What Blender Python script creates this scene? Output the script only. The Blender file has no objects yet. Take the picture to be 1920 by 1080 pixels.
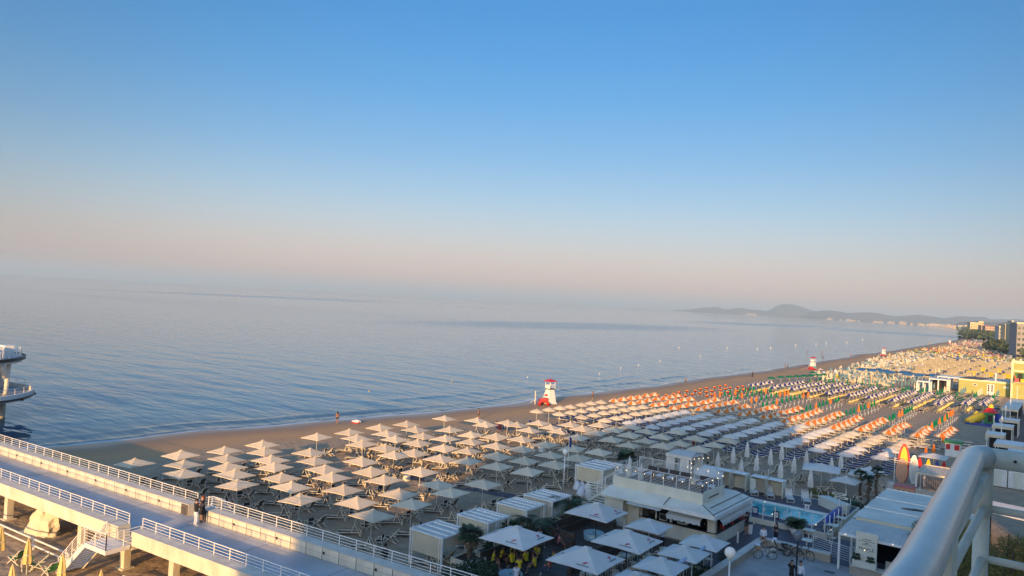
import bpy, math, random
from math import sin, cos, pi, radians as rad, atan2, sqrt, hypot
from mathutils import Vector, Matrix, noise
random.seed(7)
sc = bpy.context.scene
COL = sc.collection
# ---------------------------------------------------------------- camera
F = 1387.0; CAMZ = 18.0
cam = bpy.data.objects.new('camera', bpy.data.cameras.new('camera')); COL.objects.link(cam); sc.camera = cam
cam.data.sensor_width = 36; cam.data.lens = F / 1920 * 36; cam.data.clip_end = 120000; cam.data.clip_start = 0.05
_a = rad(37.4); _p = math.atan(23.8 / F); _r = rad(3.09)
FW = Vector((-sin(_a) * cos(_p), cos(_a) * cos(_p), sin(_p)))
_r0 = Vector((cos(_a), sin(_a), 0)); _u0 = _r0.cross(FW)
RT = _r0 * cos(_r) + _u0 * sin(_r); UP = -_r0 * sin(_r) + _u0 * cos(_r)
cam.matrix_world = Matrix(((RT.x, UP.x, -FW.x, 0), (RT.y, UP.y, -FW.y, 0), (RT.z, UP.z, -FW.z, CAMZ), (0, 0, 0, 1)))
# ---------------------------------------------------------------- sky, sun, exposure
SUN_EL, SHADOW_AZ = rad(11.0), rad(21.9)      # shadows run 21.9 deg left of +Y
sunvec = Vector((sin(SHADOW_AZ) * cos(SUN_EL), -cos(SHADOW_AZ) * cos(SUN_EL), sin(SUN_EL)))   # towards the sun
W = bpy.data.worlds.new("World"); sc.world = W; W.use_nodes = True
def srgb(r, g, b):
    f = lambda c: (c / 255 / 12.92) if c / 255 <= .04045 else ((c / 255 + .055) / 1.055) ** 2.4
    return (f(r), f(g), f(b), 1)
def world_nodes():
    n = W.node_tree.nodes; l = W.node_tree.links
    sky = n.new('ShaderNodeTexSky'); sky.sky_type = 'NISHITA'; sky.sun_disc = False
    sky.sun_elevation = SUN_EL; sky.sun_rotation = pi - SHADOW_AZ; sky.dust_density = 2; sky.ozone_density = 3
    tc = n.new('ShaderNodeTexCoord'); sep = n.new('ShaderNodeSeparateXYZ'); l.new(tc.outputs['Generated'], sep.inputs[0])
    asn = n.new('ShaderNodeMath'); asn.operation = 'ARCSINE'; l.new(sep.outputs['Z'], asn.inputs[0])
    mr = n.new('ShaderNodeMapRange'); mr.inputs[1].default_value = 0; mr.inputs[2].default_value = pi / 2; l.new(asn.outputs[0], mr.inputs[0])
    cr = n.new('ShaderNodeValToRGB'); cr.color_ramp.interpolation = 'B_SPLINE'; l.new(mr.outputs[0], cr.inputs[0])
    st = [(0, (208, 172, 165)), (1.0, (221, 184, 174)), (3.0, (214, 190, 180)), (5.2, (190, 195, 200)), (7.8, (156, 187, 211)), (11, (118, 168, 211)), (15.5, (78, 154, 213)), (22, (40, 134, 205)), (40, (56, 132, 200)), (90, (60, 120, 185))]
    e = cr.color_ramp.elements
    while len(e) < len(st): e.new(.5)
    for k, (d, c) in enumerate(st): e[k].position = d / 90; e[k].color = srgb(*c)
    # a broad, gentle darkening of the low sky away from mid-view, partly lens vignette put into its colour, as the photograph shows
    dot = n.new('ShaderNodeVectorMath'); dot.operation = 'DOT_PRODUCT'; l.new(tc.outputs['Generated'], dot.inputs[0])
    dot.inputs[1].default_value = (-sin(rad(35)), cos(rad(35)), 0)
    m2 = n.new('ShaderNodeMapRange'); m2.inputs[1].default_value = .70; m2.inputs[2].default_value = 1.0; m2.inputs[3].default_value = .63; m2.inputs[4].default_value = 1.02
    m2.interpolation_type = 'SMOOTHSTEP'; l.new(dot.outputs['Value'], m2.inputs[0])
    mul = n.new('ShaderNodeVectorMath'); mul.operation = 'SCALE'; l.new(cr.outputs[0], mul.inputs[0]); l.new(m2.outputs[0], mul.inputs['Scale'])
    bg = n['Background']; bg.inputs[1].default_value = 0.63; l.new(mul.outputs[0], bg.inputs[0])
    # the Nishita sunset glow takes over on the sun's half of the sky
    dt = n.new('ShaderNodeVectorMath'); dt.operation = 'DOT_PRODUCT'; l.new(tc.outputs['Generated'], dt.inputs[0]); dt.inputs[1].default_value = (sin(SHADOW_AZ), -cos(SHADOW_AZ), 0)
    m3 = n.new('ShaderNodeMapRange'); m3.interpolation_type = 'SMOOTHSTEP'; m3.inputs[1].default_value = -.75; m3.inputs[2].default_value = .75; m3.inputs[3].default_value = .03; m3.inputs[4].default_value = .15; l.new(dt.outputs['Value'], m3.inputs[0])
    bg2 = n.new('ShaderNodeBackground'); l.new(m3.outputs[0], bg2.inputs[1]); l.new(sky.outputs[0], bg2.inputs[0])
    add = n.new('ShaderNodeAddShader'); l.new(bg.outputs[0], add.inputs[0]); l.new(bg2.outputs[0], add.inputs[1])
    l.new(add.outputs[0], n['World Output'].inputs[0])
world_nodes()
sun = bpy.data.objects.new('sun', bpy.data.lights.new('sun', 'SUN')); COL.objects.link(sun)
sun.data.energy = 5.0; sun.data.angle = rad(.53); sun.data.color = (1.0, 0.57, 0.21)
sun.rotation_euler = sunvec.to_track_quat('Z', 'Y').to_euler()
sc.view_settings.view_transform = 'Standard'; sc.view_settings.look = 'None'; sc.view_settings.exposure = 0.6; sc.view_settings.gamma = 1
sc.view_settings.use_curve_mapping = False
sc.render.engine = 'CYCLES'
cy = sc.cycles; cy.max_bounces = 6; cy.diffuse_bounces = 3; cy.glossy_bounces = 3; cy.volume_bounces = 0; cy.transparent_max_bounces = 8
cy.use_denoising = True; cy.caustics_reflective = False; cy.caustics_refractive = False; cy.sample_clamp_indirect = 4

# ---------------------------------------------------------------- pixel of the 1920x1080 photo -> point in the place
def ray(x, y): return FW * F + RT * (x - 960) + UP * (540 - y)
def at(x, y, z=0.0):
    d = ray(x, y); t = (z - CAMZ) / d.z; return Vector((d.x * t, d.y * t, z))
def onY(x, y, Y):
    d = ray(x, y); t = Y / d.y; return Vector((d.x * t, Y, CAMZ + d.z * t))
def px(p):
    v = Vector(p) - Vector((0, 0, CAMZ)); k = v.dot(FW); return (960 + F * v.dot(RT) / k, 540 - F * v.dot(UP) / k) if k > .01 else (-9999, -9999)

# ---------------------------------------------------------------- materials
def mat(name, col, rough=.6, var=.0, vs=3.0, bump=0.0, bs=20.0, metal=0.0, spec=.5, coat=0.0, col2=None, trans=0.0, emit=None, es=0.0, stretch=None, detail=4):
    m = bpy.data.materials.new(name); m.use_nodes = True
    n = m.node_tree.nodes; l = m.node_tree.links; b = n['Principled BSDF']
    b.inputs['Base Color'].default_value = (*col, 1); b.inputs['Roughness'].default_value = rough; b.inputs['Metallic'].default_value = metal
    b.inputs['Specular IOR Level'].default_value = spec; b.inputs['Coat Weight'].default_value = coat
    if emit: b.inputs['Emission Color'].default_value = (*emit, 1); b.inputs['Emission Strength'].default_value = es
    if trans: b.inputs['Transmission Weight'].default_value = trans
    if var or bump or col2:
        tc = n.new('ShaderNodeTexCoord'); mp = n.new('ShaderNodeMapping'); l.new(tc.outputs['Object'], mp.inputs[0])
        if stretch: mp.inputs['Scale'].default_value = stretch
    if var or col2:
        t = n.new('ShaderNodeTexNoise'); t.inputs['Scale'].default_value = vs; t.inputs['Detail'].default_value = detail; l.new(mp.outputs[0], t.inputs[0])
        cr = n.new('ShaderNodeValToRGB'); l.new(t.outputs[0], cr.inputs[0])
        c2 = col2 or tuple(c * (1 - var) for c in col); c1 = col if col2 else tuple(min(1, c * (1 + var * .6)) for c in col)
        cr.color_ramp.elements[0].position = .35; cr.color_ramp.elements[1].position = .65
        cr.color_ramp.elements[0].color = (*c2, 1); cr.color_ramp.elements[1].color = (*c1, 1); l.new(cr.outputs[0], b.inputs['Base Color'])
    if bump:
        t2 = n.new('ShaderNodeTexNoise'); t2.inputs['Scale'].default_value = bs; t2.inputs['Detail'].default_value = 5; l.new(mp.outputs[0], t2.inputs[0])
        bp = n.new('ShaderNodeBump'); bp.inputs['Strength'].default_value = bump; bp.inputs['Distance'].default_value = .05; l.new(t2.outputs[0], bp.inputs['Height']); l.new(bp.outputs[0], b.inputs['Normal'])
    return m
def two_sided_cloth(name, col, tl=.25, var=.06):
    m = mat(name, col, .85, var=var, vs=1.2, bump=.25, bs=6, spec=.15)
    n = m.node_tree.nodes; l = m.node_tree.links; b = n['Principled BSDF']
    # every piece of cloth has faded a little differently
    oi = n.new('ShaderNodeObjectInfo'); rr = n.new('ShaderNodeMapRange'); rr.inputs[3].default_value = .84; rr.inputs[4].default_value = 1.02; l.new(oi.outputs['Random'], rr.inputs[0])
    vm = n.new('ShaderNodeVectorMath'); vm.operation = 'SCALE'; l.new(rr.outputs[0], vm.inputs['Scale']); l.new(b.inputs['Base Color'].links[0].from_socket, vm.inputs[0]); l.new(vm.outputs[0], b.inputs['Base Color'])
    tr = n.new('ShaderNodeBsdfTranslucent'); tr.inputs[0].default_value = (*col, 1); mx = n.new('ShaderNodeMixShader'); mx.inputs[0].default_value = tl
    l.new(b.outputs[0], mx.inputs[1]); l.new(tr.outputs[0], mx.inputs[2]); l.new(mx.outputs[0], n['Material Output'].inputs[0])
    return m
M = dict(
    ecru=two_sided_cloth('ecru_canvas', (.80, .67, .48), .08), white_canvas=two_sided_cloth('white_canvas', (.78, .75, .69), .10),
    offwhite=two_sided_cloth('offwhite_canvas', (.70, .70, .66), .12),
    orange=two_sided_cloth('orange_canvas', (.80, .23, .03), .15), cream=two_sided_cloth('cream_canvas', (.80, .70, .52), .15),
    blue=two_sided_cloth('blue_canvas', (.03, .045, .22), .1), green=two_sided_cloth('green_canvas', (.0, .20, .10), .15), teal=two_sided_cloth('pale_teal_canvas', (.18, .33, .38), .15),
    sea_blue=two_sided_cloth('awning_blue_canvas', (.06, .20, .38), .1), yellow=two_sided_cloth('yellow_canvas', (.80, .62, .25), .15), bright_yellow=two_sided_cloth('bright_yellow_canvas', (.75, .55, .04), .1),
    buff=two_sided_cloth('buff_canvas', (.62, .50, .30), .1), red_canvas=two_sided_cloth('red_canvas', (.45, .03, .02), .1),
    navy=two_sided_cloth('navy_sling', (.02, .06, .22), .1), khaki=two_sided_cloth('khaki_sling', (.19, .165, .12), .1), black_cloth=mat('black_cloth', (.012, .012, .014), .8),
    white=mat('white_paint', (.75, .74, .70), .45, var=.08, vs=2), frame=mat('beige_wood_frame', (.70, .63, .50), .55, var=.15, vs=8), pole=mat('pole_paint', (.62, .59, .52), .4),
    metalwhite=mat('white_railing_paint', (.80, .78, .74), .35, var=.05, vs=5), concrete_w=mat('pier_white_concrete', (.66, .60, .48), .8, var=.20, vs=1.1, bump=.25, bs=9, stretch=(1, 1, .35), detail=8),
    ledge=mat('pier_ledge_concrete', (.60, .57, .50), .85, var=.12, vs=1.5, bump=.2, bs=12), deck=mat('pier_deck_paving', (.44, .45, .46), .5, var=.16, vs=.45, detail=9, bump=.1, bs=30, spec=.5),
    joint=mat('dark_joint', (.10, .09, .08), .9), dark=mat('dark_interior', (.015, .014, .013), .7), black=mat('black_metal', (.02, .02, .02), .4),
    wood_dark=mat('dark_wood_plank', (.085, .062, .045), .6, var=.35, vs=2, stretch=(1, 8, 1)), deck_grey=mat('plum_grey_deck', (.095, .085, .10), .6, var=.25, vs=2, stretch=(8, 1, 1)),
    kiosk=mat('cream_render', (.70, .67, .55), .75, var=.08, vs=1.2, bump=.1, bs=15), kroof=mat('kiosk_roof_sheet', (.66, .66, .57), .6, var=.12, vs=.6), khaki_panel=mat('gazebo_panel_canvas', (.60, .53, .38), .8, var=.06, vs=1),
    paving=mat('promenade_paving', (.36, .355, .34), .8, var=.16, vs=.9, bump=.15, bs=18), parapet=mat('parapet_beige_stone', (.42, .36, .28), .8, var=.12, vs=1.5), cap=mat('parapet_cap_stone', (.58, .55, .49), .8, var=.1, vs=2),
    pool=mat('turquoise_pool_water', (.03, .48, .50), .05, spec=.6, bump=.2, bs=4, col2=(.01, .30, .36), vs=.9), soil=mat('planter_soil', (.035, .028, .02), .9), glassy=mat('clear_glass', (.6, .75, .75), .03, spec=.6),
    red=mat('red_plastic', (.55, .02, .02), .4), greenp=mat('green_plastic', (.02, .22, .05), .4), yellowp=mat('yellow_plastic', (.75, .50, .02), .45), bluep=mat('blue_plastic', (.02, .05, .30), .4),
    skin=mat('skin', (.42, .23, .15), .55), skin2=mat('tanned_skin', (.25, .12, .07), .55), hair=mat('dark_hair', (.015, .01, .008), .6), hair_r=mat('red_brown_hair', (.13, .03, .01), .6),
    shirt_w=mat('white_shirt', (.66, .70, .76), .8), shirt_y=mat('yellow_shirt', (.66, .52, .02), .8), shirt_r=mat('red_shirt', (.45, .02, .02), .8), jeans=mat('jeans', (.04, .07, .13), .8), shorts=mat('olive_shorts', (.06, .065, .045), .8), pink=mat('pink_cloth', (.55, .18, .18), .8),
    sandshoe=mat('pale_shoes', (.6, .6, .58), .6), leaf=mat('palm_leaf', (.045, .075, .03), .55, var=.5, vs=2), leaf_dry=mat('dry_palm_leaf', (.16, .12, .06), .7), trunk=mat('palm_trunk', (.12, .09, .06), .9, var=.4, vs=12, bump=.6, bs=20),
    tam=mat('tamarisk_foliage', (.26, .23, .06), .7, var=.35, vs=.8, col2=(.10, .11, .03)), pine=mat('pine_foliage', (.06, .085, .035), .8, var=.5, vs=.02), bush=mat('bush_leaf', (.04, .07, .025), .6, var=.5, vs=3), bark=mat('bark', (.07, .05, .035), .9),
    straw=two_sided_cloth('straw_canvas', (.50, .41, .24), .1), shade_grey=mat('shaded_white_wall', (.27, .26, .25), .8), greenwall=mat('lime_render', (.37, .37, .12), .8, var=.06, vs=.8), trim=mat('pale_yellow_trim', (.72, .66, .42), .7), roof_b=mat('flat_roof_membrane', (.13, .11, .10), .8, var=.2, vs=.5), brown=mat('brown_boardwalk', (.16, .11, .08), .8, var=.2, vs=1.5), shutter=mat('green_shutter', (.02, .15, .05), .6),  # the white block at the right edge has its shade put into the wall colour
    rattan=mat('brown_rattan', (.055, .04, .032), .7, var=.3, vs=20), cushion=mat('white_cushion', (.68, .69, .72), .8), hoodgrey=mat('smoked_globe', (.16, .18, .20), .35), globe=mat('lamp_globe', (.82, .80, .72), .3, emit=(1, .95, .85), es=.04), bulb=mat('lit_bulb', (1, .8, .5), .4, emit=(1, .72, .38), es=3.5),
    rail=mat('balcony_rail_enamel', (.62, .60, .53), .30, spec=.6, coat=.35, var=.07, vs=14, bump=.03, bs=60, detail=8), railpost=mat('balcony_post_enamel', (.74, .71, .58), .45, var=.14, vs=9, bump=.1, bs=40), blue_tub=mat('pale_blue_tub', (.30, .52, .62), .3),
    hotel=mat('hotel_wall', (.66, .63, .56), .8, var=.05, vs=.3), glass=mat('window_glass', (.03, .04, .05), .08, spec=.8), twall=mat('town_wall_ochre', (.58, .44, .24), .8, var=.1, vs=.05), twall2=mat('town_wall_pink', (.42, .29, .22), .8), twall3=mat('town_wall_white', (.44, .40, .34), .8), rooftile=mat('red_roof_tile', (.30, .12, .07), .8),
    hill=mat('far_hill_ground', (.04, .06, .06), .9, var=.3, vs=.0016, col2=(.13, .10, .08), detail=8), board_peach=mat('peach_board', (.62, .33, .20), .35), bark2=mat('rattan_frame', (.2, .15, .1), .7), cardboard=mat('cardboard', (.35, .22, .12), .8), tubeblue=mat('bluish_rolled_canvas', (.42, .48, .60), .7, var=.25, vs=5),
    sign_black=mat('sign_print_black', (.03, .03, .03), .7), logo_red=mat('logo_red_print', (.50, .02, .04), .7), logo_dark=mat('logo_dark_print', (.06, .08, .12), .7), photo=mat('weathered_sticker', (.16, .08, .06), .6, var=.7, vs=6),
    tealp=mat('tower_teal_paint', (.12, .35, .35), .5), cloth_red=mat('hanging_red_cloth', (.62, .09, .09), .8),
)

# ---------------------------------------------------------------- mesh building
class MB:
    def __init__(s): s.v = []; s.f = []; s.m = []; s.uv = None
    def face(s, pts, mi=0):
        k = len(s.v); s.v += [tuple(p) for p in pts]; s.f.append(tuple(range(k, k + len(pts)))); s.m.append(mi); return s
    def box(s, x0, x1, y0, y1, z0, z1, mi=0):
        k = len(s.v); s.v += [(x, y, z) for z in (z0, z1) for (x, y) in ((x0, y0), (x1, y0), (x1, y1), (x0, y1))]
        for q in ((3, 2, 1, 0), (4, 5, 6, 7), (0, 1, 5, 4), (1, 2, 6, 5), (2, 3, 7, 6), (3, 0, 4, 7)): s.f.append(tuple(k + i for i in q)); s.m.append(mi)
        return s
    def bar(s, p0, p1, w, h=None, mi=0, up=(0, 0, 1)):
        h = h or w; p0 = Vector(p0); p1 = Vector(p1); d = (p1 - p0).normalized(); u = Vector(up)
        if abs(d.dot(u)) > .95: u = Vector((1, 0, 0))
        a = d.cross(u).normalized() * w / 2; b = a.cross(d).normalized() * h / 2; k = len(s.v)
        for p in (p0, p1):
            for q in (-a - b, a - b, a + b, -a + b): s.v.append(tuple(p + q))
        for q in ((0, 1, 2, 3), (7, 6, 5, 4), (0, 4, 5, 1), (1, 5, 6, 2), (2, 6, 7, 3), (3, 7, 4, 0)): s.f.append(tuple(k + i for i in q)); s.m.append(mi)
        return s
    def tube(s, pts, r, n=8, mi=0, cap=True):
        pts = [Vector(p) for p in pts]; rs = r if isinstance(r, (list, tuple)) else [r] * len(pts); k = len(s.v)
        d0 = (pts[1] - pts[0]).normalized(); a = d0.cross(Vector((0, 0, 1)) if abs(d0.z) < .9 else Vector((1, 0, 0))).normalized()
        for i, p in enumerate(pts):
            d = (pts[min(i + 1, len(pts) - 1)] - pts[max(i - 1, 0)]).normalized(); a = (a - d * a.dot(d)).normalized(); b = d.cross(a)
            for j in range(n):
                t = 2 * pi * j / n; s.v.append(tuple(p + (a * cos(t) + b * sin(t)) * rs[i]))
        for i in range(len(pts) - 1):
            for j in range(n):
                j2 = (j + 1) % n; s.f.append((k + i * n + j, k + i * n + j2, k + (i + 1) * n + j2, k + (i + 1) * n + j)); s.m.append(mi)
        if cap: s.f.append(tuple(k + j for j in reversed(range(n)))); s.f.append(tuple(k + (len(pts) - 1) * n + j for j in range(n))); s.m += [mi, mi]
        return s
    def lathe(s, prof, n=12, cx=0, cy=0, mi=0, rip=None, cap=True):
        k = len(s.v)
        for (r, z) in prof:
            for j in range(n):
                t = 2 * pi * j / n; rr = r * (rip(j) if rip else 1); s.v.append((cx + rr * cos(t), cy + rr * sin(t), z))
        for i in range(len(prof) - 1):
            for j in range(n):
                j2 = (j + 1) % n; s.f.append((k + i * n + j, k + i * n + j2, k + (i + 1) * n + j2, k + (i + 1) * n + j)); s.m.append(mi)
        if cap: s.f.append(tuple(k + j for j in reversed(range(n)))); s.f.append(tuple(k + (len(prof) - 1) * n + j for j in range(n))); s.m += [mi, mi]
        return s
    def poly(s, pts2, z0, z1, mi=0):     # vertical prism
        k = len(s.v); n = len(pts2); s.v += [(p[0], p[1], z0) for p in pts2] + [(p[0], p[1], z1) for p in pts2]
        s.f.append(tuple(k + i for i in reversed(range(n)))); s.f.append(tuple(k + n + i for i in range(n))); s.m += [mi, mi]
        for i in range(n): j = (i + 1) % n; s.f.append((k + i, k + j, k + n + j, k + n + i)); s.m.append(mi)
        return s
    def build(s, name, mats, parent=None, smooth=False, loc=(0, 0, 0)):
        me = bpy.data.meshes.new(name); me.from_pydata(s.v, [], s.f)
        mats = mats if isinstance(mats, (list, tuple)) else [mats]
        for q in mats: me.materials.append(q)
        me.polygons.foreach_set('material_index', s.m)
        if smooth: me.polygons.foreach_set('use_smooth', [True] * len(s.f))
        me.update()
        return link(name, me, parent, loc)
KIDS = {}
def link(name, data, parent=None, loc=(0, 0, 0)):
    o = bpy.data.objects.new(name, data); COL.objects.link(o); o.location = loc
    if parent is not None: o.parent = parent; KIDS.setdefault(parent.name, []).append(o)
    return o
def props(o, label=None, cat=None, group=None, kind=None):
    if label: o['label'] = label
    if cat: o['category'] = cat
    if group: o['group'] = group
    if kind: o['kind'] = kind
    return o
def thing(name, label, cat, loc=(0, 0, 0), rz=0, group=None):
    o = link(name, None, None, loc); o.rotation_euler.z = rz; o.empty_display_size = .1
    return props(o, label, cat, group)
def structure(o, label=None):
    o['kind'] = 'structure'
    if label: o['label'] = label
    return o
def dup(src, parent=None):
    c = src.copy(); COL.objects.link(c)
    if parent is not None: c.parent = parent; KIDS.setdefault(parent.name, []).append(c)
    for k in KIDS.get(src.name, []): dup(k, c)
    return c
_USED = set()
def place(proto, loc, rz, label, group=None, scale=None):
    """the first placement moves the prototype itself, later ones copy it with its parts"""
    o = proto if proto.name not in _USED else dup(proto)
    if o is proto: _USED.add(proto.name)
    o.location = loc; o.rotation_euler.z = rz; o['label'] = label
    if group: o['group'] = group
    if scale: o.scale = scale
    return o
ORD = 'first second third fourth fifth sixth seventh eighth ninth tenth eleventh twelfth thirteenth fourteenth fifteenth sixteenth seventeenth eighteenth nineteenth twentieth'.split()
def od(i): return ORD[i] if i < 20 else 'last'
# ================================================================ THE SETTING: sea, beach, land, hills
def gp(x, D): d = ray(x, 565); hd = hypot(d.x, d.y); return Vector((d.x / hd * D, d.y / hd * D, 0))
COAST = [Vector((-88, -400, 0)), Vector((-88, -100, 0)), Vector((-87, 0, 0)), Vector((-86.5, 30, 0)), Vector((-86, 45, 0)), Vector((-83.5, 64, 0)), Vector((-80, 84, 0)), Vector((-79, 110, 0)), Vector((-79, 152, 0)), Vector((-78.5, 221, 0)),
         Vector((-81, 287, 0)), Vector((-88, 405, 0)), Vector((-91, 547, 0)), Vector((-100, 755, 0))] + [at(*q) for q in
         [(1796, 637.5), (1807, 632), (1809, 627), (1805.5, 622), (1796, 618.4)]] + [gp(*q) for q in
         [(1777, 4100), (1758, 4900), (1720, 5700), (1680, 6300), (1640, 6900), (1600, 7400), (1540, 8100), (1480, 8800), (1400, 9700), (1320, 10300), (1268, 10700)]]
def wob(s, t): return noise.noise(Vector((s * .03, t * .01, 3.3))) * 2.2 + noise.noise(Vector((s * .11, 7.7, 1.1))) * .8
def strip(name, rows, matl, kind='structure'):
    """rows: list of lists of (co, u, v)"""
    mb = MB(); n = len(rows[0]); uvs = []
    for r in rows: mb.v += [tuple(q[0]) for q in r]
    for i in range(len(rows) - 1):
        for j in range(n - 1):
            q = (i * n + j, i * n + j + 1, (i + 1) * n + j + 1, (i + 1) * n + j); mb.f.append(q); mb.m.append(0)
            uvs += [(rows[a][b][1], rows[a][b][2]) for a, b in ((i, j), (i, j + 1), (i + 1, j + 1), (i + 1, j))]
    o = mb.build(name, matl, smooth=True); uv = o.data.uv_layers.new(name='uv')
    uv.data.foreach_set('uv', [c for p in uvs for c in p]); o['kind'] = kind
    return o
# finely sampled coast line
CL = []; dist = 0
for i in range(len(COAST) - 1):
    a, b = COAST[i], COAST[i + 1]; L = (b - a).length; n = max(2, min(60, int(L / 2.0))) if i < 13 else 8
    for k in range(n):
        p = a.lerp(b, k / n); CL.append((p, dist + L * k / n))
    dist += L
CL.append((COAST[-1], dist))
# smooth
P_ = [c[0] for c in CL]
for _ in range(10): P_ = [P_[0]] + [(P_[i - 1] + P_[i] * 2 + P_[i + 1]) / 4 for i in range(1, len(P_) - 1)] + [P_[-1]]
CL = [(P_[i], CL[i][1]) for i in range(len(CL))]
def coast_x(y):
    for i in range(len(CL) - 1):
        a, b = CL[i][0], CL[i + 1][0]
        if a.y <= y <= b.y: return a.x + (b.x - a.x) * (y - a.y) / max(1e-6, b.y - a.y) + wob(y, 0)
    return -90
SEA_Z = -0.10
def nrm(i):
    a = P_[max(0, i - 1)]; b = P_[min(len(P_) - 1, i + 1)]; d = (b - a).normalized(); return Vector((-d.y, d.x, 0))   # seaward
def sand_material():
    m = bpy.data.materials.new('beach_sand'); m.use_nodes = True; n = m.node_tree.nodes; l = m.node_tree.links; b = n['Principled BSDF']
    b.inputs['Specular IOR Level'].default_value = .25
    uv = n.new('ShaderNodeUVMap'); uv.uv_map = 'uv'; sep = n.new('ShaderNodeSeparateXYZ'); l.new(uv.outputs[0], sep.inputs[0])
    geo = n.new('ShaderNodeNewGeometry')
    nz = n.new('ShaderNodeTexNoise'); nz.inputs['Scale'].default_value = .12; nz.inputs['Detail'].default_value = 5; l.new(geo.outputs['Position'], nz.inputs[0])
    ad = n.new('ShaderNodeMath'); ad.operation = 'MULTIPLY_ADD'; ad.inputs[1].default_value = 6; l.new(nz.outputs[0], ad.inputs[0]); l.new(sep.outputs[0], ad.inputs[2])
    wet = n.new('ShaderNodeMapRange'); wet.inputs[1].default_value = 4.2; wet.inputs[2].default_value = 9.5; l.new(ad.outputs[0], wet.inputs[0])     # 0 wet .. 1 damp
    dry = n.new('ShaderNodeMapRange'); dry.inputs[1].default_value = 12; dry.inputs[2].default_value = 17; l.new(ad.outputs[0], dry.inputs[0])
    n2 = n.new('ShaderNodeTexNoise'); n2.inputs['Scale'].default_value = .9; n2.inputs['Detail'].default_value = 8; n2.inputs['Roughness'].default_value = .65; l.new(geo.outputs['Position'], n2.inputs[0])
    cr = n.new('ShaderNodeValToRGB'); l.new(n2.outputs[0], cr.inputs[0]); cr.color_ramp.elements[0].position = .3; cr.color_ramp.elements[1].position = .7
    cr.color_ramp.elements[0].color = (.32, .235, .155, 1); cr.color_ramp.elements[1].color = (.47, .355, .235, 1)
    m1 = n.new('ShaderNodeMixRGB'); m1.inputs[1].default_value = (.27, .16, .085, 1); m1.inputs[2].default_value = (.48, .30, .155, 1); l.new(wet.outputs[0], m1.inputs[0])
    m2 = n.new('ShaderNodeMixRGB'); l.new(dry.outputs[0], m2.inputs[0]); l.new(m1.outputs[0], m2.inputs[1]); l.new(cr.outputs[0], m2.inputs[2]); n4 = n.new('ShaderNodeTexNoise'); n4.inputs['Scale'].default_value = 1.3; n4.inputs['Detail'].default_value = 9; n4.inputs['Roughness'].default_value = .7; mp4 = n.new('ShaderNodeMapping'); mp4.inputs['Scale'].default_value = (1, .35, 1); l.new(geo.outputs['Position'], mp4.inputs[0]); l.new(mp4.outputs[0], n4.inputs[0])
    wk = n.new('ShaderNodeMapRange'); wk.inputs[1].default_value = .60; wk.inputs[2].default_value = .70; wk.inputs[4].default_value = .55; l.new(n4.outputs[0], wk.inputs[0])
    m5 = n.new('ShaderNodeMixRGB'); m5.inputs[2].default_value = (.09, .065, .045, 1); l.new(wk.outputs[0], m5.inputs[0]); l.new(m2.outputs[0], m5.inputs[1]); l.new(m5.outputs[0], b.inputs['Base Color'])
    rr = n.new('ShaderNodeMapRange'); rr.inputs[3].default_value = .28; rr.inputs[4].default_value = .9; l.new(wet.outputs[0], rr.inputs[0]); l.new(rr.outputs[0], b.inputs['Roughness'])
    # footprints and raked relief, only where the sand is dry
    v = n.new('ShaderNodeTexVoronoi'); v.inputs['Scale'].default_value = 1.7; v.feature = 'SMOOTH_F1'; l.new(geo.outputs['Position'], v.inputs[0])
    n3 = n.new('ShaderNodeTexNoise'); n3.inputs['Scale'].default_value = 2.6; n3.inputs['Detail'].default_value = 6; l.new(geo.outputs['Position'], n3.inputs[0])
    s = n.new('ShaderNodeMath'); s.operation = 'ADD'; l.new(v.outputs[0], s.inputs[0]); l.new(n3.outputs[0], s.inputs[1])
    s2 = n.new('ShaderNodeMath'); s2.operation = 'MULTIPLY'; l.new(s.outputs[0], s2.inputs[0]); k = n.new('ShaderNodeMapRange'); k.inputs[3].default_value = .06; k.inputs[4].default_value = 1; l.new(dry.outputs[0], k.inputs[0]); l.new(k.outputs[0], s2.inputs[1])
    bp = n.new('ShaderNodeBump'); bp.inputs['Strength'].default_value = .75; bp.inputs['Distance'].default_value = .10; l.new(s2.outputs[0], bp.inputs['Height']); l.new(bp.outputs[0], b.inputs['Normal'])
    return m
PAWS = [(at(620, 605), at(1290, 613), 75), (at(120, 541), at(800, 569.5), 150), (at(1290, 605), at(1560, 612), 90), (at(1600, 617), at(1760, 632), 120)]
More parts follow.
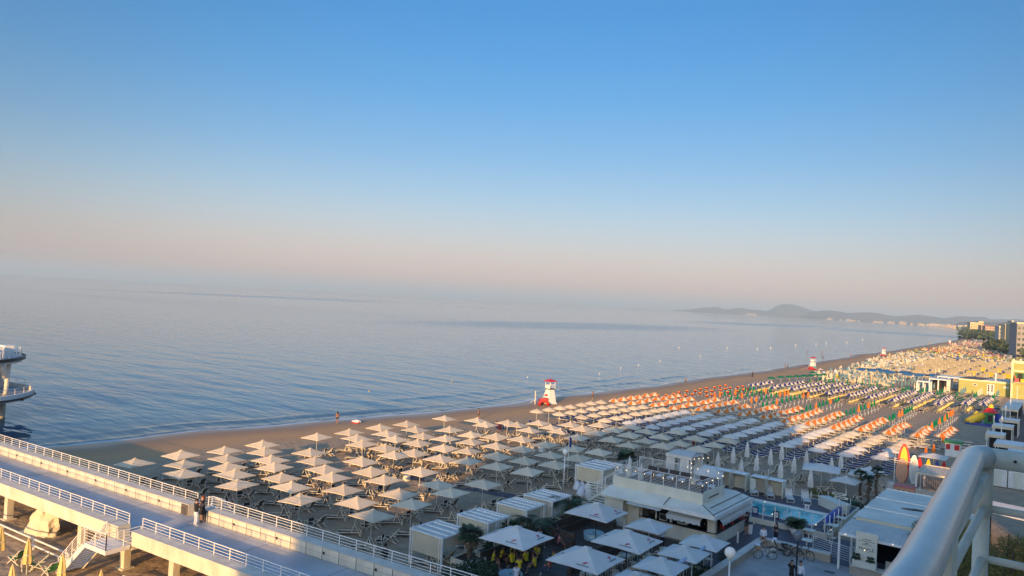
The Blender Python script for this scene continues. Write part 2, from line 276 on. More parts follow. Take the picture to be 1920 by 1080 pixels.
def sea_material(near):
    m = bpy.data.materials.new('shore_water' if near else 'sea_water'); m.use_nodes = True; n = m.node_tree.nodes; l = m.node_tree.links; b = n['Principled BSDF']
    b.inputs['IOR'].default_value = 1.33; b.inputs['Specular IOR Level'].default_value = .5; b.inputs['Roughness'].default_value = .06
    geo = n.new('ShaderNodeNewGeometry')
    def nz(scale, det, vec=(1, 1, 1), rot=0, rough=.5):
        mp = n.new('ShaderNodeMapping'); mp.inputs['Scale'].default_value = vec; mp.inputs['Rotation'].default_value = (0, 0, rot); l.new(geo.outputs['Position'], mp.inputs[0])
        t = n.new('ShaderNodeTexNoise'); t.inputs['Scale'].default_value = scale; t.inputs['Detail'].default_value = det; t.inputs['Roughness'].default_value = rough; l.new(mp.outputs[0], t.inputs[0]); return t
    # wave trains: crests roughly across the line of sight
    w1 = nz(.20, 3, (.30, 1, 1), rad(37)); w2 = nz(.9, 3, (.3, 1, 1), rad(33)); patch = nz(.0024, 2.5, (.22, 1, 1), rad(40), .45)
    pr = n.new('ShaderNodeMapRange'); pr.interpolation_type = 'SMOOTHSTEP'; pr.inputs[1].default_value = .58; pr.inputs[2].default_value = .85; l.new(patch.outputs[0], pr.inputs[0])
    # cat's paws: fixed patches of wind-ruffled water
    last = pr.outputs[0]
    for (pa, pb, half) in PAWS:
        c = (pa + pb) / 2; ang = atan2(pb.y - pa.y, pb.x - pa.x); L = (pb - pa).length / 2
        sb = n.new('ShaderNodeVectorMath'); sb.operation = 'SUBTRACT'; l.new(geo.outputs['Position'], sb.inputs[0]); sb.inputs[1].default_value = (c.x, c.y, 0)
        vr = n.new('ShaderNodeVectorRotate'); vr.rotation_type = 'Z_AXIS'; vr.inputs['Angle'].default_value = -ang; l.new(sb.outputs[0], vr.inputs['Vector'])
        sc_ = n.new('ShaderNodeVectorMath'); sc_.operation = 'MULTIPLY'; sc_.inputs[1].default_value = (1 / L, 1 / half, 0); l.new(vr.outputs[0], sc_.inputs[0])
        ln = n.new('ShaderNodeVectorMath'); ln.operation = 'LENGTH'; l.new(sc_.outputs[0], ln.inputs[0])
        wv = n.new('ShaderNodeMath'); wv.operation = 'MULTIPLY_ADD'; l.new(patch.outputs[0], wv.inputs[0]); wv.inputs[1].default_value = 1.3; l.new(ln.outputs['Value'], wv.inputs[2])
        mr_ = n.new('ShaderNodeMapRange'); mr_.interpolation_type = 'SMOOTHSTEP'; mr_.inputs[1].default_value = 1.85; mr_.inputs[2].default_value = 1.2; l.new(wv.outputs[0], mr_.inputs[0])
        mx = n.new('ShaderNodeMath'); mx.operation = 'MAXIMUM'; l.new(last, mx.inputs[0]); l.new(mr_.outputs[0], mx.inputs[1]); last = mx.outputs[0]
    class _O: outputs = [last]
    pr = _O
    add = n.new('ShaderNodeMath'); add.operation = 'MULTIPLY_ADD'; l.new(w2.outputs[0], add.inputs[0]); add.inputs[1].default_value = .16; l.new(w1.outputs[0], add.inputs[2])
    bp = n.new('ShaderNodeBump'); bp.inputs['Distance'].default_value = .9
    st = n.new('ShaderNodeMapRange'); st.inputs[3].default_value = .42; st.inputs[4].default_value = .95; l.new(pr.outputs[0], st.inputs[0]); l.new(st.outputs[0], bp.inputs['Strength'])
    l.new(add.outputs[0], bp.inputs['Height']); l.new(bp.outputs[0], b.inputs['Normal'])
    ro = n.new('ShaderNodeMapRange'); ro.inputs[3].default_value = .05; ro.inputs[4].default_value = .14; l.new(pr.outputs[0], ro.inputs[0]); l.new(ro.outputs[0], b.inputs['Roughness'])
    b.inputs['Base Color'].default_value = (.035, .105, .175, 1)
    if near:
        uv = n.new('ShaderNodeUVMap'); uv.uv_map = 'uv'; sep = n.new('ShaderNodeSeparateXYZ'); l.new(uv.outputs[0], sep.inputs[0])
        c = n.new('ShaderNodeMapRange'); c.inputs[1].default_value = 0; c.inputs[2].default_value = 14; l.new(sep.outputs[0], c.inputs[0])
        mc = n.new('ShaderNodeMixRGB'); mc.inputs[1].default_value = (.085, .088, .085, 1); mc.inputs[2].default_value = (.035, .105, .175, 1); l.new(c.outputs[0], mc.inputs[0])
        fo = nz(.7, 5, (1, .25, 1)); fa = n.new('ShaderNodeMath'); fa.operation = 'MULTIPLY_ADD'; fa.inputs[1].default_value = -3.2; l.new(fo.outputs[0], fa.inputs[0]); l.new(sep.outputs[0], fa.inputs[2])
        fm = n.new('ShaderNodeMapRange'); fm.inputs[1].default_value = -1.1; fm.inputs[2].default_value = -.5; fm.inputs[3].default_value = .75; fm.inputs[4].default_value = 0; l.new(fa.outputs[0], fm.inputs[0])
        m3 = n.new('ShaderNodeMixRGB'); m3.inputs[2].default_value = (.55, .56, .58, 1); l.new(fm.outputs[0], m3.inputs[0]); l.new(mc.outputs[0], m3.inputs[1]); l.new(m3.outputs[0], b.inputs['Base Color'])
    return m
rows = []
OFF = [40, 8, 3, 0.01, -3, -8, -16, -30, -60, -95, -200]       # + seaward ... - inland
for i, (p, s) in enumerate(CL):
    nn = nrm(i); w = wob(p.y, 0) if p.y < 1200 else 0; far = p.y > 1500 or i > 400
    r = []
    for d in OFF:
        if d < -100 and p.y > 900: d = -6000 if p.y < 30000 else d
        z = -2.0 if d > 30 else (-.42 if d > 5 else (-.2 if d > 2 else (-.10 if d > 0 else (0.02 if d > -5 else .06))))
        q = p + nn * (d + (w if abs(d) < 20 else 0)); q.z = z
        r.append((q, -d, s))
    rows.append(r)
# insert finer mesh inland via simple rows; mesh is smooth so bump carries the relief
sandm = sand_material()
beach = strip('beach', rows[:sum(1 for c in CL if c[0].y < 1500)], sandm)
# land beyond the beach and round the bay
landm = mat('dry_ground', (.12, .11, .06), .9, var=.3, vs=.004, col2=(.22, .18, .12), detail=8)
lp = [q[0] for q in CL if q[0].y > 600]
mb = MB(); cen = gp(1990, 7000); ring = [Vector((900, 500, 0))] + lp + [gp(1240, 13500), gp(1600, 17000), gp(2200, 17000), gp(2600, 6000), Vector((2500, 600, 0))]
mb.v = [(cen.x, cen.y, -.06)] + [(q.x, q.y, -.06) for q in ring]; n = len(ring)
for i in range(n): mb.f.append((0, 1 + i, 1 + (i + 1) % n)); mb.m.append(0)
structure(mb.build('ground', landm), 'dry flat ground behind the beach reaching round the bay to the hills')
mb = MB(); mb.face([(-66, -400, -.085), (700, -400, -.085), (900, 500, -.085), (-66, 600, -.085)]); structure(mb.build('ground', landm), 'bare ground under the promenade side of the beach')
# sea
mb = MB(); mb.face([(-60000, -60000, SEA_Z - .012), (30000, -60000, SEA_Z - .012), (30000, 70000, SEA_Z - .012), (-60000, 70000, SEA_Z - .012)])
sea = structure(mb.build('sea', sea_material(False)), 'calm pale blue sea with darker ruffled bands reaching the horizon')
rows = []
WOFF = [-6, -2, 0, .6, 1.0, 1.4, 1.9, 2.6, 4.0, 5.0, 5.5, 6.0, 6.6, 7.4, 9, 11, 12, 12.8, 13.6, 15, 19, 26, 36, 50]
for i, (p, s) in enumerate(CL):
    if p.y > 900: break
    nn = nrm(i); w = wob(p.y, 0); r = []
    w5 = noise.noise(Vector((s * .018, 5.5, 0))); w12 = noise.noise(Vector((s * .013, 9.5, 0)))
    a5 = max(0, .5 + noise.noise(Vector((s * .05, 1.5, 0))) * 1.4); a12 = max(0, .35 + noise.noise(Vector((s * .04, 2.5, 0))) * 1.6)
    for d in WOFF:
        z = SEA_Z - .25 if d < -5 else SEA_Z
        z += .16 * a5 * math.exp(-((d - 5.9 - w5 * 2.5) / .55) ** 2) + .13 * a12 * math.exp(-((d - 12.6 - w12 * 4) / .8) ** 2) + .06 * math.exp(-((d - 1.3) / .5) ** 2)
        q = p + nn * (d + w); q.z = z; r.append((q, d, s))
    rows.append(r)
shore = strip('shore_water', rows, sea_material(True)); shore['label'] = 'low waves with thin foam running along the wet sand'

# hills: ridges with real depth, far layer behind near layer
def ridge(name, label, prof, D, depth, base_y, seed, foot=None):
    mb = MB(); nx = 150; ny = 14; x0, x1 = prof[0][0], prof[-1][0]
    rowsz = []
    for i in range(nx + 1):
        xx = x0 + (x1 - x0) * i / nx
        for j in range(len(prof) - 1):
            if prof[j][0] <= xx <= prof[j + 1][0]:
                t = (xx - prof[j][0]) / (prof[j + 1][0] - prof[j][0]); t = t * t * (3 - 2 * t) * .5 + t * .5; yy = prof[j][1] * (1 - t) + prof[j + 1][1] * t; break
        d = ray(xx, yy); hd = hypot(d.x, d.y); top = CAMZ + d.z * D / hd; dirv = Vector((d.x / hd, d.y / hd, 0))
        for j in range(ny + 1):
            u = j / ny * 2 - 1       # -1 front .. 1 back
            h = max(0, (cos(u * pi) + 1) / 2) ** .8
            p = dirv * (D + u * depth); zz = (top + 12) * h - 12
            q = Vector((p.x, p.y, 0)); zz += h * (1 - h) * 2.2 * (noise.noise(q * .0011 + Vector((seed, 0, 0))) * 60 + noise.noise(q * .004) * 22)
            mb.v.append((p.x, p.y, zz))
    for i in range(nx):
        for j in range(ny):
            a = i * (ny + 1) + j; mb.f.append((a, a + ny + 1, a + ny + 2, a + 1)); mb.m.append(0)
    return structure(mb.build(name, M['hill'], smooth=True), label)
ridge('hills', 'low hazy headland hills with one broad rounded mountain', [(1262, 581.5), (1290, 580.5), (1310, 578), (1325, 576.5), (1345, 575.5), (1356, 579.5), (1367, 580), (1385, 577), (1405, 580), (1438, 583), (1447, 579), (1456, 573.5), (1466, 570), (1478, 570), (1490, 571.5), (1504, 575.5), (1520, 581.5), (1532, 584.3)], 11500, 900, 590, 1)
ridge('hills', 'nearer rolling coastal hills above the far town', [(1500, 592), (1515, 586), (1530, 583.5), (1545, 582), (1560, 582.3), (1575, 584.5), (1590, 586.8), (1605, 586.3), (1630, 585.5), (1645, 587), (1662, 590.3), (1678, 593), (1690, 592.3), (1705, 591.2), (1722, 590), (1745, 593), (1765, 596.3), (1780, 596), (1792, 593.3), (1803, 592.5), (1818, 593.6), (1845, 594), (1856, 598), (1866, 599.3), (1875, 598), (1890, 599), (1905, 598), (1930, 600), (1990, 603), (2100, 606)], 9600, 800, 600, 9)
ridge('hills', 'dark wooded low rise behind the seaside hotels', [(1785, 610), (1800, 604.5), (1815, 603), (1828, 602.5), (1840, 603.5), (1870, 604.5), (1890, 603), (1915, 602.5), (1960, 602), (2060, 604)], 5000, 450, 605, 4)
# haze: one closed box of even pale air round everything
HD = 1.25e-4
mb = MB(); mb.box(-30000, 16000, -3000, 33000, -1.2, 222)
hz = mb.build('haze', []); hm = bpy.data.materials.new('haze'); hm.use_nodes = True; hn = hm.node_tree.nodes; hn.remove(hn['Principled BSDF'])
pv = hn.new('ShaderNodeVolumePrincipled'); pv.inputs['Color'].default_value = (.58, .80, 1.0, 1); pv.inputs['Density'].default_value = HD; pv.inputs['Anisotropy'].default_value = .0
hm.node_tree.links.new(pv.outputs[0], hn['Material Output'].inputs['Volume']); hz.data.materials.append(hm); hz['kind'] = 'stuff'; hz['label'] = 'thin pale evening haze over the sea and the far hills'
# ================================================================ HOTEL behind and above the camera (it throws the long shade over the beach)
hot = thing('hotel_building', 'tall pale hotel block the balcony belongs to, beside the promenade', 'building', (12, -32, 0))
mb = MB(); mb.box(-10.4, 0, -34.8, 33.6, 0, 27.9); mb.box(0, 12, -34.8, 33.6, 0, 21.6); mb.box(-6, -1, -10, 4, 27.9, 28.0); mb.build('wall', M['hotel'], hot)
wme = None
for fl in range(8):
    for k in range(16):
        if wme is None:
            m_ = MB(); m_.box(-.06, .05, -.9, .9, 0, 2.1, 0); m_.box(-.1, .0, -1.0, 1.0, -.1, 0, 1); m_.box(-.1, 0, -1, 1, 2.1, 2.2, 1); w_ = m_.build('window', [M['glass'], M['white']], hot); wme = w_
            w_.location = (-10.4, -31.5, 1.2)
        else: w_ = wme.copy(); COL.objects.link(w_); w_.location = (-10.4, -31.5 + k * 4.1, 1.2 + fl * 3.25)
bal = thing('balcony', 'narrow white balcony slab with enamelled tube railing, in the near right corner', 'balcony', (-.26, 3.0, 16.3))
mb = MB(); mb.box(.02, 1.8, -9, 0.02, -.18, 0.0); mb.build('slab', M['hotel'], bal)
RZ = 17.56 - 16.3
def q3(p, n): return p
mb = MB(); pts = [Vector((0.05, -6, RZ)), Vector((.05, -1.5, RZ)), Vector((0.0, -.12, RZ))]
arc = [Vector((0.0, -.12, RZ)), Vector((.006, -.055, RZ)), Vector((.03, -.02, RZ)), Vector((.075, 0, RZ))]
mb.tube([pts[0], pts[1], pts[2]] + arc[1:3], .038, 32); mb.build('handrail', M['rail'], bal, smooth=True)
mb = MB(); mb.tube([(.028, -.008, RZ - .004), (.09, 0, RZ - .004), (2.0, 0, RZ - .004)], .034, 28); mb.build('handrail', M['railpost'], bal, smooth=True)
mb = MB(); mb.box(-.0, .05, -5.9, -.14, RZ - .075, RZ - .034); mb.build('rail_flange', M['railpost'], bal)
mb = MB(); mb.tube([(.026, -.0, 0), (.026, -.0, RZ - .03)], .024, 24); mb.tube([(.026, 0, RZ - .2), (.026, 0, RZ - .03)], .029, 24); mb.build('post', M['railpost'], bal, smooth=True)
for X in (.185, .9, 1.6):
    mb = MB(); mb.tube([(X, 0, 0), (X, 0, RZ - .03)], .026, 24); mb.tube([(X, 0, RZ - .13), (X, 0, RZ - .03)], .033, 24); mb.build('post', M['railpost'], bal, smooth=True)
for Y in (-.95, -2.2, -3.5, -5):
    mb = MB(); mb.tube([(.03, Y, 0), (.03, Y, RZ - .05)], .026, 20); mb.box(-.002, .05, Y - .05, Y + .05, RZ - .2, RZ - .05); mb.build('post', M['railpost'], bal, smooth=False)
for zz in (.175, .345, .505, .68, .85, 1.02):
    mb = MB(); mb.tube([(.02, 0, RZ - zz), (2, 0, RZ - zz)], .0125, 14); mb.build('crossbar', M['railpost'], bal, smooth=True)
    mb = MB(); mb.tube([(.03, -5.9, RZ - zz), (.03, 0, RZ - zz)], .0125, 14); mb.build('crossbar', M['railpost'], bal, smooth=True)
for (p0, r) in (((.115, -.036, RZ + .0), .005),):
    mb = MB(); mb.tube([p0, (p0[0], p0[1] - .004, p0[2])], r, 14); mb.build('screw_head', M['black'], bal)
hot2 = thing('apartment_building', 'long apartment block inland of the promenade, right of the view', 'building', (40, 55, 0))
mb = MB(); mb.box(-14, 10, -51, 35, 0, 22.6); mb.build('wall', M['hotel'], hot2)
for fl in range(6):
    for k in range(14):
        w_ = wme.copy(); w_.parent = hot2; COL.objects.link(w_); w_.location = (-14, -48 + k * 5.8, 1.2 + fl * 3.3)

# ================================================================ PIER
PA = rad(5.3); PO = Vector((-46.0, 26.9, 0)); PD = Vector((cos(PA), sin(PA), 0)); PN = Vector((-sin(PA), cos(PA), 0))   # along towards land, across away from camera
def pp(u, w, z): return PO + PD * u + PN * w + Vector((0, 0, z))
def pbox(mb, u0, u1, w0, w1, z0, z1, mi=0):
    k = len(mb.v); mb.v += [tuple(pp(a, b, z)) for z in (z0, z1) for a, b in ((u0, w0), (u1, w0), (u1, w1), (u0, w1))]
    for q in ((3, 2, 1, 0), (4, 5, 6, 7), (0, 1, 5, 4), (1, 2, 6, 5), (2, 3, 7, 6), (3, 0, 4, 7)): mb.f.append(tuple(k + i for i in q)); mb.m.append(mi)
pier = thing('pier', 'raised white concrete pier with railings running from the promenade out to the round sea pavilion', 'pier', (0, 0, 0))
U0, U1 = -55.0, 42.0
mb = MB(); pbox(mb, U0, U1, -4.62, 0.0, 2.2, 2.5); mb.build('deck', M['deck'], pier)
SX0, SX1 = -0.7, 0.45          # opening of the far stair
NX0, NX1 = 0.35, 1.75          # opening of the near stair
mb = MB(); pbox(mb, U0, NX0, -5.35, -4.622, 2.38, 3.2); pbox(mb, NX1, U1, -5.35, -4.622, 2.38, 3.2)
for a, b in ((U0, NX0), (NX1, U1)): pbox(mb, a, b, -5.39, -5.352, 2.92, 3.2)
mb.build('near_parapet', M['concrete_w'], pier)
mb = MB(); pbox(mb, U0, NX0, -5.41, -4.60, 3.2, 3.235); pbox(mb, NX1, U1, -5.41, -4.60, 3.2, 3.235); pbox(mb, U0, SX0, -.02, .78, 3.2, 3.235); pbox(mb, SX1, U1, -.02, .78, 3.2, 3.235); mb.build('coping', M['ledge'], pier)
mb = MB(); pbox(mb, U0, U1, -3.6, -.4, 1.75, 2.196); pbox(mb, NX0, NX1, -5.3, -4.62, 2.1, 2.49); pbox(mb, SX0, SX1, 0.003, .75, 2.1, 2.49); mb.build('beam', M['concrete_w'], pier)
mb = MB(); pbox(mb, U0, SX0, .005, .75, 2.0, 3.2); pbox(mb, SX1, U1, .005, .75, 2.0, 3.2); mb.build('far_parapet', M['concrete_w'], pier)
MB_j = MB(); pbox(MB_j, U0, SX0 - .03, -.012, .004, 2.505, 3.19); pbox(MB_j, SX1 + .03, U1, -.012, .004, 2.505, 3.19); MB_j.build('joint_backing', M['joint'], pier)
for k in range(13): jb = MB(); pbox(jb, -50 + k * 6.4, -50 + k * 6.4 + .03, -4.6, -.02, 2.5, 2.504); jb.build('expansion_joint', M['joint'], pier)
# facing panels of the far parapet, each with an open joint
pm = MB(); pm.box(0, 1.275, 0, .03, 0, .325).box(0, 1.275, 0, .03, .34, .665); pme = pm.build('facing_panel', M['concrete_w'], pier)
first = True
u = U0 + .2
while u < 30:
    if not (SX0 - 1.3 < u < SX1):
        o = pme if first else pme.copy()
        if not first: COL.objects.link(o)
        first = False; o.location = pp(u, -.03, 2.52); o.rotation_euler.z = PA
    u += 1.335
lm = MB(); lm.box(0, .14, -.012, 0, 0, .16, 0); lm.box(.02, .12, -.016, -.012, .02, .14, 1); lmo = None
for k in range(18):
    u = U0 + 3 + k * 4.0
    if SX0 - .5 < u < SX1 + .2: continue
    if lmo is None: lmo = lm.build('step_light', [M['black'], M['dark']], pier); o = lmo
    else: o = lmo.copy(); COL.objects.link(o)
    o.location = pp(u, -.032, 2.82); o.rotation_euler.z = PA
# columns and foundation tie bars
for k in range(14):
    u = -41 + k * 5.0
    for w in (-4.0, -.2):
        mb = MB(); c = pp(u, w, 0); mb.box(-.22, .22, -.22, .22, -1.5, 2.19 if w < -4 else 2.19); mb.box(-.4, .4, -.4, .4, -1.5, .12); o = mb.build('column', M['concrete_w'], pier, loc=c); o.rotation_euler.z = PA
def rail(parent, p0, p1, h=1.0, bars=4, sp=1.35, post=.042, bar=.02, top=.038, ends=(True, True), name='railing'):
    p0 = Vector(p0); p1 = Vector(p1); L = (p1 - p0).length; n = max(1, round(L / sp)); up = Vector((0, 0, 1))
    for i in range(n + 1):
        if (i == 0 and not ends[0]) or (i == n and not ends[1]): continue
        p = p0.lerp(p1, i / n); mb = MB(); mb.bar(p, p + up * h, post, post, up=(1, 0, 0)); mb.build('post', M['metalwhite'], parent)
    mb = MB(); mb.bar(p0 + up * h, p1 + up * h, top, top); mb.build('top_rail', M['metalwhite'], parent)
    for b in range(bars):
        z = up * (h * (b + .7) / (bars + .6)); mb = MB(); mb.bar(p0 + z, p1 + z, bar, bar); mb.build('rail_bar', M['metalwhite'], parent)
def railing(label, p0, p1, group=None, **k):
    c = Vector(p0); r = thing('railing', label, 'railing', c, 0, group); rail(r, (0, 0, 0), Vector(p1) - c, **k); return r
railing('white metal railing along the near side of the pier, seaward of the stairs', pp(U0, -4.72, 3.24), pp(NX0, -4.72, 3.24), h=.62, bars=3)
railing('white metal railing along the near side of the pier, landward of the stairs', pp(NX1, -4.72, 3.24), pp(30, -4.72, 3.24), h=.62, bars=3)
railing('white metal railing on the far side of the pier, seaward of the standing couple', pp(U0, .68, 3.24), pp(SX0, .68, 3.24), h=.62, bars=3)
railing('white metal railing on the far side of the pier, landward of the standing couple', pp(SX1, .68, 3.24), pp(30, .68, 3.24), h=.62, bars=3)
def stair(label, u0, u1, wtop, wdir, z1, along=None):
    """flight leaving the pier; treads are parts"""
    st = thing('staircase', label, 'staircase', pp((u0 + u1) / 2, wtop, 0)); o = st.location.copy()
    return st, o
# near stair: landing outside the near parapet, then a flight running seaward down to the sand
st, o = stair('white staircase with railings down to the sand on the near side of the pier', NX0, NX1, -5.4, -1, 2.5)
L = lambda u, w, z: pp(u, w, z) - o
def pquad(mb, u0, u1, w0, w1, z0, z1): 
    k = len(mb.v); mb.v += [tuple(L(a, b, z)) for z in (z0, z1) for a, b in ((u0, w0), (u1, w0), (u1, w1), (u0, w1))]
    for q in ((3, 2, 1, 0), (4, 5, 6, 7), (0, 1, 5, 4), (1, 2, 6, 5), (2, 3, 7, 6), (3, 0, 4, 7)): mb.f.append(tuple(k + i for i in q)); mb.m.append(0)
mb = MB(); pquad(mb, NX0 - .85, NX1, -6.9, -5.42, 2.2, 2.46); mb.build('landing', M['white'], st)
NS = 10
for i in range(NS):
    z = 2.46 - (i + 1) * 2.35 / (NS + .5); mb = MB(); pquad(mb, NX0 - .85 - (i + 1) * .25, NX0 - .85 - i * .25, -6.85, -5.6, z - .05, z); mb.build('tread', M['white'], st)
for w in (-6.9, -5.6):
    mb = MB(); mb.bar(L(NX0 - .85, w, 2.28), L(NX0 - .85 - NS * .25, w, .02), .06, .3); mb.build('stringer', M['white'], st)
    rail(st, L(NX0 - .85, w, 2.46), L(NX0 - .85 - NS * .25, w, .16), h=.95, bars=5, sp=.95)
rail(st, L(NX0 - .85, -6.88, 2.46), L(NX1, -6.88, 2.46), h=.95, bars=5, sp=1.2); rail(st, L(NX1, -6.88, 2.46), L(NX1, -4.8, 2.46), h=.95, bars=5, sp=1.0)
mb = MB(); mb.tube([L(NX0 - .85 - NS * .25, -6.9, 1.1), L(NX0 - .85 - NS * .25 - .2, -6.9, 1.0), L(NX0 - .85 - NS * .25 - .2, -6.9, .75), L(NX0 - .85 - NS * .25, -6.9, .65)], .025, 8); mb.build('handrail_loop', M['metalwhite'], st)
# far stair
st, o = stair('white staircase with railings beyond the couple, on the far side of the pier', SX0, SX1, .8, 1, 2.5)
mb = MB(); pquad(mb, SX0 - .1, SX1 + .1, .8, 1.9, 2.25, 2.46); mb.build('landing', M['white'], st)
for i in range(8):
    z = 2.46 - (i + 1) * .17; mb = MB(); pquad(mb, SX1 + .1 + i * .28, SX1 + .1 + (i + 1) * .28, .8, 1.9, z - .05, z); mb.build('tread', M['white'], st)
for w in (.82, 1.9):
    mb = MB(); mb.bar(L(SX1 + .1, w, 2.3), L(SX1 + .1 + 8 * .28, w, .9), .06, .25); mb.build('stringer', M['white'], st)
for i in range(5):
    z = 1.1 - (i + 1) * .17; mb = MB(); pquad(mb, SX1 + 2.34 + i * .28, SX1 + 2.34 + (i + 1) * .28, .8, 1.9, z - .05, z); mb.build('tread', M['white'], st)
rail(st, L(SX0 - .1, 1.88, 2.46), L(SX1 + .1, 1.88, 2.46), h=.95, bars=5, sp=1.6); rail(st, L(SX1 + .1, 1.9, 2.46), L(SX1 + 2.3, 1.9, 1.1), h=.95, bars=5, sp=1.1)
rail(st, L(SX0 - .05, .85, 2.46), L(SX0 - .05, 1.85, 2.46), h=.95, bars=5, sp=1.0); rail(st, L(SX1 + .1, .84, 2.46), L(SX1 + 2.3, .84, 1.1), h=.95, bars=5, sp=1.1)
# pipe rail on the sand in the shade of the pier
railing('low two-bar white pipe rail standing on the sand below the pier', pp(-21, -5.9, .0), pp(-4.0, -5.9, .0), h=.75, bars=1, sp=4.2, post=.09, bar=.08, top=.08)
railing('short white pipe rail on the sand below the pier near the stairs', pp(1.2, -5.4, .0), pp(4.3, -5.4, .0), h=.5, bars=0, sp=3.0, post=.08, top=.08)

# ================================================================ ROUND SEA PAVILION
RC = Vector((-111.1, 29.8, 0))
rt = thing('round_pavilion', 'round white sea pavilion on columns at the end of the pier, left edge', 'building', RC)
def prof(mb, r0, r1, z0, z1, mi=0, n=64): mb.lathe([(r0, z0), (r1, z0 + .02), (r1, z1), (r0, z1)], n, mi=mi, cap=False); return mb
mb = MB(); prof(mb, .2, 10.2, 2.35, 2.7); mb.build('lower_floor', M['deck'], rt, smooth=False)
mb = MB(); mb.lathe([(9.2, 2.25), (10.3, 2.75), (10.3, 3.25), (10.05, 3.25), (10.05, 2.7)], 64, cap=False); mb.build('lower_rim', M['white'], rt)
mb = MB(); mb.lathe([(10.31, 2.55), (10.42, 2.55), (10.42, 2.75), (10.31, 2.75)], 64, cap=False); mb.build('dark_band', M['black'], rt)
for k in range(12):
    t = 2 * pi * k / 12 + .2; mb = MB(); mb.tube([(9.9 * cos(t), 9.9 * sin(t), 2.45), (10.55 * cos(t), 10.55 * sin(t), 2.5)], .12, 8); mb.build('spotlight', M['black'], rt)
UR = 8.9
UZ = 7.45
mb = MB(); prof(mb, .2, UR, UZ - .35, UZ); mb.build('upper_floor', M['deck'], rt)
mb = MB(); mb.lathe([(UR + .02, UZ - .3), (UR + .3, UZ - .28), (UR + .3, UZ + .12), (UR + .02, UZ + .1)], 64, cap=False); mb.build('upper_band', M['black'], rt)
mb = MB(); mb.lathe([(UR - 1.2, UZ - .8), (UR - .1, UZ - .6), (UR - .1, UZ - .36)], 64, cap=False); mb.build('ring_beam', M['white'], rt)
for k in range(10):
    t = 2 * pi * k / 10 + 1.07; mb = MB(); mb.tube([(7.35 * cos(t), 7.35 * sin(t), 2.7), (7.5 * cos(t), 7.5 * sin(t), UZ - .6)], [.24, .29], 14); mb.build('slanting_column', M['white'], rt, smooth=True)
    mb = MB(); mb.tube([(7.2 * cos(t - .1), 7.2 * sin(t - .1), -2), (7.2 * cos(t - .1), 7.2 * sin(t - .1), 2.3)], .42, 14); mb.build('sea_column', M['concrete_w'], rt, smooth=True)
mb = MB(); mb.lathe([(4.6, 2.7), (4.6, UZ - .35)], 40, cap=False); mb.build('inner_wall', M['white'], rt)
mb = MB(); mb.lathe([(3.9, UZ), (3.9, UZ + 2.3), (.2, UZ + 2.9)], 40, cap=False); mb.build('roof_pavilion', M['white'], rt)
mb = MB(); mb.lathe([(10.15, 3.25), (10.15, 4.1)], 64, cap=False)
for k in range(36):
    t = 2 * pi * k / 36
    mb2 = MB(); mb2.bar((UR * cos(t) * .97, UR * sin(t) * .97, UZ), (UR * cos(t) * .97, UR * sin(t) * .97, UZ + 1.0), .07, up=(1, 0, 0)); mb2.build('post', M['metalwhite'], rt)
    t2 = 2 * pi * (k + .5) / 36
    mb2 = MB(); mb2.bar((10.15 * cos(t2), 10.15 * sin(t2), 3.25), (10.15 * cos(t2), 10.15 * sin(t2), 3.95), .04, up=(1, 0, 0)); mb2.build('post', M['metalwhite'], rt)
for r, zs in ((UR * .97, (UZ + .5, UZ + .75, UZ + 1.0)), (10.15, (3.95,))):
    for z in zs:
        mb2 = MB(); mb2.tube([(r * cos(2 * pi * k / 48), r * sin(2 * pi * k / 48), z) for k in range(49)], .03, 6); mb2.build('top_rail', M['metalwhite'], rt)
for t in (.35, .62, 1.0):
    mb = MB(); c = Vector((cos(t), sin(t), 0)) * (UR - 1.6); mb.box(c.x - .9, c.x + .9, c.y - .5, c.y + .5, UZ, UZ + 1.5); mb.build('service_box', M['white'], rt)
mb = MB(); mb.tube([(6.2, 4.8, UZ - .6), (5.6, 5.4, UZ - 1.6), (4.9, 5.8, UZ - 2.3), (4.2, 6.3, UZ - 2.3)], .35, 12); mb.build('curved_panel', M['white'], rt, smooth=True)

# ================================================================ PARASOLS, LOUNGERS: one of each kind, then copies
def canopy_mesh(kind, side, apex, edge, mats, stripe=None, sag=.05, n_gore=8, thick=.015, drop=0.05):
    """open parasol canopy with thickness; square (8 spokes) or round"""
    mb = MB(); n = 8 if kind == 'square' else n_gore * 2
    fr = [0.04, .35, .68, 1.0]
    def rad_(j):
        if kind == 'square': return side / 2 * (sqrt(2) if j % 2 == 0 else 1.0)
        return side / 2 * (1.0 if j % 2 == 0 else .965)
    def pt(j, f, z_off=0):
        a = pi / 4 + 2 * pi * j / n if kind == 'square' else 2 * pi * j / n
        r = rad_(j) * f
        if kind == 'square': z = apex - (apex - edge) * f * (1.0 if j % 2 == 0 else .93) - sag * sin(pi * f) * (.55 if j % 2 else .2)
        else: z = edge + (apex - edge) * (1 - f ** 1.7) - (0.012 if j % 2 else 0)
        return (r * cos(a), r * sin(a), z + z_off)
    for off, flip in ((0, False), (-thick, True)):
        for i in range(len(fr) - 1):
            for j in range(n):
                q = [pt(j, fr[i], off), pt(j, fr[i + 1], off), pt(j + 1, fr[i + 1], off), pt(j + 1, fr[i], off)]
                mi = (0 if stripe is None else ((j + 1) // 2 if kind != 'square' else j // 2) % 2)
                mb.face(q if not flip else q[::-1], mi)
    for j in range(n):     # hem / valance
        mi = 0 if stripe is None else ((j + 1) // 2) % 2
        a, b = pt(j, 1.0), pt(j + 1, 1.0); mb.face([a, (a[0] * 1.003, a[1] * 1.003, a[2] - drop), (b[0] * 1.003, b[1] * 1.003, b[2] - drop), b], mi)
    return mb
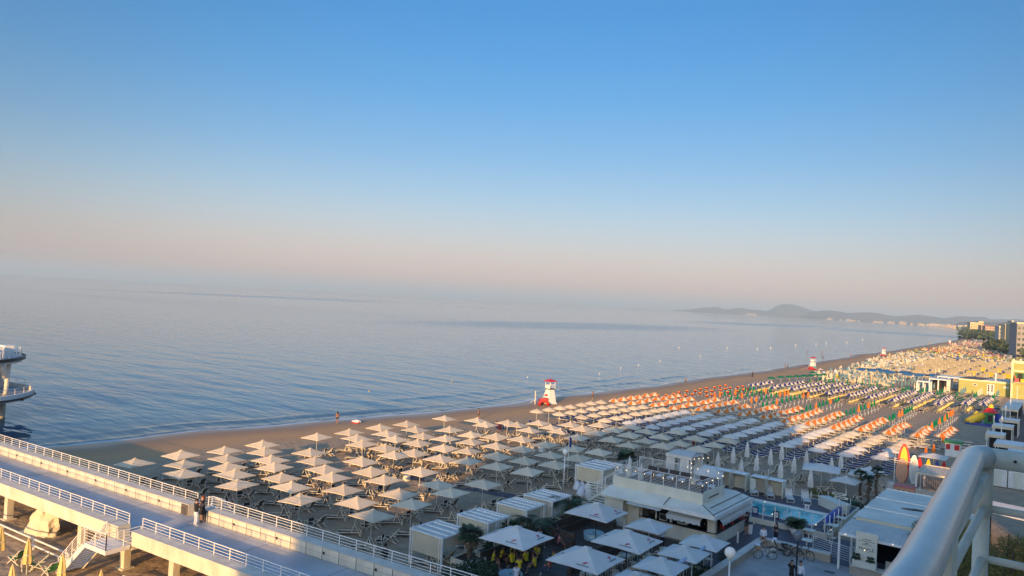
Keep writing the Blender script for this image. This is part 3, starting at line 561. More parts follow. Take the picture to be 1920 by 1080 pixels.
def closed_mesh(h0, h1, r, n=12):
    return MB().lathe([(r * .95, h0), (r, h0 + (h1 - h0) * .12), (r * .8, h0 + (h1 - h0) * .5), (r * .45, h0 + (h1 - h0) * .82), (r * .22, h0 + (h1 - h0) * .95), (.02, h1)], n, rip=lambda j: 1.12 if j % 2 else .82)
def vent_mesh(apex, s, square):
    mb = MB(); n = 4 if square else 10
    mb.lathe([(s, apex - s * .16), (.03, apex + .055)], n, mi=0, cap=False)
    if square: mb.v = [(x * cos(pi / 4) - y * sin(pi / 4) if False else x, y, z) for x, y, z in mb.v]
    return mb
def mk_parasol(name, cat, kind, side, apex, edge, cmats, stripe=None, polez=None, n_gore=8):
    t = thing(name, None, cat)
    canopy_mesh(kind, side, apex, edge, cmats, stripe, n_gore=n_gore).build('canopy', cmats, t)
    MB().tube([(0, 0, -.05), (0, 0, apex - .03)], .026, 8).build('pole', M['pole'], t)
    v = vent_mesh(apex + .005, .24 if kind == 'square' else .1, kind == 'square').build('vent_cap', cmats[0], t)
    if kind == 'square': v.rotation_euler.z = pi / 4
    MB().lathe([(.03, apex + .05), (.03, apex + .09), (.005, apex + .12)], 6).build('finial', M['pole'], t)
    if kind == 'square':
        for k in range(4):
            a = pi / 4 + k * pi / 2; m_ = MB(); r = side / 2 * sqrt(2); m_.bar((0, 0, apex - .08), (r * cos(a) * .98, r * sin(a) * .98, edge - .02), .022); m_.build('rib', M['pole'], t)
    return t
SQ = mk_parasol('square_parasol', 'parasol', 'square', 2.42, 2.5, 2.05, [M['ecru']])
SQW = mk_parasol('square_parasol', 'parasol', 'square', 2.42, 2.5, 2.05, [M['white_canvas']])
RD = mk_parasol('round_parasol', 'parasol', 'round', 2.15, 2.32, 1.95, [M['white_canvas']])
RD_LIT = mk_parasol('round_parasol', 'parasol', 'round', 2.15, 2.32, 1.95, [M['ecru']])
OR = mk_parasol('striped_parasol', 'striped parasol', 'round', 2.15, 2.36, 1.86, [M['orange'], M['cream']], True, n_gore=8)
BW = mk_parasol('striped_parasol', 'striped parasol', 'round', 2.1, 2.36, 1.86, [M['blue'], M['cream']], True, n_gore=8)
GRO = mk_parasol('round_parasol', 'parasol', 'round', 2.3, 2.3, 1.9, [M['green']])
def mk_closed(name, cmat, h0=.95, h1=2.35, r=.17, base=True):
    t = thing(name, None, 'closed parasol'); closed_mesh(h0, h1, r).build('canopy', cmat, t, smooth=False)
    MB().tube([(0, 0, -.05), (0, 0, h1 + .05)], .026, 8).build('pole', M['pole'], t)
    if base: MB().tube([(0, 0, h0 + (h1 - h0) * .35), (0, 0, h0 + (h1 - h0) * .38)], r * .93, 12).build('tie_strap', M['pole'], t)
    return t
CW = mk_closed('closed_parasol', M['white_canvas'], .8, 2.65, .27); CY = mk_closed('closed_parasol', M['yellow'], .7, 2.2, .24)
CG = mk_closed('closed_parasol', M['green'], .95, 2.15, .19, False); CO = mk_closed('closed_parasol', M['orange'], .95, 2.1, .2, False); CT = mk_closed('closed_parasol', M['teal'], .8, 2.2, .24, False)
CC = mk_closed('closed_parasol', M['cream'], .8, 2.3, .24, False)
# deck furniture
def mk_lounger():
    t = thing('sling_lounger', None, 'lounger'); f = MB()
    for y in (-.32, .32):
        f.bar((-1.15, y, .30), (.55, y, .36), .045, .05)                     # side rail
        f.bar((-1.02, y, .3), (-1.08, y, 0), .04); f.bar((.55, y, .38), (.62, y, 0), .045)
        f.bar((.62, y, .0), (.12, y, 1.0), .045); f.bar((-.12, y, .33), (.12, y, 1.0), .04)
    f.bar((-1.15, -.32, .3), (-1.15, .32, .3), .04); f.bar((.12, -.32, 1.0), (.12, .32, 1.0), .045); f.bar((.6, -.32, .12), (.6, .32, .12), .04); f.bar((-1.06, -.32, .1), (-1.06, .32, .1), .035)
    f.build('frame', M['frame'], t)
    s = MB(); pr = [(-1.13, .32), (-.6, .24), (-.1, .27), (.05, .62), (.12, 1.0)]
    for i in range(4):
        a, b = pr[i], pr[i + 1]
        for off in (0, -.012): q = [(a[0], -.27, a[1] + off), (b[0], -.27, b[1] + off), (b[0], .27, b[1] + off), (a[0], .27, a[1] + off)]; s.face(q if off == 0 else q[::-1])
    s.build('sling', M['khaki'], t); return t
def mk_deckchair():
    t = thing('deck_chair', None, 'deck chair'); f = MB()
    for y in (-.29, .29):
        f.bar((-.5, y, .02), (.5, y, .98), .045); f.bar((.55, y * .92, .02), (-.45, y * .92, .48), .045); f.bar((.02, y, .52), (.4, y, .02), .035); f.bar((-.1, y * 1.05, .6), (.38, y * 1.05, .62), .06, .03)
    f.bar((.5, -.29, .98), (.5, .29, .98), .045); f.bar((-.45, -.27, .48), (-.45, .27, .48), .045); f.bar((.55, -.27, .04), (.55, .27, .04), .04); f.build('frame', M['frame'], t)
    s = MB(); pr = [(-.44, .48), (-.15, .30), (.12, .38), (.35, .75), (.49, .96)]
    for i in range(4):
        a, b = pr[i], pr[i + 1]
        for off in (0, -.012): q = [(a[0], -.25, a[1] + off), (b[0], -.25, b[1] + off), (b[0], .25, b[1] + off), (a[0], .25, a[1] + off)]; s.face(q if off == 0 else q[::-1])
    s.build('sling', M['khaki'], t); return t
def mk_director():
    t = thing('director_chair', None, 'folding chair'); f = MB()
    for x in (-.22, .22):
        f.bar((x, -.27, 0), (x, .27, .45), .035); f.bar((x, .27, 0), (x, -.27, .45), .035); 
    for y in (-.27, .27): f.bar((-.25, y, .45), (.25, y, .45), .035); f.bar((-.25, y, .66), (.22, y, .66), .045, .025); f.bar((.22, y, .45), (.24, y, .92), .035); f.bar((-.22, y, .45), (-.22, y, .66), .03)
    f.build('frame', M['frame'], t)
    MB().box(-.22, .22, -.26, .26, .44, .455).build('seat', M['black_cloth'], t); MB().box(.215, .235, -.27, .27, .68, .90).build('backrest', M['black_cloth'], t); return t
LG, DC, DR = mk_lounger(), mk_deckchair(), mk_director()
def mk_sunbed(name, cm, fm, hood=None):
    t = thing(name, None, 'sunbed'); f = MB()
    for y in (-.3, .3): f.bar((-.95, y, .34), (.95, y, .34), .045, .045); 
    for x in (-.7, .65):
        for y in (-.3, .3): f.bar((x, y, 0), (x, y, .34), .04)
    f.build('frame', fm, t)
    s = MB(); s.box(-.95, .3, -.3, .3, .36, .39); s.bar((.3, 0, .38), (.92, 0, .66), .6, .03); s.build('mattress', cm, t)
    if hood: m_ = MB(); m_.bar((.70, 0, .72), (.98, 0, .84), .56, .03); m_.bar((.96, 0, .84), (1.02, 0, .66), .56, .02); m_.build('sun_hood', hood, t)
    return t
SBB = mk_sunbed('sunbed', M['navy'], M['white']); SBC = mk_sunbed('sunbed', M['cream'], M['white']); SBY = mk_sunbed('sunbed', M['yellow'], M['white'], M['yellow']); SBG = mk_sunbed('sunbed', M['green'], M['white']); SBN = mk_sunbed('sunbed', M['sea_blue'], M['white'])
SBO = mk_sunbed('sunbed', M['red_canvas'], M['white'], M['orange'])
TB = thing('beach_table', None, 'table'); MB().tube([(0, 0, 0), (0, 0, .62)], .035, 8).build('pedestal', M['white'], TB); MB().lathe([(.30, .62), (.31, .65), (.02, .65)], 14).build('table_top', M['white'], TB)

BULK = {}
def place_bulk(key, proto, loc, rz): BULK.setdefault(key, []).append((proto, Vector(loc), rz))
def flush_bulk():
    for (name, label), L in BULK.items():
        mb = MB(); mats = []
        for proto, loc, rz in L:
            R = Matrix.Translation(loc) @ Matrix.Rotation(rz, 4, 'Z')
            for ch in KIDS[proto.name]:
                mt = ch.data.materials[0]
                if mt not in mats: mats.append(mt)
                k = len(mb.v); mb.v += [tuple(R @ v.co) for v in ch.data.vertices]
                for p in ch.data.polygons: mb.f.append(tuple(k + i for i in p.vertices)); mb.m.append(mats.index(mt))
        o = mb.build(name, mats); props(o, label, None, None, 'stuff')
def remove_proto(o):
    for c in KIDS.get(o.name, []): bpy.data.objects.remove(c)
    bpy.data.objects.remove(o)
# ---- square ecru parasols: read off the photograph on to the sand
sqpx = [(255,857),(341,844),(345,861),(343,877),(423,835),(424,849),(430,865),(439,880),(447,898),(493,825),(498,838),(508,852),(516,866),(529,885),(544,902),(563,925),(595,810),(581,841),(590,855),(608,869),(622,887),(644,907),(669,930),(697,953),(657,802),(669,813),(681,825),(677,855),(696,873),(722,890),(747,914),(772,934),(712,794),(725,805),(741,815),(722,832),(737,844),(763,788),(778,797),(792,809),(783,822),(775,839),(788,876),(820,897),(847,912),(833,777),(844,799),(836,814),(832,831),(824,850),(905,897),(884,806),(893,781),(911,788),(883,820),(930,811),(951,785),(970,791),(877,839),(929,828),(976,817),(991,800),(1011,786),(1032,794),(876,856),(932,845),(978,835),(1025,825),(1050,802),(1069,788),(933,865),(984,854),(1031,845),(1075,834),(1083,812),(1091,797),(991,874),(1040,862),(1084,850),(1123,839),(1119,804),(1147,817),(1134,860),(1125,791),(1151,798),(1183,792),(1180,809),(1211,802),(1179,828),(1210,819),(1240,812),(1269,804),(1243,829),(1275,823),(1304,815),(1365,819),(1311,835),(1280,843),(1340,827)]
pos = [at(x, y + 1.5, 2.5) for x, y in sqpx]
lines = {}
for p in pos: lines.setdefault(min(range(11), key=lambda k: abs(p.x - (-65.4 + 3.1 * k))), []).append(p)
for k in sorted(lines):
    for i, p in enumerate(sorted(lines[k], key=lambda q: q.y)):
        wh = f'{od(i)} from pier, {od(k)} line from sea'
        sh = '' if p.x < -49 else ''
        rz = rad(8) + random.uniform(-.08, .08)
        q = place(SQ, (p.x, p.y, random.uniform(-.06, .05)), rz, f'square ecru parasol, {wh}', 'square parasols set out in lines on the sand'); q.rotation_euler.x = random.uniform(-.045, .045); q.rotation_euler.y = random.uniform(-.045, .045); s_ = random.uniform(.96, 1.03); q.scale = (s_, s_, random.uniform(.97, 1.02))
        j = lambda a=.15: random.uniform(-a, a)
        place(LG, (p.x + .95 + j(), p.y - 1.05 + j(), 0), rad(35) + j(.15), f'low sling lounger by the ecru parasol {wh}', 'sling loungers under the square parasols')
        if p.x + 0 < -30: place(DC, (p.x + .95 + j(), p.y + 1.15 + j(), 0), rad(20) + j(.3), f'deck chair by the ecru parasol {wh}', 'deck chairs under the square parasols')
        place(DR, (p.x + .85 + j(), p.y + .15 + j(), 0), rad(10) + j(.4), f'black folding chair by the ecru parasol {wh}', 'folding chairs under the square parasols')
# closed white parasols with loungers in the line in front of the bathing cabins
for i, (x, y) in enumerate([(1347,846),(1376,837),(1402,827),(1391,859),(1420,850),(1446,840),(1467,831),(1465,862),(1490,854),(1513,843),(1521,878),(1560,856),(1578,847)]):
    p = at(x, y, 2.7)
    wh = f'{od(i)} from the left beyond the cabins'
    place(CW, (p.x, p.y, 0), 0, f'closed white parasol standing on the shaded sand, {wh}', 'closed white parasols beyond the cabins')
    place(LG, (p.x + 1.0, p.y - .9, 0), rad(30) + random.uniform(-.2, .2), f'empty lounger beside the closed white parasol {wh}', 'loungers by the closed parasols')
    place(DC, (p.x + 1.1, p.y + .9, 0), rad(20) + random.uniform(-.3, .3), f'empty deck chair beside the closed white parasol {wh}', 'deck chairs by the closed parasols')
    place(DR, (p.x + .8, p.y + .1, 0), rad(15) + random.uniform(-.3, .3), f'black folding chair beside the closed white parasol {wh}', 'folding chairs by the closed parasols')
for i, (x, y, s) in enumerate([(1541,868,1.5),(1617,879,1.0),(1587,891,1.0),(1632,873,.9)]):
    p = at(x, y, 2.6); place(SQW, (p.x, p.y, 0), rad(12 - 8 * i), f'open white square parasol on the shaded sand, {ORD[i]} of four left of the palms' if i else 'widest open white square parasol, just behind the closed parasols', None, (s, s, 1))
    place(LG, (p.x + 1, p.y - .9, 0), rad(30), f'lounger under the {ORD[i]} open white parasol left of the palms', None)
    place(DC, (p.x + 1, p.y + .9, 0), rad(20), f'deck chair under the {ORD[i]} open white parasol left of the palms', None)
# ---- round white parasols with blue sunbeds
RS = [88.9, 89.6, 90.4, 91, 91.6, 92, 92.5, 93, 93.5, 93.8, 94.0, 94.2, 94.0, 95.7]
for k in range(14):
    X = -62.2 + 3.43 * k
    for i in range(7):
        if k == 13 and i == 6: continue
        Y = RS[k] + 3.08 * i; wh = f'{od(i)} from pier, {od(k)} row from sea'
        place(RD_LIT if X < -50 or (k > 10 and i > 2) else RD, (X + random.uniform(-.1, .1), Y + random.uniform(-.1, .1), random.uniform(-.06, .05)), random.uniform(0, 1), f'round white parasol, {wh}', 'round white parasols in the blue sunbed area')  # sunlight put into the colour: ecru copies in lit rows, white ones in shade
        for sgn, sd in ((-1, 'pier'), (1, 'far')):
            if k < 1 and random.random() < .4: continue
            place(SBB, (X + random.uniform(-.2, .2) + .2, Y + sgn * .62, 0), pi + random.uniform(-.06, .06) + rad(8), f'blue sunbed, {sd} side, under round parasol {wh}', 'blue sunbeds under the round parasols')
# ---- orange striped parasols with pale sunbeds
ORS = [(0, 112, 6), (1, 112, 7), (2, 113, 6), (3, 113.5, 7), (4, 116, 6), (5, 116, 5), (6, 116.7, 6), (7, 116.5, 7), (8, 116, 7), (9, 116.5, 7), (10, 116.5, 6), (11, 118, 6), (12, 119.2, 5), (13, 120.6, 4), (14, 123.2, 4)]
for k, Y0, n in ORS:
    X = -62.2 + 3.43 * k if k < 14 else -14.8
    for i in range(n):
        Y = Y0 + 2.95 * i; wh = f'{od(i)} from pier, {od(k)} row from sea'
        place(OR, (X + random.uniform(-.1, .1), Y + random.uniform(-.15, .15), random.uniform(-.08, .05)), random.uniform(-.3, .3), f'orange and white striped parasol, {wh}', 'orange striped parasols')
        place(SBC, (X + .5, Y - .6, 0), pi + random.uniform(-.1, .1) + rad(8), f'cream sunbed under orange striped parasol {wh}', 'cream sunbeds under the orange parasols')
        place_bulk(('sunbed_rows', 'second beds packed tightly under the orange striped parasols'), SBC, (X + 2.0, Y + random.uniform(-.3, .3), 0), pi + random.uniform(-.2, .2))
        if i % 2 or k > 7: place_bulk(('sunbed_rows', 'second beds packed tightly under the orange striped parasols'), SBC, (X + .5, Y + .6, 0), pi + random.uniform(-.1, .1))
# rows of red sunbeds with orange hoods near the water
c = 0
for r, (X, Y0, n, dy) in enumerate([(-66, 136, 11, 3.6), (-63, 139, 11, 3.6), (-60, 146, 7, 4.2), (-57, 152, 5, 3.2)]):
    for i in range(n):
        place_bulk(('hooded_sunbed_rows', 'scattered rows of sunbeds with orange hoods near the water'), SBO, (X + random.uniform(-.4, .4), Y0 + dy * i + random.uniform(-.4, .4), 0), rad(-70) + random.uniform(-.2, .2))
# ---- closed green and orange parasols with round tables
GX = [-56.5, -53.0, -49.0, -45.0, -38.3, -31.5, -24.8, -18.0]
for r, X in enumerate(GX):
    for i in range(11):
        Y = 134 + (2 if r < 4 else 0) + 2.85 * i; wh = f'{od(i)} from pier, {od(r)} row from sea'
        if r < 3 and i < 2: continue
        org = random.random() < (.28 if r > 3 else .42)
        place(CO if org else CG, (X + random.uniform(-.15, .15), Y + random.uniform(-.15, .15), 0), 0, f'closed {"orange" if org else "green"} parasol, {wh}', f'closed {"orange" if org else "green"} parasols')
        place(TB, (X + .75, Y - .5, 0), 0, f'small round white table by the closed parasol {wh}', 'round white tables by the closed parasols')
# ---- blue striped parasols with yellow sunbeds
for r, (X, Y0, n) in enumerate([(-57.5, 166, 5), (-53.3, 167, 8), (-49.5, 168, 9), (-45.6, 168, 10), (-41.8, 168, 10), (-37.5, 168, 9), (-33.7, 169, 9), (-29.4, 169, 9), (-26.0, 169, 9), (-21.8, 172, 7), (-17.6, 178, 5), (-14.8, 181, 6)]):
    for i in range(n):
        Y = Y0 + 3.1 * i; wh = f'{od(i)} from pier, {od(r)} row from sea'
        place(BW, (X + random.uniform(-.15, .15), Y, random.uniform(-.08, .05)), random.uniform(-.3, .3), f'dark blue and white striped parasol, {wh}', 'dark blue striped parasols')
        place_bulk(('sunbed_rows', 'pale and navy beds filling the gaps between the dark blue striped parasols'), SBC if (i * 3 + r) % 4 else SBB, (X + 1.75, Y + random.uniform(-.3, .3), 0), rad(-60) + random.uniform(-.3, .3))
        for q_ in (-.75, .75): place_bulk(('hooded_sunbed_rows', 'rows of yellow hooded sunbeds under the dark blue striped parasols'), SBY, (X + .1, Y + q_, 0), rad(-60) + random.uniform(-.2, .2))
# ---- open green parasols near the shore, green sunbeds, teal and pale closed parasols
for i, (X, Y) in enumerate([(-60.5, 196), (-59.5, 200), (-58.7, 204), (-58, 208), (-57.3, 212), (-56.5, 216), (-56, 220), (-61, 190), (-60, 224)]):
    place(GRO, (X, Y, 0), 0, f'open green parasol near the shore beyond the striped ones, {ORD[i]} of its row', 'open green parasols near the shore')
for r in range(12):
    X = -56 + 3.6 * r
    for i in range(6):
        Y = 199.5 + 4.2 * i + (2 if r > 6 else 0); wh = f'{od(i)} from pier, {od(r)} row from sea'
        for q_ in (-1, 1): place_bulk(('sunbed_rows', 'green and cream sunbeds in rows beyond the dark blue striped parasols'), SBG if (r + i) % 3 else SBC, (X + q_ * .8, Y + q_, 0), rad(-70))
        gk = 0 if i < 3 else (1 if r % 2 else 2)
        if random.random() < .75: place((CG, CT, CC)[gk], (X + 1.3, Y + 2, 0), 0, f'closed {("green", "pale teal", "cream")[gk]} parasol among the green sunbeds, {wh}', 'closed parasols among the green sunbeds')
        place_bulk(('sunbed_rows', 'green and cream sunbeds in rows beyond the dark blue striped parasols'), SBG if gk == 0 else SBC, (X + 1.9, Y + .5, 0), rad(-70))
for r in range(7):
    X = -50 + 3.4 * r
    for i in range(5):
        Y = 226 + 5 * i; wh = f'{od(i)} from pier, {od(r)} row from sea'
        place(CT, (X, Y, 0), 0, f'closed pale teal parasol before the blue awnings, {wh}', 'closed teal parasols before the blue awnings')
# blue sail awnings in a line across the beach
for i in range(11):
    X = -53 + 2.75 * i; t = thing('awning', f'blue canvas shade sail beyond the teal parasols, {od(i)} from the sea', 'awning', (X, 258 - .25 * i + random.uniform(-4, 4), 0), rad(-12) + random.uniform(-.25, .25), 'blue shade sails in a line')
    if i == 0:
        m_ = MB(); m_.face([(-1.3, -2.6, 2.1), (1.3, -2.6, 2.1), (1.3, 0, 2.7), (-1.3, 0, 2.7)]); m_.face([(-1.3, 0, 2.7), (1.3, 0, 2.7), (1.3, 2.6, 2.1), (-1.3, 2.6, 2.1)]); m_.face([(-1.3, -2.6, 1.9), (1.3, -2.6, 1.9), (1.3, -2.6, 2.1), (-1.3, -2.6, 2.1)]); a0 = m_.build('canvas', M['sea_blue'], t)
        m_ = MB(); [m_.bar((x, y, 0), (x, y, 2.1), .07, up=(1, 0, 0)) for x in (-1.2, 1.2) for y in (-2.5, 2.5)]; a1 = m_.build('frame', M['white'], t)
    else:
        for a in (a0, a1): c_ = a.copy(); COL.objects.link(c_); c_.parent = t
# buff canvas wind breaks and yellow shade roofs
def mk_roof(name, cm, w, d, h0=1.9, h1=2.5):
    t = thing(name, None, 'sunshade'); m_ = MB(); m_.face([(-w, -d, h0), (w, -d, h0), (w, d, h1), (-w, d, h1)]); m_.face([(-w, -d, h0 - .3), (w, -d, h0 - .3), (w, -d, h0), (-w, -d, h0)]); m_.build('canvas', cm, t)
    m_ = MB(); [m_.bar((x, y, 0), (x, y, h0 if y < 0 else h1), .07, up=(1, 0, 0)) for x in (-w, w) for y in (-d, d)]; m_.build('frame', M['white'], t); return t
YR = mk_roof('sunshade', M['straw'], 1.5, .95, .9, 2.4); YB = mk_roof('sunshade', M['bright_yellow'], 1.5, .9, .7, 1.8); BF = mk_roof('sunshade', M['straw'], 1.1, .7, .6, 1.8)
for r in range(5):
    for i in range(8):
        X = -52 + 4.6 * i; Y = 268 + 8.5 * r; wh = f'{od(i)} from sea, {od(r)} row beyond the blue sails'
        if X < -36 and r > 2 and i % 2: place(CC, (X, Y, 0), 0, f'closed cream parasol, {wh}', 'closed cream parasols beyond the blue sails'); continue
        place(BF, (X, Y, 0), rad(-6), f'cream canvas wind shelter, {wh}', 'cream canvas wind shelters')
for r in range(6):
    for i in range(8):
        X = -50 + 5.2 * i; Y = 306 + 17 * r + i * .8; wh = f'{od(i)} from sea, {od(r)} row beyond the wind shelters'
        br = (r % 2 == 0 and i > 3 and r < 4)
        place(YB if br else YR, (X, Y, 0), rad(-4), f'{"bright yellow" if br else "pale yellow"} shade roof, {wh}', 'yellow canvas shade roofs')
        place_bulk(('sunbed_rows', 'dark blue sunbeds between the yellow canvas shade roofs'), SBB, (X + 2.5, Y - 2, 0), rad(-60))
        for q_ in range(4): place_bulk(('sunbed_rows', 'dark blue sunbeds between the yellow canvas shade roofs'), (SBB, SBB, SBC, SBN)[q_], (X + 2.4 + random.uniform(-.6, .6), Y + 1.5 + 3.2 * q_, 0), rad(-60) + random.uniform(-.4, .4))
# the far beach, too small to tell its parasols apart: joined masses by colour
def mass(name, label, mats, X0, X1, Y0, Y1, nx, ny, size, wts=None, hmin=1.2, hmax=2.3, jit=.35, closed=.4):
    mb = MB()
    for a in range(nx):
        for b in range(ny):
            u = (a + .5 + random.uniform(-jit, jit)) / nx; v = (b + .5 + random.uniform(-jit, jit)) / ny
            Y = Y0 + (Y1 - Y0) * v; cx = coast_x(Y) if Y < 1900 else -200; X = cx + X0 + (X1 - X0) * u
            if px((X, Y, 0))[0] > 1990: continue
            h = random.uniform(hmin, hmax); s = size * random.uniform(.8, 1.2); mi = random.choices(range(len(mats)), wts)[0]
            if random.random() < closed: mb.lathe([(s * .22, .5), (s * .2, h * .6), (.02, h)], 5, X, Y, mi, cap=False)
            else: mb.lathe([(s * .5, h * .8), (.02, h)], 6, X, Y, mi, cap=False)
            if random.random() < .8: mb.box(X + s * .5, X + s * .5 + 1.9, Y - .3, Y + .3, .1, .45, random.choices(range(len(mats)), wts)[0])
    o = mb.build(name, mats); props(o, label, None, None, 'stuff'); return o
mass('parasol_field', 'mixed small parasols and beds on the sand beside the yellow roofs', [M['teal'], M['cream'], M['khaki'], M['blue'], M['yellow']], 13, 86, 404, 455, 22, 16, 2.0)
mass('parasol_field', 'yellow and green parasols and beds across the middle distance', [M['bright_yellow'], M['cream'], M['green'], M['khaki'], M['teal']], 13, 100, 455, 520, 26, 14, 2.2, [2, 3, 1, 2, 1])
mass('parasol_field', 'rust and orange parasol rows in the far distance', [M['orange'], M['buff'], M['red_canvas'], M['cream']], 13, 115, 520, 570, 28, 9, 2.2, [1, 3, 2, 2])
mass('parasol_field', 'cream parasol rows in bright sun farther along', [M['cream'], M['buff'], M['yellow'], M['khaki']], 13, 130, 570, 680, 30, 14, 2.4, [4, 2, 2, 1])
mass('parasol_field', 'pink and white parasol rows far along the beach', [M['cream'], M['pink'], M['khaki'], M['buff']], 13, 150, 680, 900, 34, 20, 2.6, [3, 2, 2, 2])
mass('parasol_field', 'dusty speckle of parasols on the farthest beach', [M['cream'], M['buff'], M['khaki'], M['pink']], 14, 200, 900, 2500, 44, 60, 4.2, [4, 3, 2, 1])
mass('beach_gear', 'closed pale parasols and beds on the sand beyond the second lifeguard tower', [M['cream'], M['teal'], M['buff'], M['white_canvas']], 16, 36, 225, 330, 9, 26, 2.0, [4, 2, 2, 2], closed=.7)
mass('beach_gear', 'cream huddle of closed parasols and beds beyond the third lifeguard tower', [M['cream'], M['buff'], M['white_canvas'], M['teal']], 14, 36, 330, 460, 10, 26, 2.0, [4, 3, 2, 1], closed=.7)
mass('beach_gear', 'low yellow beds packed near the water left of the striped parasols', [M['yellow'], M['cream']], 20, 27, 172, 196, 5, 10, 1.4, [3, 2], hmin=.5, hmax=1.0, closed=0)

flush_bulk()
for p_ in (SBO, SBY, SBG, SBN, GRO) if False else (SBO, SBY, SBG, SBN): remove_proto(p_)
# ================================================================ PROMENADE, TERRACE, KIOSK, POOL
def slab(name, pts, z, m, kind=None, label=None, th=.15):
    o = MB().poly(pts, z - th, z).build(name, m)
    if kind: o['kind'] = kind
    if label: o['label'] = label
    return o
slab('paving', [(-18.35, -20), (8, -20), (8, 57.4), (-18.35, 57.4)], .30, M['paving'], 'structure', 'grey concrete promenade square with parked bicycles', .4)
slab('paving', [(-21.1, 50), (-18.6, 50), (-18.6, 63.5), (-21.1, 63.5)], .22, M['deck_grey'], 'structure', 'dark walkway between kiosk and promenade wall', .3)
slab('paving', [(-18.6, 57.8), (-8, 57.8), (-8, 64.5), (-18.6, 64.5)], .215, M['deck_grey'], 'structure', 'dark walkway in front of the pool', .3)
def planks(parent, x0, x1, y0, y1, z, w, m, along='y', th=.06, name='plank'):
    """boards laid side by side with open joints; sharing one mesh"""
    n = int((x1 - x0) / w) if along == 'y' else int((y1 - y0) / w)
    mb = MB()
    if along == 'y': mb.box(0, w - .02, y0, y1, z - th, z)
    else: mb.box(x0, x1, 0, w - .02, z - th, z)
    o = mb.build(name, m, parent)
    for i in range(n):
        q = o if i == 0 else o.copy()
        if i: COL.objects.link(q)
        q.location = (x0 + i * w, 0, random.uniform(-.004, .004)) if along == 'y' else (0, y0 + i * w, random.uniform(-.004, .004))
ter = thing('terrace_deck', 'dark wooden lounge terrace of long planks beside the kiosk', 'terrace', (0, 0, 0))
planks(ter, -31.6, -20.5, 33.5, 53.5, .34, .34, M['wood_dark'])
MB().box(-31.65, -20.45, 33.45, 53.55, -.1, .27).build('base', M['joint'], ter)
pd = thing('pool_deck', 'plum grey raised deck of boards around the turquoise pool', 'terrace', (0, 0, 0))
def deckpiece(x0, x1, y0, y1): planks(pd, x0, x1, y0, y1, .56, .3, M['deck_grey'], along='x', name='board')
deckpiece(-27.5, -15.55, 63.75, 65.4); deckpiece(-27.5, -15.55, 70.1, 75.0); deckpiece(-16.9, -15.55, 65.4, 70.1); deckpiece(-27.5, -24.4, 65.4, 70.1)
MB().box(-27.5, -15.5, 63.6, 63.74, 0, .62).box(-15.54, -15.42, 63.6, 75, 0, .62).box(-27.5, -15.5, 75.0, 75.1, 0, .6).build('retaining_wall', M['kiosk'], pd)
MB().box(-24.4, -16.9, 65.35, 65.5, .3, .60).box(-24.4, -16.9, 70.0, 70.25, .3, .62).box(-24.5, -24.3, 65.5, 70.0, .3, .6).box(-17.05, -16.85, 65.5, 70.0, .3, .6).build('pool_coping', M['white'], pd)
slab('pool_water', [(-24.3, 65.5), (-17.05, 65.5), (-17.05, 70.0), (-24.3, 70.0)], .46, M['pool'], 'structure', 'turquoise swimming pool water', .1)
def walls(label, pts, z0, z1, w=.45):
    t = thing('parapet_wall', label, 'wall', (pts[0][0], pts[0][1], 0)); o = Vector((pts[0][0], pts[0][1], 0))
    mb = MB(); mc = MB()
    for i in range(len(pts) - 1):
        a, b = Vector((*pts[i], 0)) - o, Vector((*pts[i + 1], 0)) - o; d = (b - a).normalized() * (w / 2 if i else 0)
        mb.bar(a - d + Vector((0, 0, (z0 + z1) / 2)), b + d * 0 + Vector((0, 0, (z0 + z1) / 2)), w, z1 - z0); mc.bar(a - d + Vector((0, 0, z1 + .035)), b + Vector((0, 0, z1 + .035)), w + .1, .07)
    mb.build('wall', M['parapet'], t); mc.build('coping', M['cap'], t)
walls('beige parapet wall of the promenade, the stretch where the man in white sits', [(-18.55, 36), (-18.55, 57.62), (-13.6, 57.62)], 0, .83)
SIGNY = 56.3
walls('beige parapet wall under the restaurant sign panel', [(-12.0, 56.3), (-7.5, 56.3)], 0, .88, .6)
railing('white railing curving past the cafe tables towards the restaurant', (-15.4, 59.6, .25), (-12.55, 58.6, .25), h=1.1, bars=6, sp=1.6)
railing('white railing left of the restaurant sign panel', (-12.5, 58.5, .25), (-11.9, 58.0, .25), h=1.3, bars=8, sp=.9)

# ---- kiosk with roof terrace
kq = thing('kiosk', 'cream beach bar with counters, lean-to roof, awnings and a railed roof terrace', 'building', (0, 0, 0))
mb = MB()
mb.box(-30.3, -28.6, 53.7, 58.8, 0, 2.55); mb.box(-28.6, -27.6, 54.6, 58.8, 0, 2.6)            # left store
mb.box(-27.6, -21.15, 54.75, 54.95, 0, 1.15); mb.box(-21.35, -21.15, 54.95, 61.0, 0, 1.2)      # counters
mb.box(-27.6, -21.15, 60.8, 61.0, 0, 2.75)
mb.build('wall', M['kiosk'], kq)
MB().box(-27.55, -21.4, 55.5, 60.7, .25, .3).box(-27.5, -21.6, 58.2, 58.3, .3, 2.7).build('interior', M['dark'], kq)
MB().box(-27.7, -21.1, 54.62, 55.0, 1.16, 1.21).box(-21.55, -21.0, 55.0, 61.0, 1.21, 1.26).build('counter_top', M['black'], kq)
for (x, y, r) in ((-21.55, 54.9, .3), (-24.9, 54.85, .1), (-27.5, 54.85, .08), (-26.2, 54.85, .05), (-21.3, 60.9, .12)):
    z_ = 1.2 if r < .06 else 0
    MB().box(x - r, x + r, y - r * .7, y + r * .7, z_, 2.74).build('pillar', M['kiosk'], kq)
rf = MB()
E1, E2 = 2.62, 2.95
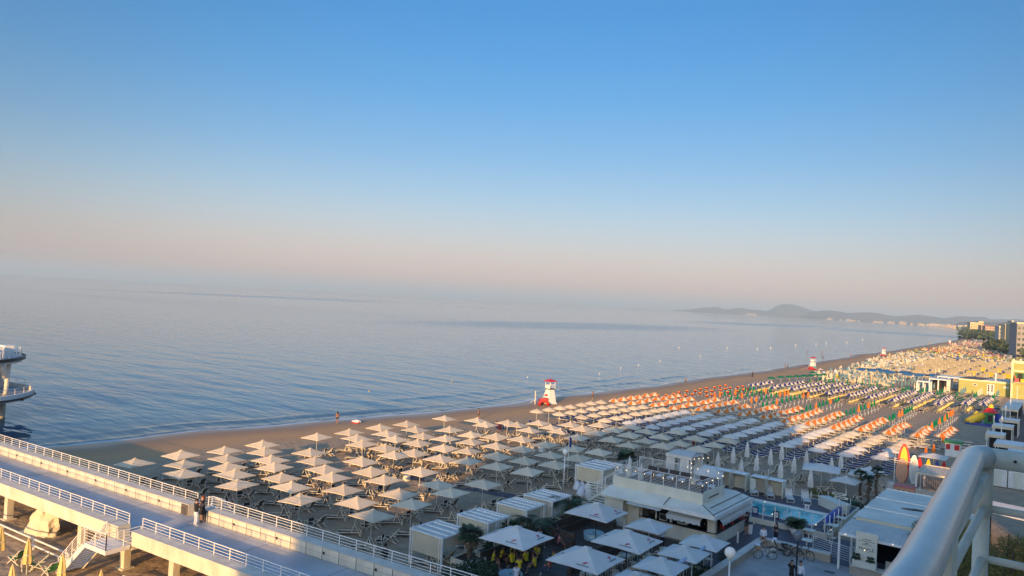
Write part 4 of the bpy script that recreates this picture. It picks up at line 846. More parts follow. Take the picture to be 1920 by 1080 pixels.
rf.face([(-30.5, 53.3, E1), (-24.9, 53.35, E1 + .05), (-24.9, 54.45, 3.25), (-30.3, 54.45, 3.2)]); rf.face([(-24.86, 53.25, E2 - .12), (-20.75, 53.25, E2 - .1), (-22.2, 54.45, 3.2), (-24.86, 54.45, 3.25)]); rf.face([(-20.75, 53.25, E2 - .1), (-20.75, 61.2, E2 - .1), (-22.2, 61.2, 3.2), (-22.2, 54.45, 3.2)])
rf.face([(-30.5, 53.3, E1 - .14), (-24.9, 53.35, E1 - .09), (-24.9, 53.35, E1 + .05), (-30.5, 53.3, E1)]); rf.box(-30.3, -22.1, 54.4, 61.2, 3.0, 3.18); rf.face([(-30.5, 53.3, E1), (-30.3, 54.45, 3.2), (-30.4, 58.9, 3.2), (-30.5, 58.9, E1)])
rf.build('roof', M['kroof'], kq)
MB().box(-24.88, -20.72, 53.18, 53.245, E2 - .36, E2 - .06).box(-20.745, -20.65, 53.18, 61.25, E2 - .36, E2 - .06).build('fascia', M['white'], kq)
for (p0, p1) in (((-24.88, 53.3, 2.9), (-24.88, 54.4, 3.28)), ((-20.8, 53.3, 2.9), (-22.2, 54.4, 3.22)), ((-21.6, 54.5, 3.1), (-21.6, 61.1, 3.1)), ((-20.95, 53.4, 2.91), (-20.95, 61.1, 2.91))):
    MB().bar(p0, p1, .05, .03).build('roof_seam', M['joint'], kq)
pt = MB(); PX0, PX1, PY0, PY1 = -30.0, -22.25, 54.5, 58.9
pt.box(PX0, PX1, PY0, PY0 + .15, 3.15, 4.02); pt.box(PX1 - .15, PX1, PY0 + .15, PY1, 3.15, 4.02); pt.box(PX0, PX0 + .15, PY0 + .15, PY1 - 1.5, 3.15, 4.02); pt.box(PX0, PX1 - .15, PY1 - .15, PY1, 3.15, 4.02); pt.build('terrace_parapet', M['kiosk'], kq)
MB().box(PX0 + .15, PX1 - .15, PY0 + .15, PY1 - .15, 3.5, 3.56).build('terrace_floor', M['wood_dark'], kq)
MB().box(PX1 + .001, PX1 + .02, 55.7, 57.7, 3.45, 3.58).build('wall_vent', M['bark2'], kq)
# awnings of the kiosk (parts): rigid left flap, scalloped valance, long side awning
MB().face([(-28.0, 53.05, 2.42), (-25.1, 53.1, 2.42), (-25.1, 54.5, 2.62), (-28.0, 54.5, 2.62)]).face([(-28.0, 53.05, 2.38), (-28.0, 54.5, 2.58), (-25.1, 54.5, 2.58), (-25.1, 53.1, 2.38)]).face([(-28.0, 53.05, 2.42), (-28.0, 53.05, 2.38), (-25.1, 53.1, 2.38), (-25.1, 53.1, 2.42)]).build('awning', M['offwhite'], kq)
aw = MB(); aw.face([(-24.7, 53.55, 2.2), (-21.95, 53.55, 2.2), (-21.95, 54.6, 2.6), (-24.7, 54.6, 2.6)]); aw.bar((-24.7, 53.5, 2.2), (-21.95, 53.5, 2.2), .09)
N = 22
for i in range(N):
    a, b = -24.7 + 2.75 * i / N, -24.7 + 2.75 * (i + 1) / N; f = lambda x: 1.92 - .07 * abs(sin((x + 24.7) / 2.75 * pi * 5.5)); aw.face([(a, 53.47, f(a)), (b, 53.47, f(b)), (b, 53.5, 2.2), (a, 53.5, 2.2)])
aw.build('awning', M['offwhite'], kq)
aw = MB(); aw.face([(-20.62, 54.6, 2.1), (-20.62, 61.0, 2.1), (-21.15, 61.0, 2.62), (-21.15, 54.6, 2.62)]); aw.face([(-20.61, 54.6, 1.92), (-20.61, 61.0, 1.92), (-20.62, 61.0, 2.1), (-20.62, 54.6, 2.1)]); aw.bar((-20.62, 54.6, 2.1), (-20.62, 61, 2.1), .08); aw.build('awning', M['offwhite'], kq)
R_ = lambda a, b, **k: rail(kq, a, b, **k)
R_((PX0 + .05, PY0 + .07, 4.02), (PX1 - .07, PY0 + .07, 4.02), h=1.0, bars=8, sp=1.15, bar=.02); R_((PX1 - .07, PY0 + .07, 4.02), (PX1 - .07, PY1 - .07, 4.02), h=1.0, bars=8, sp=1.1, bar=.02)
R_((PX0 + .07, PY1 - .07, 4.02), (PX1 - .07, PY1 - .07, 4.02), h=1.0, bars=8, sp=1.3, bar=.02); R_((PX0 + .07, PY0 + .07, 4.02), (PX0 + .07, PY1 - 1.6, 4.02), h=1.0, bars=8, sp=1.0, bar=.02)
# outside stair at the left end of the terrace
stt = thing('staircase', 'curved outside staircase with railings climbing to the roof terrace of the bar', 'staircase', (-30.1, 58.1, 0))
for i in range(13):
    MB().box(-.3 - i * .36, -.3 - (i - 1) * .36, -.6, .7, 3.5 - i * .27 - .06, 3.5 - i * .27).build('tread', M['white'], stt)
for y in (-.6, .7):
    MB().bar((0, y, 3.4), (-4.7, y, .1), .08, .26).build('stringer', M['kroof'], stt); rail(stt, (0, y, 3.55), (-4.7, y, .3), h=1.05, bars=6, sp=.9)
for i in range(9):
    MB().box(-4.4, -.2, -.5, -.44, .2 + i * .24, .3 + i * .24).build('slat', M['kroof'], stt)
# terrace furniture
for i, X in enumerate([-28.6, -27.6, -26.6, -25.6, -23.9, -23.0]):
    t = thing('lounge_chair', f'brown rattan lounge chair, {ORD[i]} from left along the back of the roof terrace', 'chair', (X + .2, 57.9, 3.56), 0, 'rattan chairs on the roof terrace')
    MB().box(-.42, .42, -.45, .35, .05, .36).box(-.42, -.34, -.45, .35, .36, .58).box(.34, .42, -.45, .35, .36, .58).build('seat', M['rattan'], t)
    MB().bar((0, .33, .3), (0, .46, .95), .8, .09, up=(0, 1, 0)).build('backrest', M['rattan'], t); MB().box(-.33, .33, -.42, .28, .361, .46).build('cushion', M['cushion'], t)
gz = thing('curtained_gazebo', 'small white gazebo with tied curtains behind the bar terrace', 'gazebo', (-26.6, 60.8, 3.0))
MB().box(-1.15, 1.15, -1.3, 1.2, 2.5, 2.62).box(-1.2, 1.2, -1.35, -1.3, 2.35, 2.62).build('roof', M['white_canvas'], gz); MB().face([(-1.15, -1.3, 2.62), (1.15, -1.3, 2.62), (1.0, 0, 2.75), (-1.0, 0, 2.75)]).face([(-1, 0, 2.75), (1, 0, 2.75), (1.15, 1.2, 2.62), (-1.15, 1.2, 2.62)]).build('roof_cloth', M['white_canvas'], gz)
MB().box(-1.3, 1.3, -1.4, 1.4, -.06, .0).build('platform', M['white'], gz)
for x in (-1.1, 1.1):
    for y in (-1.25, 1.15): MB().bar((x, y, 0), (x, y, 2.5), .08, up=(1, 0, 0)).build('post', M['white'], gz)
for (x0, x1, y) in ((-1.05, -.35, -1.28), (.15, .95, -1.28), (-1.05, -.5, 1.17), (.4, 1.0, 1.17)):
    c = MB(); n = 10
    for i in range(n):
        a, b = x0 + (x1 - x0) * i / n, x0 + (x1 - x0) * (i + 1) / n; o1 = .04 * (i % 2); o2 = .04 * ((i + 1) % 2); c.face([(a, y + o1, .1), (b, y + o2, .1), (b, y + o2, 2.45), (a, y + o1, 2.45)])
    c.build('curtain', M['white_canvas'], gz)
for i, (p, s) in enumerate([((-24.3, 60.4, 3.0), 1.25)]):
    t = thing('rolled_parasol', 'wide low white parasol standing right behind the terrace railing', 'parasol', p)
    canopy_mesh('round', 2.6, 1.9, 1.35, [M['white_canvas']]).build('canopy', M['white_canvas'], t); MB().tube([(0, 0, -.5), (0, 0, 1.9)], .03, 8).build('pole', M['pole'], t)
for i, X in enumerate([-29.2, -28.3]):
    t = place(CW, (X, 55.6 + i * .4, 3.2), 0, ['tall closed white parasol at the left end of the roof terrace', 'smaller closed white parasol on the roof terrace by the railing'][i]); t.scale = (.75, .75, .9 - .2 * i)
# string of lit bulbs: along terrace rails, restaurant, pool
blb = None
def bulb(p, lbl=None):
    global blb
    if blb is None: blb = MB().lathe([(.01, -.028), (.024, -.012), (.024, .012), (.01, .028)], 8); blb = blb.build('lamp_bulb', M['bulb'], smooth=True); b = blb
    else: b = blb.copy(); COL.objects.link(b)
    b.location = p; b['label'] = lbl or 'small lit bulb of the string lights on the terrace rail'; b['category'] = 'light bulb'; b['group'] = 'lit bulbs of the string lights'; return b
def cord(label, pts, k=1): o = MB().tube(pts, .012, 5).build('light_cable', M['black']); props(o, label, 'cable')
bl = []
for i in range(10): bl.append((PX0 + .3 + i * .82, PY0 - .02, 4.72 - .08 * (i % 2)))
for i in range(4): bl.append((PX1 + .02, PY0 + .6 + i * 1.1, 4.8))
for i in range(4): bl.append((-25.5 + i * .9, PY1, 4.86))
for i in range(4): bl.append((-25.42, 59.52, 3.9 + i * .4))
for i in range(4): bl.append((-25.2 + i * .2, 59.5 + i * .5, 5.5))
for i, b in enumerate(bl): bulb(b, 'small lit bulb strung along the ' + ('front rail of the roof terrace' if i < 10 else 'right side rail of the roof terrace' if i < 14 else 'back rail of the roof terrace' if i < 18 else 'corner post of the curtained gazebo' if i < 22 else 'roof edge of the curtained gazebo'))
cord('thin light cable along the front rail of the roof terrace', [(PX0 + .2, PY0 - .02, 4.75), (-26, PY0 - .02, 4.7), (PX1, PY0 - .02, 4.76)])
for _i, (x, y, z) in enumerate([(1448, 964, .6), (1457, 966, .6), (1480, 973, .8), (1504, 974, .8), (1530, 984, .8), (1434, 941, .8), (1558, 994, 1.0)]):
    bulb(at(x, y, z), f'small lit bulb near the pool, at its {ORD[_i]} light from the left')
bulb(onY(1585, 1002, 56.2), 'lit bulb at the left end of the restaurant awning'); bulb(onY(1674, 1021, 56.2), 'lit bulb over the dark restaurant opening')
bulb(onY(1621, 1032, SIGNY - .5), 'lit spotlight among the shrubs under the restaurant sign')
# bar clutter: bottles, coffee machine, fridge, menu board
for i in range(16):
    o = MB().lathe([(.035, 0), (.035, .18), (.012, .24), (.012, .3)], 7).build('bottle', [M['greenp'], M['red'], M['dark'], M['yellowp']][i % 4], loc=(-21.3 + random.uniform(-.1, .1), 55.6 + i * .32, 1.26)); props(o, 'dark drinks bottle standing on the side counter of the bar', 'bottle', 'bottles on the side counter'); o['label'] = f'dark drinks bottle on the side counter of the bar, {ORD[i]} from the corner pillar'
for i in range(8):
    t = thing('bar_stool_pack', f'red and black drinks box on the side counter, {ORD[i]} from the corner pillar', 'box', (-21.25, 55.5 + i * .65, 1.26)); t.name = 'drinks_box'; MB().box(-.13, .13, -.2, .2, 0, .22 + .1 * (i % 2)).build('box_body', [M['black'], M['red']][i % 3 == 1], t); MB().box(-.135, -.05, -.1, .1, .05, .18).build('box_label', M['white'], t)
t = thing('coffee_machine', 'steel coffee machine behind the bar window under the scalloped awning', 'coffee machine', (-24.1, 55.3, 1.2)); MB().box(-.4, .4, -.2, .25, .0, .42).build('body', M['kroof'], t); MB().box(-.3, .3, -.22, -.205, .1, .3).build('front_panel', M['dark'], t)
t = thing('menu_board', 'framed menu board in the left window of the bar', 'board', (-25.6, 54.9, 1.25)); MB().box(-.3, .3, -.02, .02, 0, .42).build('board', M['dark'], t); MB().box(-.33, .33, -.03, .03, -.04, 0).box(-.33, .33, -.03, .03, .42, .46).box(-.33, -.3, -.03, .03, 0, .42).box(.3, .33, -.03, .03, 0, .42).build('frame', M['white'], t)

# ---- gazebos with slatted roofs along the sand
for i, (x0, x1, y0, y1, yz) in enumerate([(-35.0, -32.15, 36.1, 38.7, 0), (-35.0, -32.2, 40.85, 43.2, 0), (-35.0, -32.25, 45.45, 47.8, 0), (-35.0, -32.3, 48.95, 51.6, 0), (-38.2, -35.2, 61.75, 65.4, 0)]):
    g = thing('slatted_gazebo', ['white gazebo with canvas panels nearest the pier', 'white gazebo with canvas panel, second from the pier', 'white gazebo with canvas panel, third from the pier', 'white gazebo half behind the date palm, fourth from pier', 'white gazebo beside the bar staircase, last of its row'][i], 'gazebo', ((x0 + x1) / 2, (y0 + y1) / 2, 0), 0, None)
    w, d = (x1 - x0) / 2, (y1 - y0) / 2
    for X in (-w, w):
        for Y in (-d, d):
            MB().box(X - .06, X + .06, Y - .06, Y + .06, 0, 2.3).build('post', M['white'], g); MB().box(X - .06 + (.22 if X < 0 else -.22), X + (.22 if X < 0 else -.22), Y - .04, Y + .04, 0, 2.28).build('post', M['white'], g)
    fr_ = MB(); fr_.box(-w - .08, w + .08, -d - .08, -d + .04, 2.301, 2.42); fr_.box(-w - .08, w + .08, d - .04, d + .08, 2.301, 2.42); fr_.box(-w - .08, -w + .04, -d + .041, d - .041, 2.301, 2.42); fr_.box(w - .04, w + .08, -d + .041, d - .041, 2.301, 2.42); fr_.build('frame', M['white'], g)
    MB().box(-w + .045, w - .045, -d + .045, d - .045, 2.33, 2.35).build('roof_canvas', M['offwhite'], g)
    for k in range(3):
        yy = -d + (k + .7) * 2 * d / 3.4; MB().box(-w + .05, w - .05, yy, yy + .16, 2.352, 2.43).build('roof_slat', M['white'], g)
    MB().box(-w + .1, w - .1, -d - .02, -d, 1.0, 2.25).build('side_panel', M['khaki_panel'], g)
    if i in (0, 4): MB().box(w - .02, w, -d + .1, d - .1, 1.6, 2.25).build('side_panel', M['khaki_panel'], g)
    place(LG, ((x0 + x1) / 2 - .3, (y0 + y1) / 2 - .7, 0), rad(30), f'lounger under the slatted gazebo {ORD[i]} from the pier', 'loungers under the gazebos')
    place(DC, ((x0 + x1) / 2 + .3, (y0 + y1) / 2 + .6, 0), rad(15), f'deck chair under the slatted gazebo {ORD[i]} from the pier', 'deck chairs under the gazebos')

# ---- walkway of planks running over the sand towards the sea
wk = thing('boardwalk', 'narrow dark plank walkway crossing the shaded sand from the gazebos towards the sea', 'walkway', (0, 0, 0))
a0 = at(958, 932); a1 = at(742, 892); dv = (a1 - a0); n = int(dv.length / .55)
base = MB(); base.box(-.24, .24, -.7, .7, 0, .04); bo = base.build('plank', M['deck_grey'], wk)
for i in range(n):
    q = bo if i == 0 else bo.copy()
    if i: COL.objects.link(q)
    q.location = a0 + dv * (i / n) + Vector((0, 0, .075)); q.rotation_euler.z = atan2(dv.y, dv.x)

# ---- big cafe parasols with printed corners
def big_parasol(x, y, side, apex, edge, label, logo, rz=0, cm='white_canvas', grp=None):
    t = thing('cafe_parasol', label, 'parasol', (x, y, .3), rz, grp)
    canopy_mesh('square', side, apex, edge, [M[cm]], sag=.03, drop=.04).build('canopy', M[cm], t)
    MB().tube([(0, 0, 0), (0, 0, apex)], .035, 10).build('pole', M['black'] if logo else M['pole'], t)
    if logo: MB().lathe([(.045, apex), (.05, apex + .09), (.02, apex + .1)], 10).build('finial', M['black'], t)
    v = vent_mesh(apex + .01, .38, True).build('vent_cap', M[cm], t); v.rotation_euler.z = pi / 4
    MB().box(-.35, .35, -.35, .35, 0, .12).build('foot', M['black'], t)
    for k in range(4):
        a = pi / 4 + k * pi / 2; r = side / 2 * 1.41; MB().bar((0, 0, apex - .12), (r * cos(a) * .98, r * sin(a) * .98, edge - .03), .03).build('rib', M['pole'], t)
    if logo:
        for k in range(4):
            ph = -pi / 2 + k * pi / 2; c, s_ = cos(ph), sin(ph); sl = (apex - edge) / (side / 2) * .78
            def on(u, v):   # u along the hem, v up the slope from the hem
                r = side / 2 - v; X, Y = c * r - s_ * u, s_ * r + c * u; return (X, Y, edge + (v) * sl + .045 + .02)
            g = MB(); W_ = side * .1
            pts = [(-.20, .62), (-.10, .70), (.02, .66), (-.03, .56), (.10, .54), (.20, .60), (.16, .46), (.02, .40), (-.12, .46), (-.02, .52), (-.10, .56)]
            u0 = side * .17
            g.face([on(u0 + u * 1.0, v) for u, v in [(-.2, .56), (-.06, .70), (.04, .68), (-.04, .56)]]); g.face([on(u0 + u, v) for u, v in [(-.05, .60), (.08, .66), (.24, .56), (.06, .55)]]); g.face([on(u0 + u, v) for u, v in [(-.14, .40), (.06, .44), (.1, .58), (-.06, .52)]]); g.build('logo_print', M['logo_red'], t)
            d_ = MB(); n_ = 9
            for i in range(n_): a = u0 - .42 + i * .095; d_.face([on(a, .26), on(a + .075, .26), on(a + .075, .33), on(a, .33)])
            d_.build('text_print', M['logo_dark'], t)
    return t
for i, (x, y, lb) in enumerate([(970, 985, 'large white printed parasol over the people in yellow shirts'), (1120, 941, 'large white printed parasol nearest the bar store, behind the round tub'), (1177, 992, 'large white printed parasol in front of the bar window'), (1100, 1024, 'large white printed parasol nearest the camera on the lounge terrace')]):
    p = at(x, y, 3.35); big_parasol(p.x, p.y, 3.55, 3.0, 2.25, lb, True, rad(2), grp='white parasols with red print on the terrace')
for i, (x, y, lb) in enumerate([(1218, 973, 'plain ivory parasol just in front of the bar counter'), (1322, 1003, 'plain ivory parasol by the corner pillar, furthest right'), (1284, 1022, 'plain ivory parasol between the corner pillar and the rolled awning'), (1241, 1045, 'plain ivory parasol in the middle of the cafe tables'), (1195, 1072, 'plain ivory parasol at the bottom edge over the cafe tables'), (1160, 1092, 'plain ivory parasol cut by the bottom edge')]):
    p = at(x, y, 2.95); big_parasol(p.x, p.y, 2.6, 2.62, 2.12, lb, False, rad(2), 'offwhite', 'ivory parasols over the cafe tables')
# cafe tables and chairs
def mk_table():
    t = thing('cafe_table', None, 'table'); MB().box(-.4, .4, -.4, .4, .72, .76).build('table_top', M['kroof'], t)
    for x in (-.35, .35):
        for y in (-.35, .35): MB().bar((x, y, 0), (x, y, .72), .045, up=(1, 0, 0)).build('leg', M['frame'], t)
    return t
def mk_cafechair(h=.45):
    t = thing('cafe_chair', None, 'chair'); MB().box(-.22, .22, -.22, .22, h - .03, h).build('seat', M['frame'], t)
    for x in (-.2, .2):
        for y in (-.2, .2): MB().bar((x, y, 0), (x, y, h if y < 0 else h + .42), .035, up=(1, 0, 0)).build('leg', M['frame'], t)
    b = MB(); [b.box(-.2, .2, .185, .215, h + z, h + z + .07) for z in (.12, .32)]; b.build('backrest', M['frame'], t); return t
TBL, CCH = mk_table(), mk_cafechair()
tabs = [(-23.9, 47.9), (-22.4, 46.4), (-23.9, 45.6), (-22.2, 44.2), (-24.0, 43.2), (-22.3, 42.0), (-24.0, 41.0), (-20.4, 43.2), (-20.4, 45.6), (-20.3, 47.9), (-20.4, 50.2), (-22.4, 48.9), (-22.4, 39.8), (-20.5, 41.0), (-24.8, 49.6)]
for i, (x, y) in enumerate(tabs):
    place(TBL, (x, y, .34), 0, f'square cafe table under the ivory parasols, {ORD[i]} one counted from the bar', 'square tables of the cafe')
    for a in (0, 1, 2, 3):
        if random.random() < .15: continue
        an = a * pi / 2 + random.uniform(-.15, .15); place(CCH, (x - sin(an) * -.62, y + cos(an) * .62, .34), an, f'pale slatted cafe chair at the {ORD[i]} table from the bar, {["far", "sea", "near", "land"][a]} side', 'slatted chairs round the cafe tables')
    if i % 3 == 0: o = MB().box(-.09, .09, -.06, .06, 0, .09).build('napkin_holder', M['black'], loc=(x, y, 1.10)); props(o, f'small black napkin holder on the {ORD[i]} cafe table from the bar', 'napkin holder')
# rolled blue-white canvas roll on its stand
t = thing('rolled_awning', 'long rolled bluish white canvas on a stand beside the promenade wall', 'awning', (-18.95, 45.2, .3))
MB().tube([(0, -3.4, 2.15), (0, -1.2, 2.13), (0, 1, 2.15), (0, 3.4, 2.15)], [.10, .13, .12, .10], 12).build('canvas_roll', M['tubeblue'], t, smooth=True)
ca = MB(); n = 26
for i in range(n):
    a, b = -3.3 + 6.6 * i / n, -3.3 + 6.6 * (i + 1) / n; f = lambda y: 1.72 - .12 * abs(sin(y * 2.3)) - .06 * sin(y * 7); ca.face([(-.06 - .04 * (i % 2), a, f(a)), (-.06 - .04 * ((i + 1) % 2), b, f(b)), (-.05, b, 2.1), (-.05, a, 2.1)])
ca.build('hanging_cloth', M['tubeblue'], t)
for y in (-3.2, 0, 3.2): MB().bar((0, y, 0), (0, y, 2.1), .06, up=(1, 0, 0)).build('post', M['white'], t)
# lamps
def globe_lamp(p, h, label, r=.2, hood=False):
    t = thing('street_lamp', label, 'lamp', p); MB().tube([(0, 0, 0), (0, 0, h)], [.06, .045], 12).build('pole', M['white'], t, smooth=True)
    MB().lathe([(.06, h), (r * .55, h + .06), (r * .55, h + .1), (.06, h + .12)], 14).build('collar', M['kroof'], t)
    pr = [(r * sin(pi * k / 10) + .001, h + .1 + r - r * cos(pi * k / 10)) for k in range(11)]; MB().lathe(pr, 20, cap=False).build('globe', M['globe'], t, smooth=True)
    return t
g = onY(1369, 1036, 43.0); globe_lamp((g.x, g.y, .3), g.z - .3 - .42, 'white globe street lamp rising from the promenade at the bottom edge', .32)
g = at(1056, 919); globe_lamp((g.x, g.y, 0), 3.35, 'slim beach lamp with round globe beside the slatted gazebos', .25)
t = thing('floodlight_mast', 'slim mast with dark floodlights and a blue flag behind the beach lamp', 'mast', at(1063, 905)); MB().tube([(0, 0, 0), (0, 0, 5.0)], .04, 8).build('pole', M['frame'], t)
for x in (-.45, 0, .4): MB().bar((x, 0, 5.0), (x * 1.7, -.3, 5.25), .28, .09).build('floodlight', M['black'], t)
MB().bar((-.5, 0, 4.95), (.5, 0, 4.95), .05).build('crossarm', M['black'], t)
f_ = MB()
for i in range(4): f_.face([(.04, .02 * (i % 2), 3.6 + i * .25), (.3, .05, 3.55 + i * .25), (.28, .02, 3.8 + i * .25), (.04, .02 * ((i + 1) % 2), 3.85 + i * .25)])
f_.build('flag', M['blue'], t)
# hot tubs
for i, (x, y, lb) in enumerate([(1113, 1004, 'round pale blue tub on the lounge terrace under the printed parasol'), (957, 1082, 'round pale blue tub at the bottom edge beside the flower bed')]):
    p = at(x, y, .6); t = thing('round_tub', lb, 'tub', (p.x, p.y, .34)); MB().lathe([(.72, 0), (.78, .5), (.74, .52), (.70, .46), (.01, .45)], 28, cap=False).build('basin', M['blue_tub'], t, smooth=True); MB().lathe([(.68, .43), (.01, .43)], 24, cap=False).build('water', M['pool'], t)
    MB().lathe([(.055, .47), (.055, .52), (.02, .53)], 10).build('control_knob', M['black'], t)
# built-in benches of the lounge terrace
def bench(label, pts, h=.5, w=.55):
    t = thing('built_in_bench', label, 'bench', (pts[0][0], pts[0][1], .34)); o = Vector((pts[0][0], pts[0][1], 0))
    for i in range(len(pts) - 1):
        a, b = Vector((*pts[i], 0)) - o, Vector((*pts[i + 1], 0)) - o; n = max(1, int((b - a).length / .9))
        for k in range(n):
            p, q = a.lerp(b, k / n), a.lerp(b, (k + .97) / n); MB().bar(p + Vector((0, 0, h / 2)), q + Vector((0, 0, h / 2)), w, h).build('panel', M['wood_dark'], t)
        MB().bar(a + Vector((0, 0, h + .3)), b + Vector((0, 0, h + .3)), .1, .5).build('backrest', M['wood_dark'], t)
bench('dark wooden corner bench around the people in yellow shirts', [(-30.6, 38.2), (-30.6, 42.0), (-28.6, 42.4)])
bench('dark wooden bench where three people lounge below the palms', [(-30.9, 43.2), (-30.9, 46.2), (-28.4, 46.2)])
bench('long dark wooden bench along the planters below the second palm', [(-31.0, 47.0), (-31.0, 52.6), (-28.6, 52.6)])
bench('low wooden divider between the lounge and the cafe tables', [(-25.8, 41.5), (-25.8, 48.5)], .35, .3)
# planters
def planter(label, x0, x1, y0, y1, h=.85, m='kiosk'):
    t = thing('planter', label, 'planter', ((x0 + x1) / 2, (y0 + y1) / 2, 0)); w, d = (x1 - x0) / 2, (y1 - y0) / 2; b = MB(); th = .08
    b.box(-w, w, -d, -d + th, 0, h); b.box(-w, w, d - th, d, 0, h); b.box(-w, -w + th, -d + th, d - th, 0, h); b.box(w - th, w, -d + th, d - th, 0, h); b.build('trough', M[m], t); MB().box(-w + th, w - th, -d + th, d - th, 0, h - .1).build('soil', M['soil'], t); return t
planter('large white square planter holding the fan palm nearest the pier', -32.1, -30.4, 36.9, 38.6, 1.0)
planter('white planter with dark low shrub right of the fan palm', -32.1, -30.8, 39.4, 41.4)
planter('white planter at the foot of the big date palm', -32.6, -31.2, 44.0, 46.6, .7)
planter('white planter between the two date palms', -32.6, -31.2, 47.2, 49.6, .7)
planter('white planter under the second date palm', -32.8, -31.2, 50.2, 53.2, .8)
MB_ = thing('screen_panel', 'pale wooden screen panel behind the printed parasol', 'screen', (-30.9, 40.8, .3)); [MB().box(-.02, .02, -.9 + k * .3, -.62 + k * .3, 0, 1.35).build('panel', M['khaki_panel'], MB_) for k in range(6)]
for i, (x, y, h) in enumerate([(934, 1040, .9), (1170, 995, 1.0)]):
    p = at(x, y, .4); o = MB().lathe([(.13, 0), (.09, h * .5), (.02, h)], 10).build('fabric_cone', M['white_canvas'], loc=(p.x, p.y, .34)); props(o, ['white pointed cone lamp beside the two women in black', 'white pointed cone lamp between the parasols before the bar'][i], 'lamp')
# white bean bags near the bar stair
for i, (x, y) in enumerate([(1082, 912), (1092, 910), (1101, 912), (1088, 922), (1104, 924)]):
    p = at(x, y, .5); o = MB().lathe([(.32, 0), (.40, .15), (.34, .4), (.2, .75), (.04, .95)], 12, rip=lambda j: 1 + .08 * sin(j * 2.1)).build('bean_bag', M['cushion'], loc=(p.x, p.y, .1), smooth=True); o.rotation_euler = (random.uniform(-.2, .2), random.uniform(-.2, .2), i); props(o, f'white bean bag piled by the bar staircase, {ORD[i]} of five', 'bean bag')

# ---- bathing cabins and pool loungers, fence posts
for i in range(5):
    X = -29.2 + i * 1.62 + (.3 if i > 2 else 0); t = thing('bathing_cabin', f'white bathing cabin behind the pool, {ORD[i]} from left', 'cabin', (X, 73.4, 0), 0, 'bathing cabins behind the pool')
    MB().box(-.75, .75, -.02, .03, .05, 2.15).box(-.75, -.70, -1.1, -.02, .05, 2.15).box(.70, .75, -1.1, -.02, .05, 2.15).build('wall', M['kiosk'], t)
    dr = MB().box(0, .6, -.03, .0, .15, 2.0).build('door', M['kiosk'], t); dr.location = (-.68, -1.1, 0); dr.rotation_euler.z = rad([-70, 0, -75, -20, -80][i]); h_ = MB().box(.5, .54, -.06, -.03, 1.0, 1.12).build('handle', M['black'], dr)
    MB().box(-.75, .75, -1.13, .03, 2.15, 2.2).build('cornice', M['white'], t)
for i, (fx, fy) in enumerate([(-23.8, 71.0), (-22.25, 70.95), (-20.5, 71.2), (-19.1, 71.6)]):
    t = thing('pool_lounger', f'white sling pool lounger, {ORD[i]} from left beside the turquoise pool', 'lounger', (fx - .5, fy + 1.1, .58), rad(24), 'pool loungers facing the water')
    MB().box(-.33, .33, -1.0, .35, .33, .36).bar((0, .35, .35), (0, .95, .95), .66, .03, up=(0, 1, 0)).bar((0, .9, .93), (0, .62, 1.06), .62, .03, up=(0, 1, 0)).build('sling', M['offwhite'], t)
    for x in (-.32, .32):
        for y in (-.9, .45): MB().bar((x, y, 0), (x, y, .34), .04, up=(1, 0, 0)).build('leg', M['white'], t)
    MB().bar((-.33, -.9, .05), (.33, -.9, .05), .035).build('crossbar', M['white'], t)
fp = thing('glass_fence', 'row of slim white posts with clear glass panes along the front of the pool', 'fence', (0, 0, 0))
for i in range(7):
    X = -21.6 + i * 1.0; MB().box(X - .03, X + .03, 63.62, 63.68, .6, 1.9).build('post', M['white'], fp)
for i in range(5):
    MB().box(-15.5, -15.44, 64.6 + i * 1.4 - .03, 64.6 + i * 1.4 + .03, .6, 1.9).build('post', M['white'], fp)
for i, (x, y) in enumerate([(1440, 900), (1488, 930), (1520, 945), (1552, 945), (1586, 940), (1594, 960), (1573, 958)]):
    p = at(x, y, .3); o = MB().box(-.03, .03, -.03, .03, 0, 1.3).build('fence_post', M['white'], loc=(p.x, p.y, .2)); props(o, f'slim white post at the back of the pool deck, {ORD[i]} from left', 'post')
t = thing('pool_lift', 'dark framed sign board standing before the pool', 'sign', (-21.7, 65.0, .57)); MB().box(-.25, .25, -.03, .03, 0, .65).build('frame', M['blue'], t); MB().box(-.18, .18, -.04, -.031, .1, .55).build('notice', M['white'], t); t.name = 'notice_stand'
t = thing('notice_stand', 'dark framed pool rules board right of the first one', 'sign', (-19.9, 65.0, .57)); MB().box(-.25, .25, -.03, .03, 0, .65).build('frame', M['black'], t); MB().box(-.18, .18, -.04, -.031, .1, .55).build('notice', M['white'], t); MB().box(-.06, .06, -.045, -.041, .3, .38).build('pictogram', M['red'], t)
t = thing('notice_stand', 'small white notice on the deck below the fourth pool lounger', 'sign', (-18.9, 70.6, .57)); MB().box(-.2, .2, -.03, .03, 0, .35).build('board', M['white'], t); MB().box(-.08, .08, -.036, -.031, .1, .22).build('pictogram', M['blue'], t)
t = thing('pool_ladder', 'chrome pool ladder on the near edge of the pool', 'ladder', (-19.1, 65.6, .5)); [MB().tube([(x, -.3, 0), (x, -.3, .6), (x, -.1, .75), (x, .15, .6), (x, .2, -.3)], .025, 8).build('handrail', M['metalwhite'], t) for x in (-.25, .25)]; MB().box(-.25, .25, .17, .23, -.15, -.1).build('rung', M['metalwhite'], t)
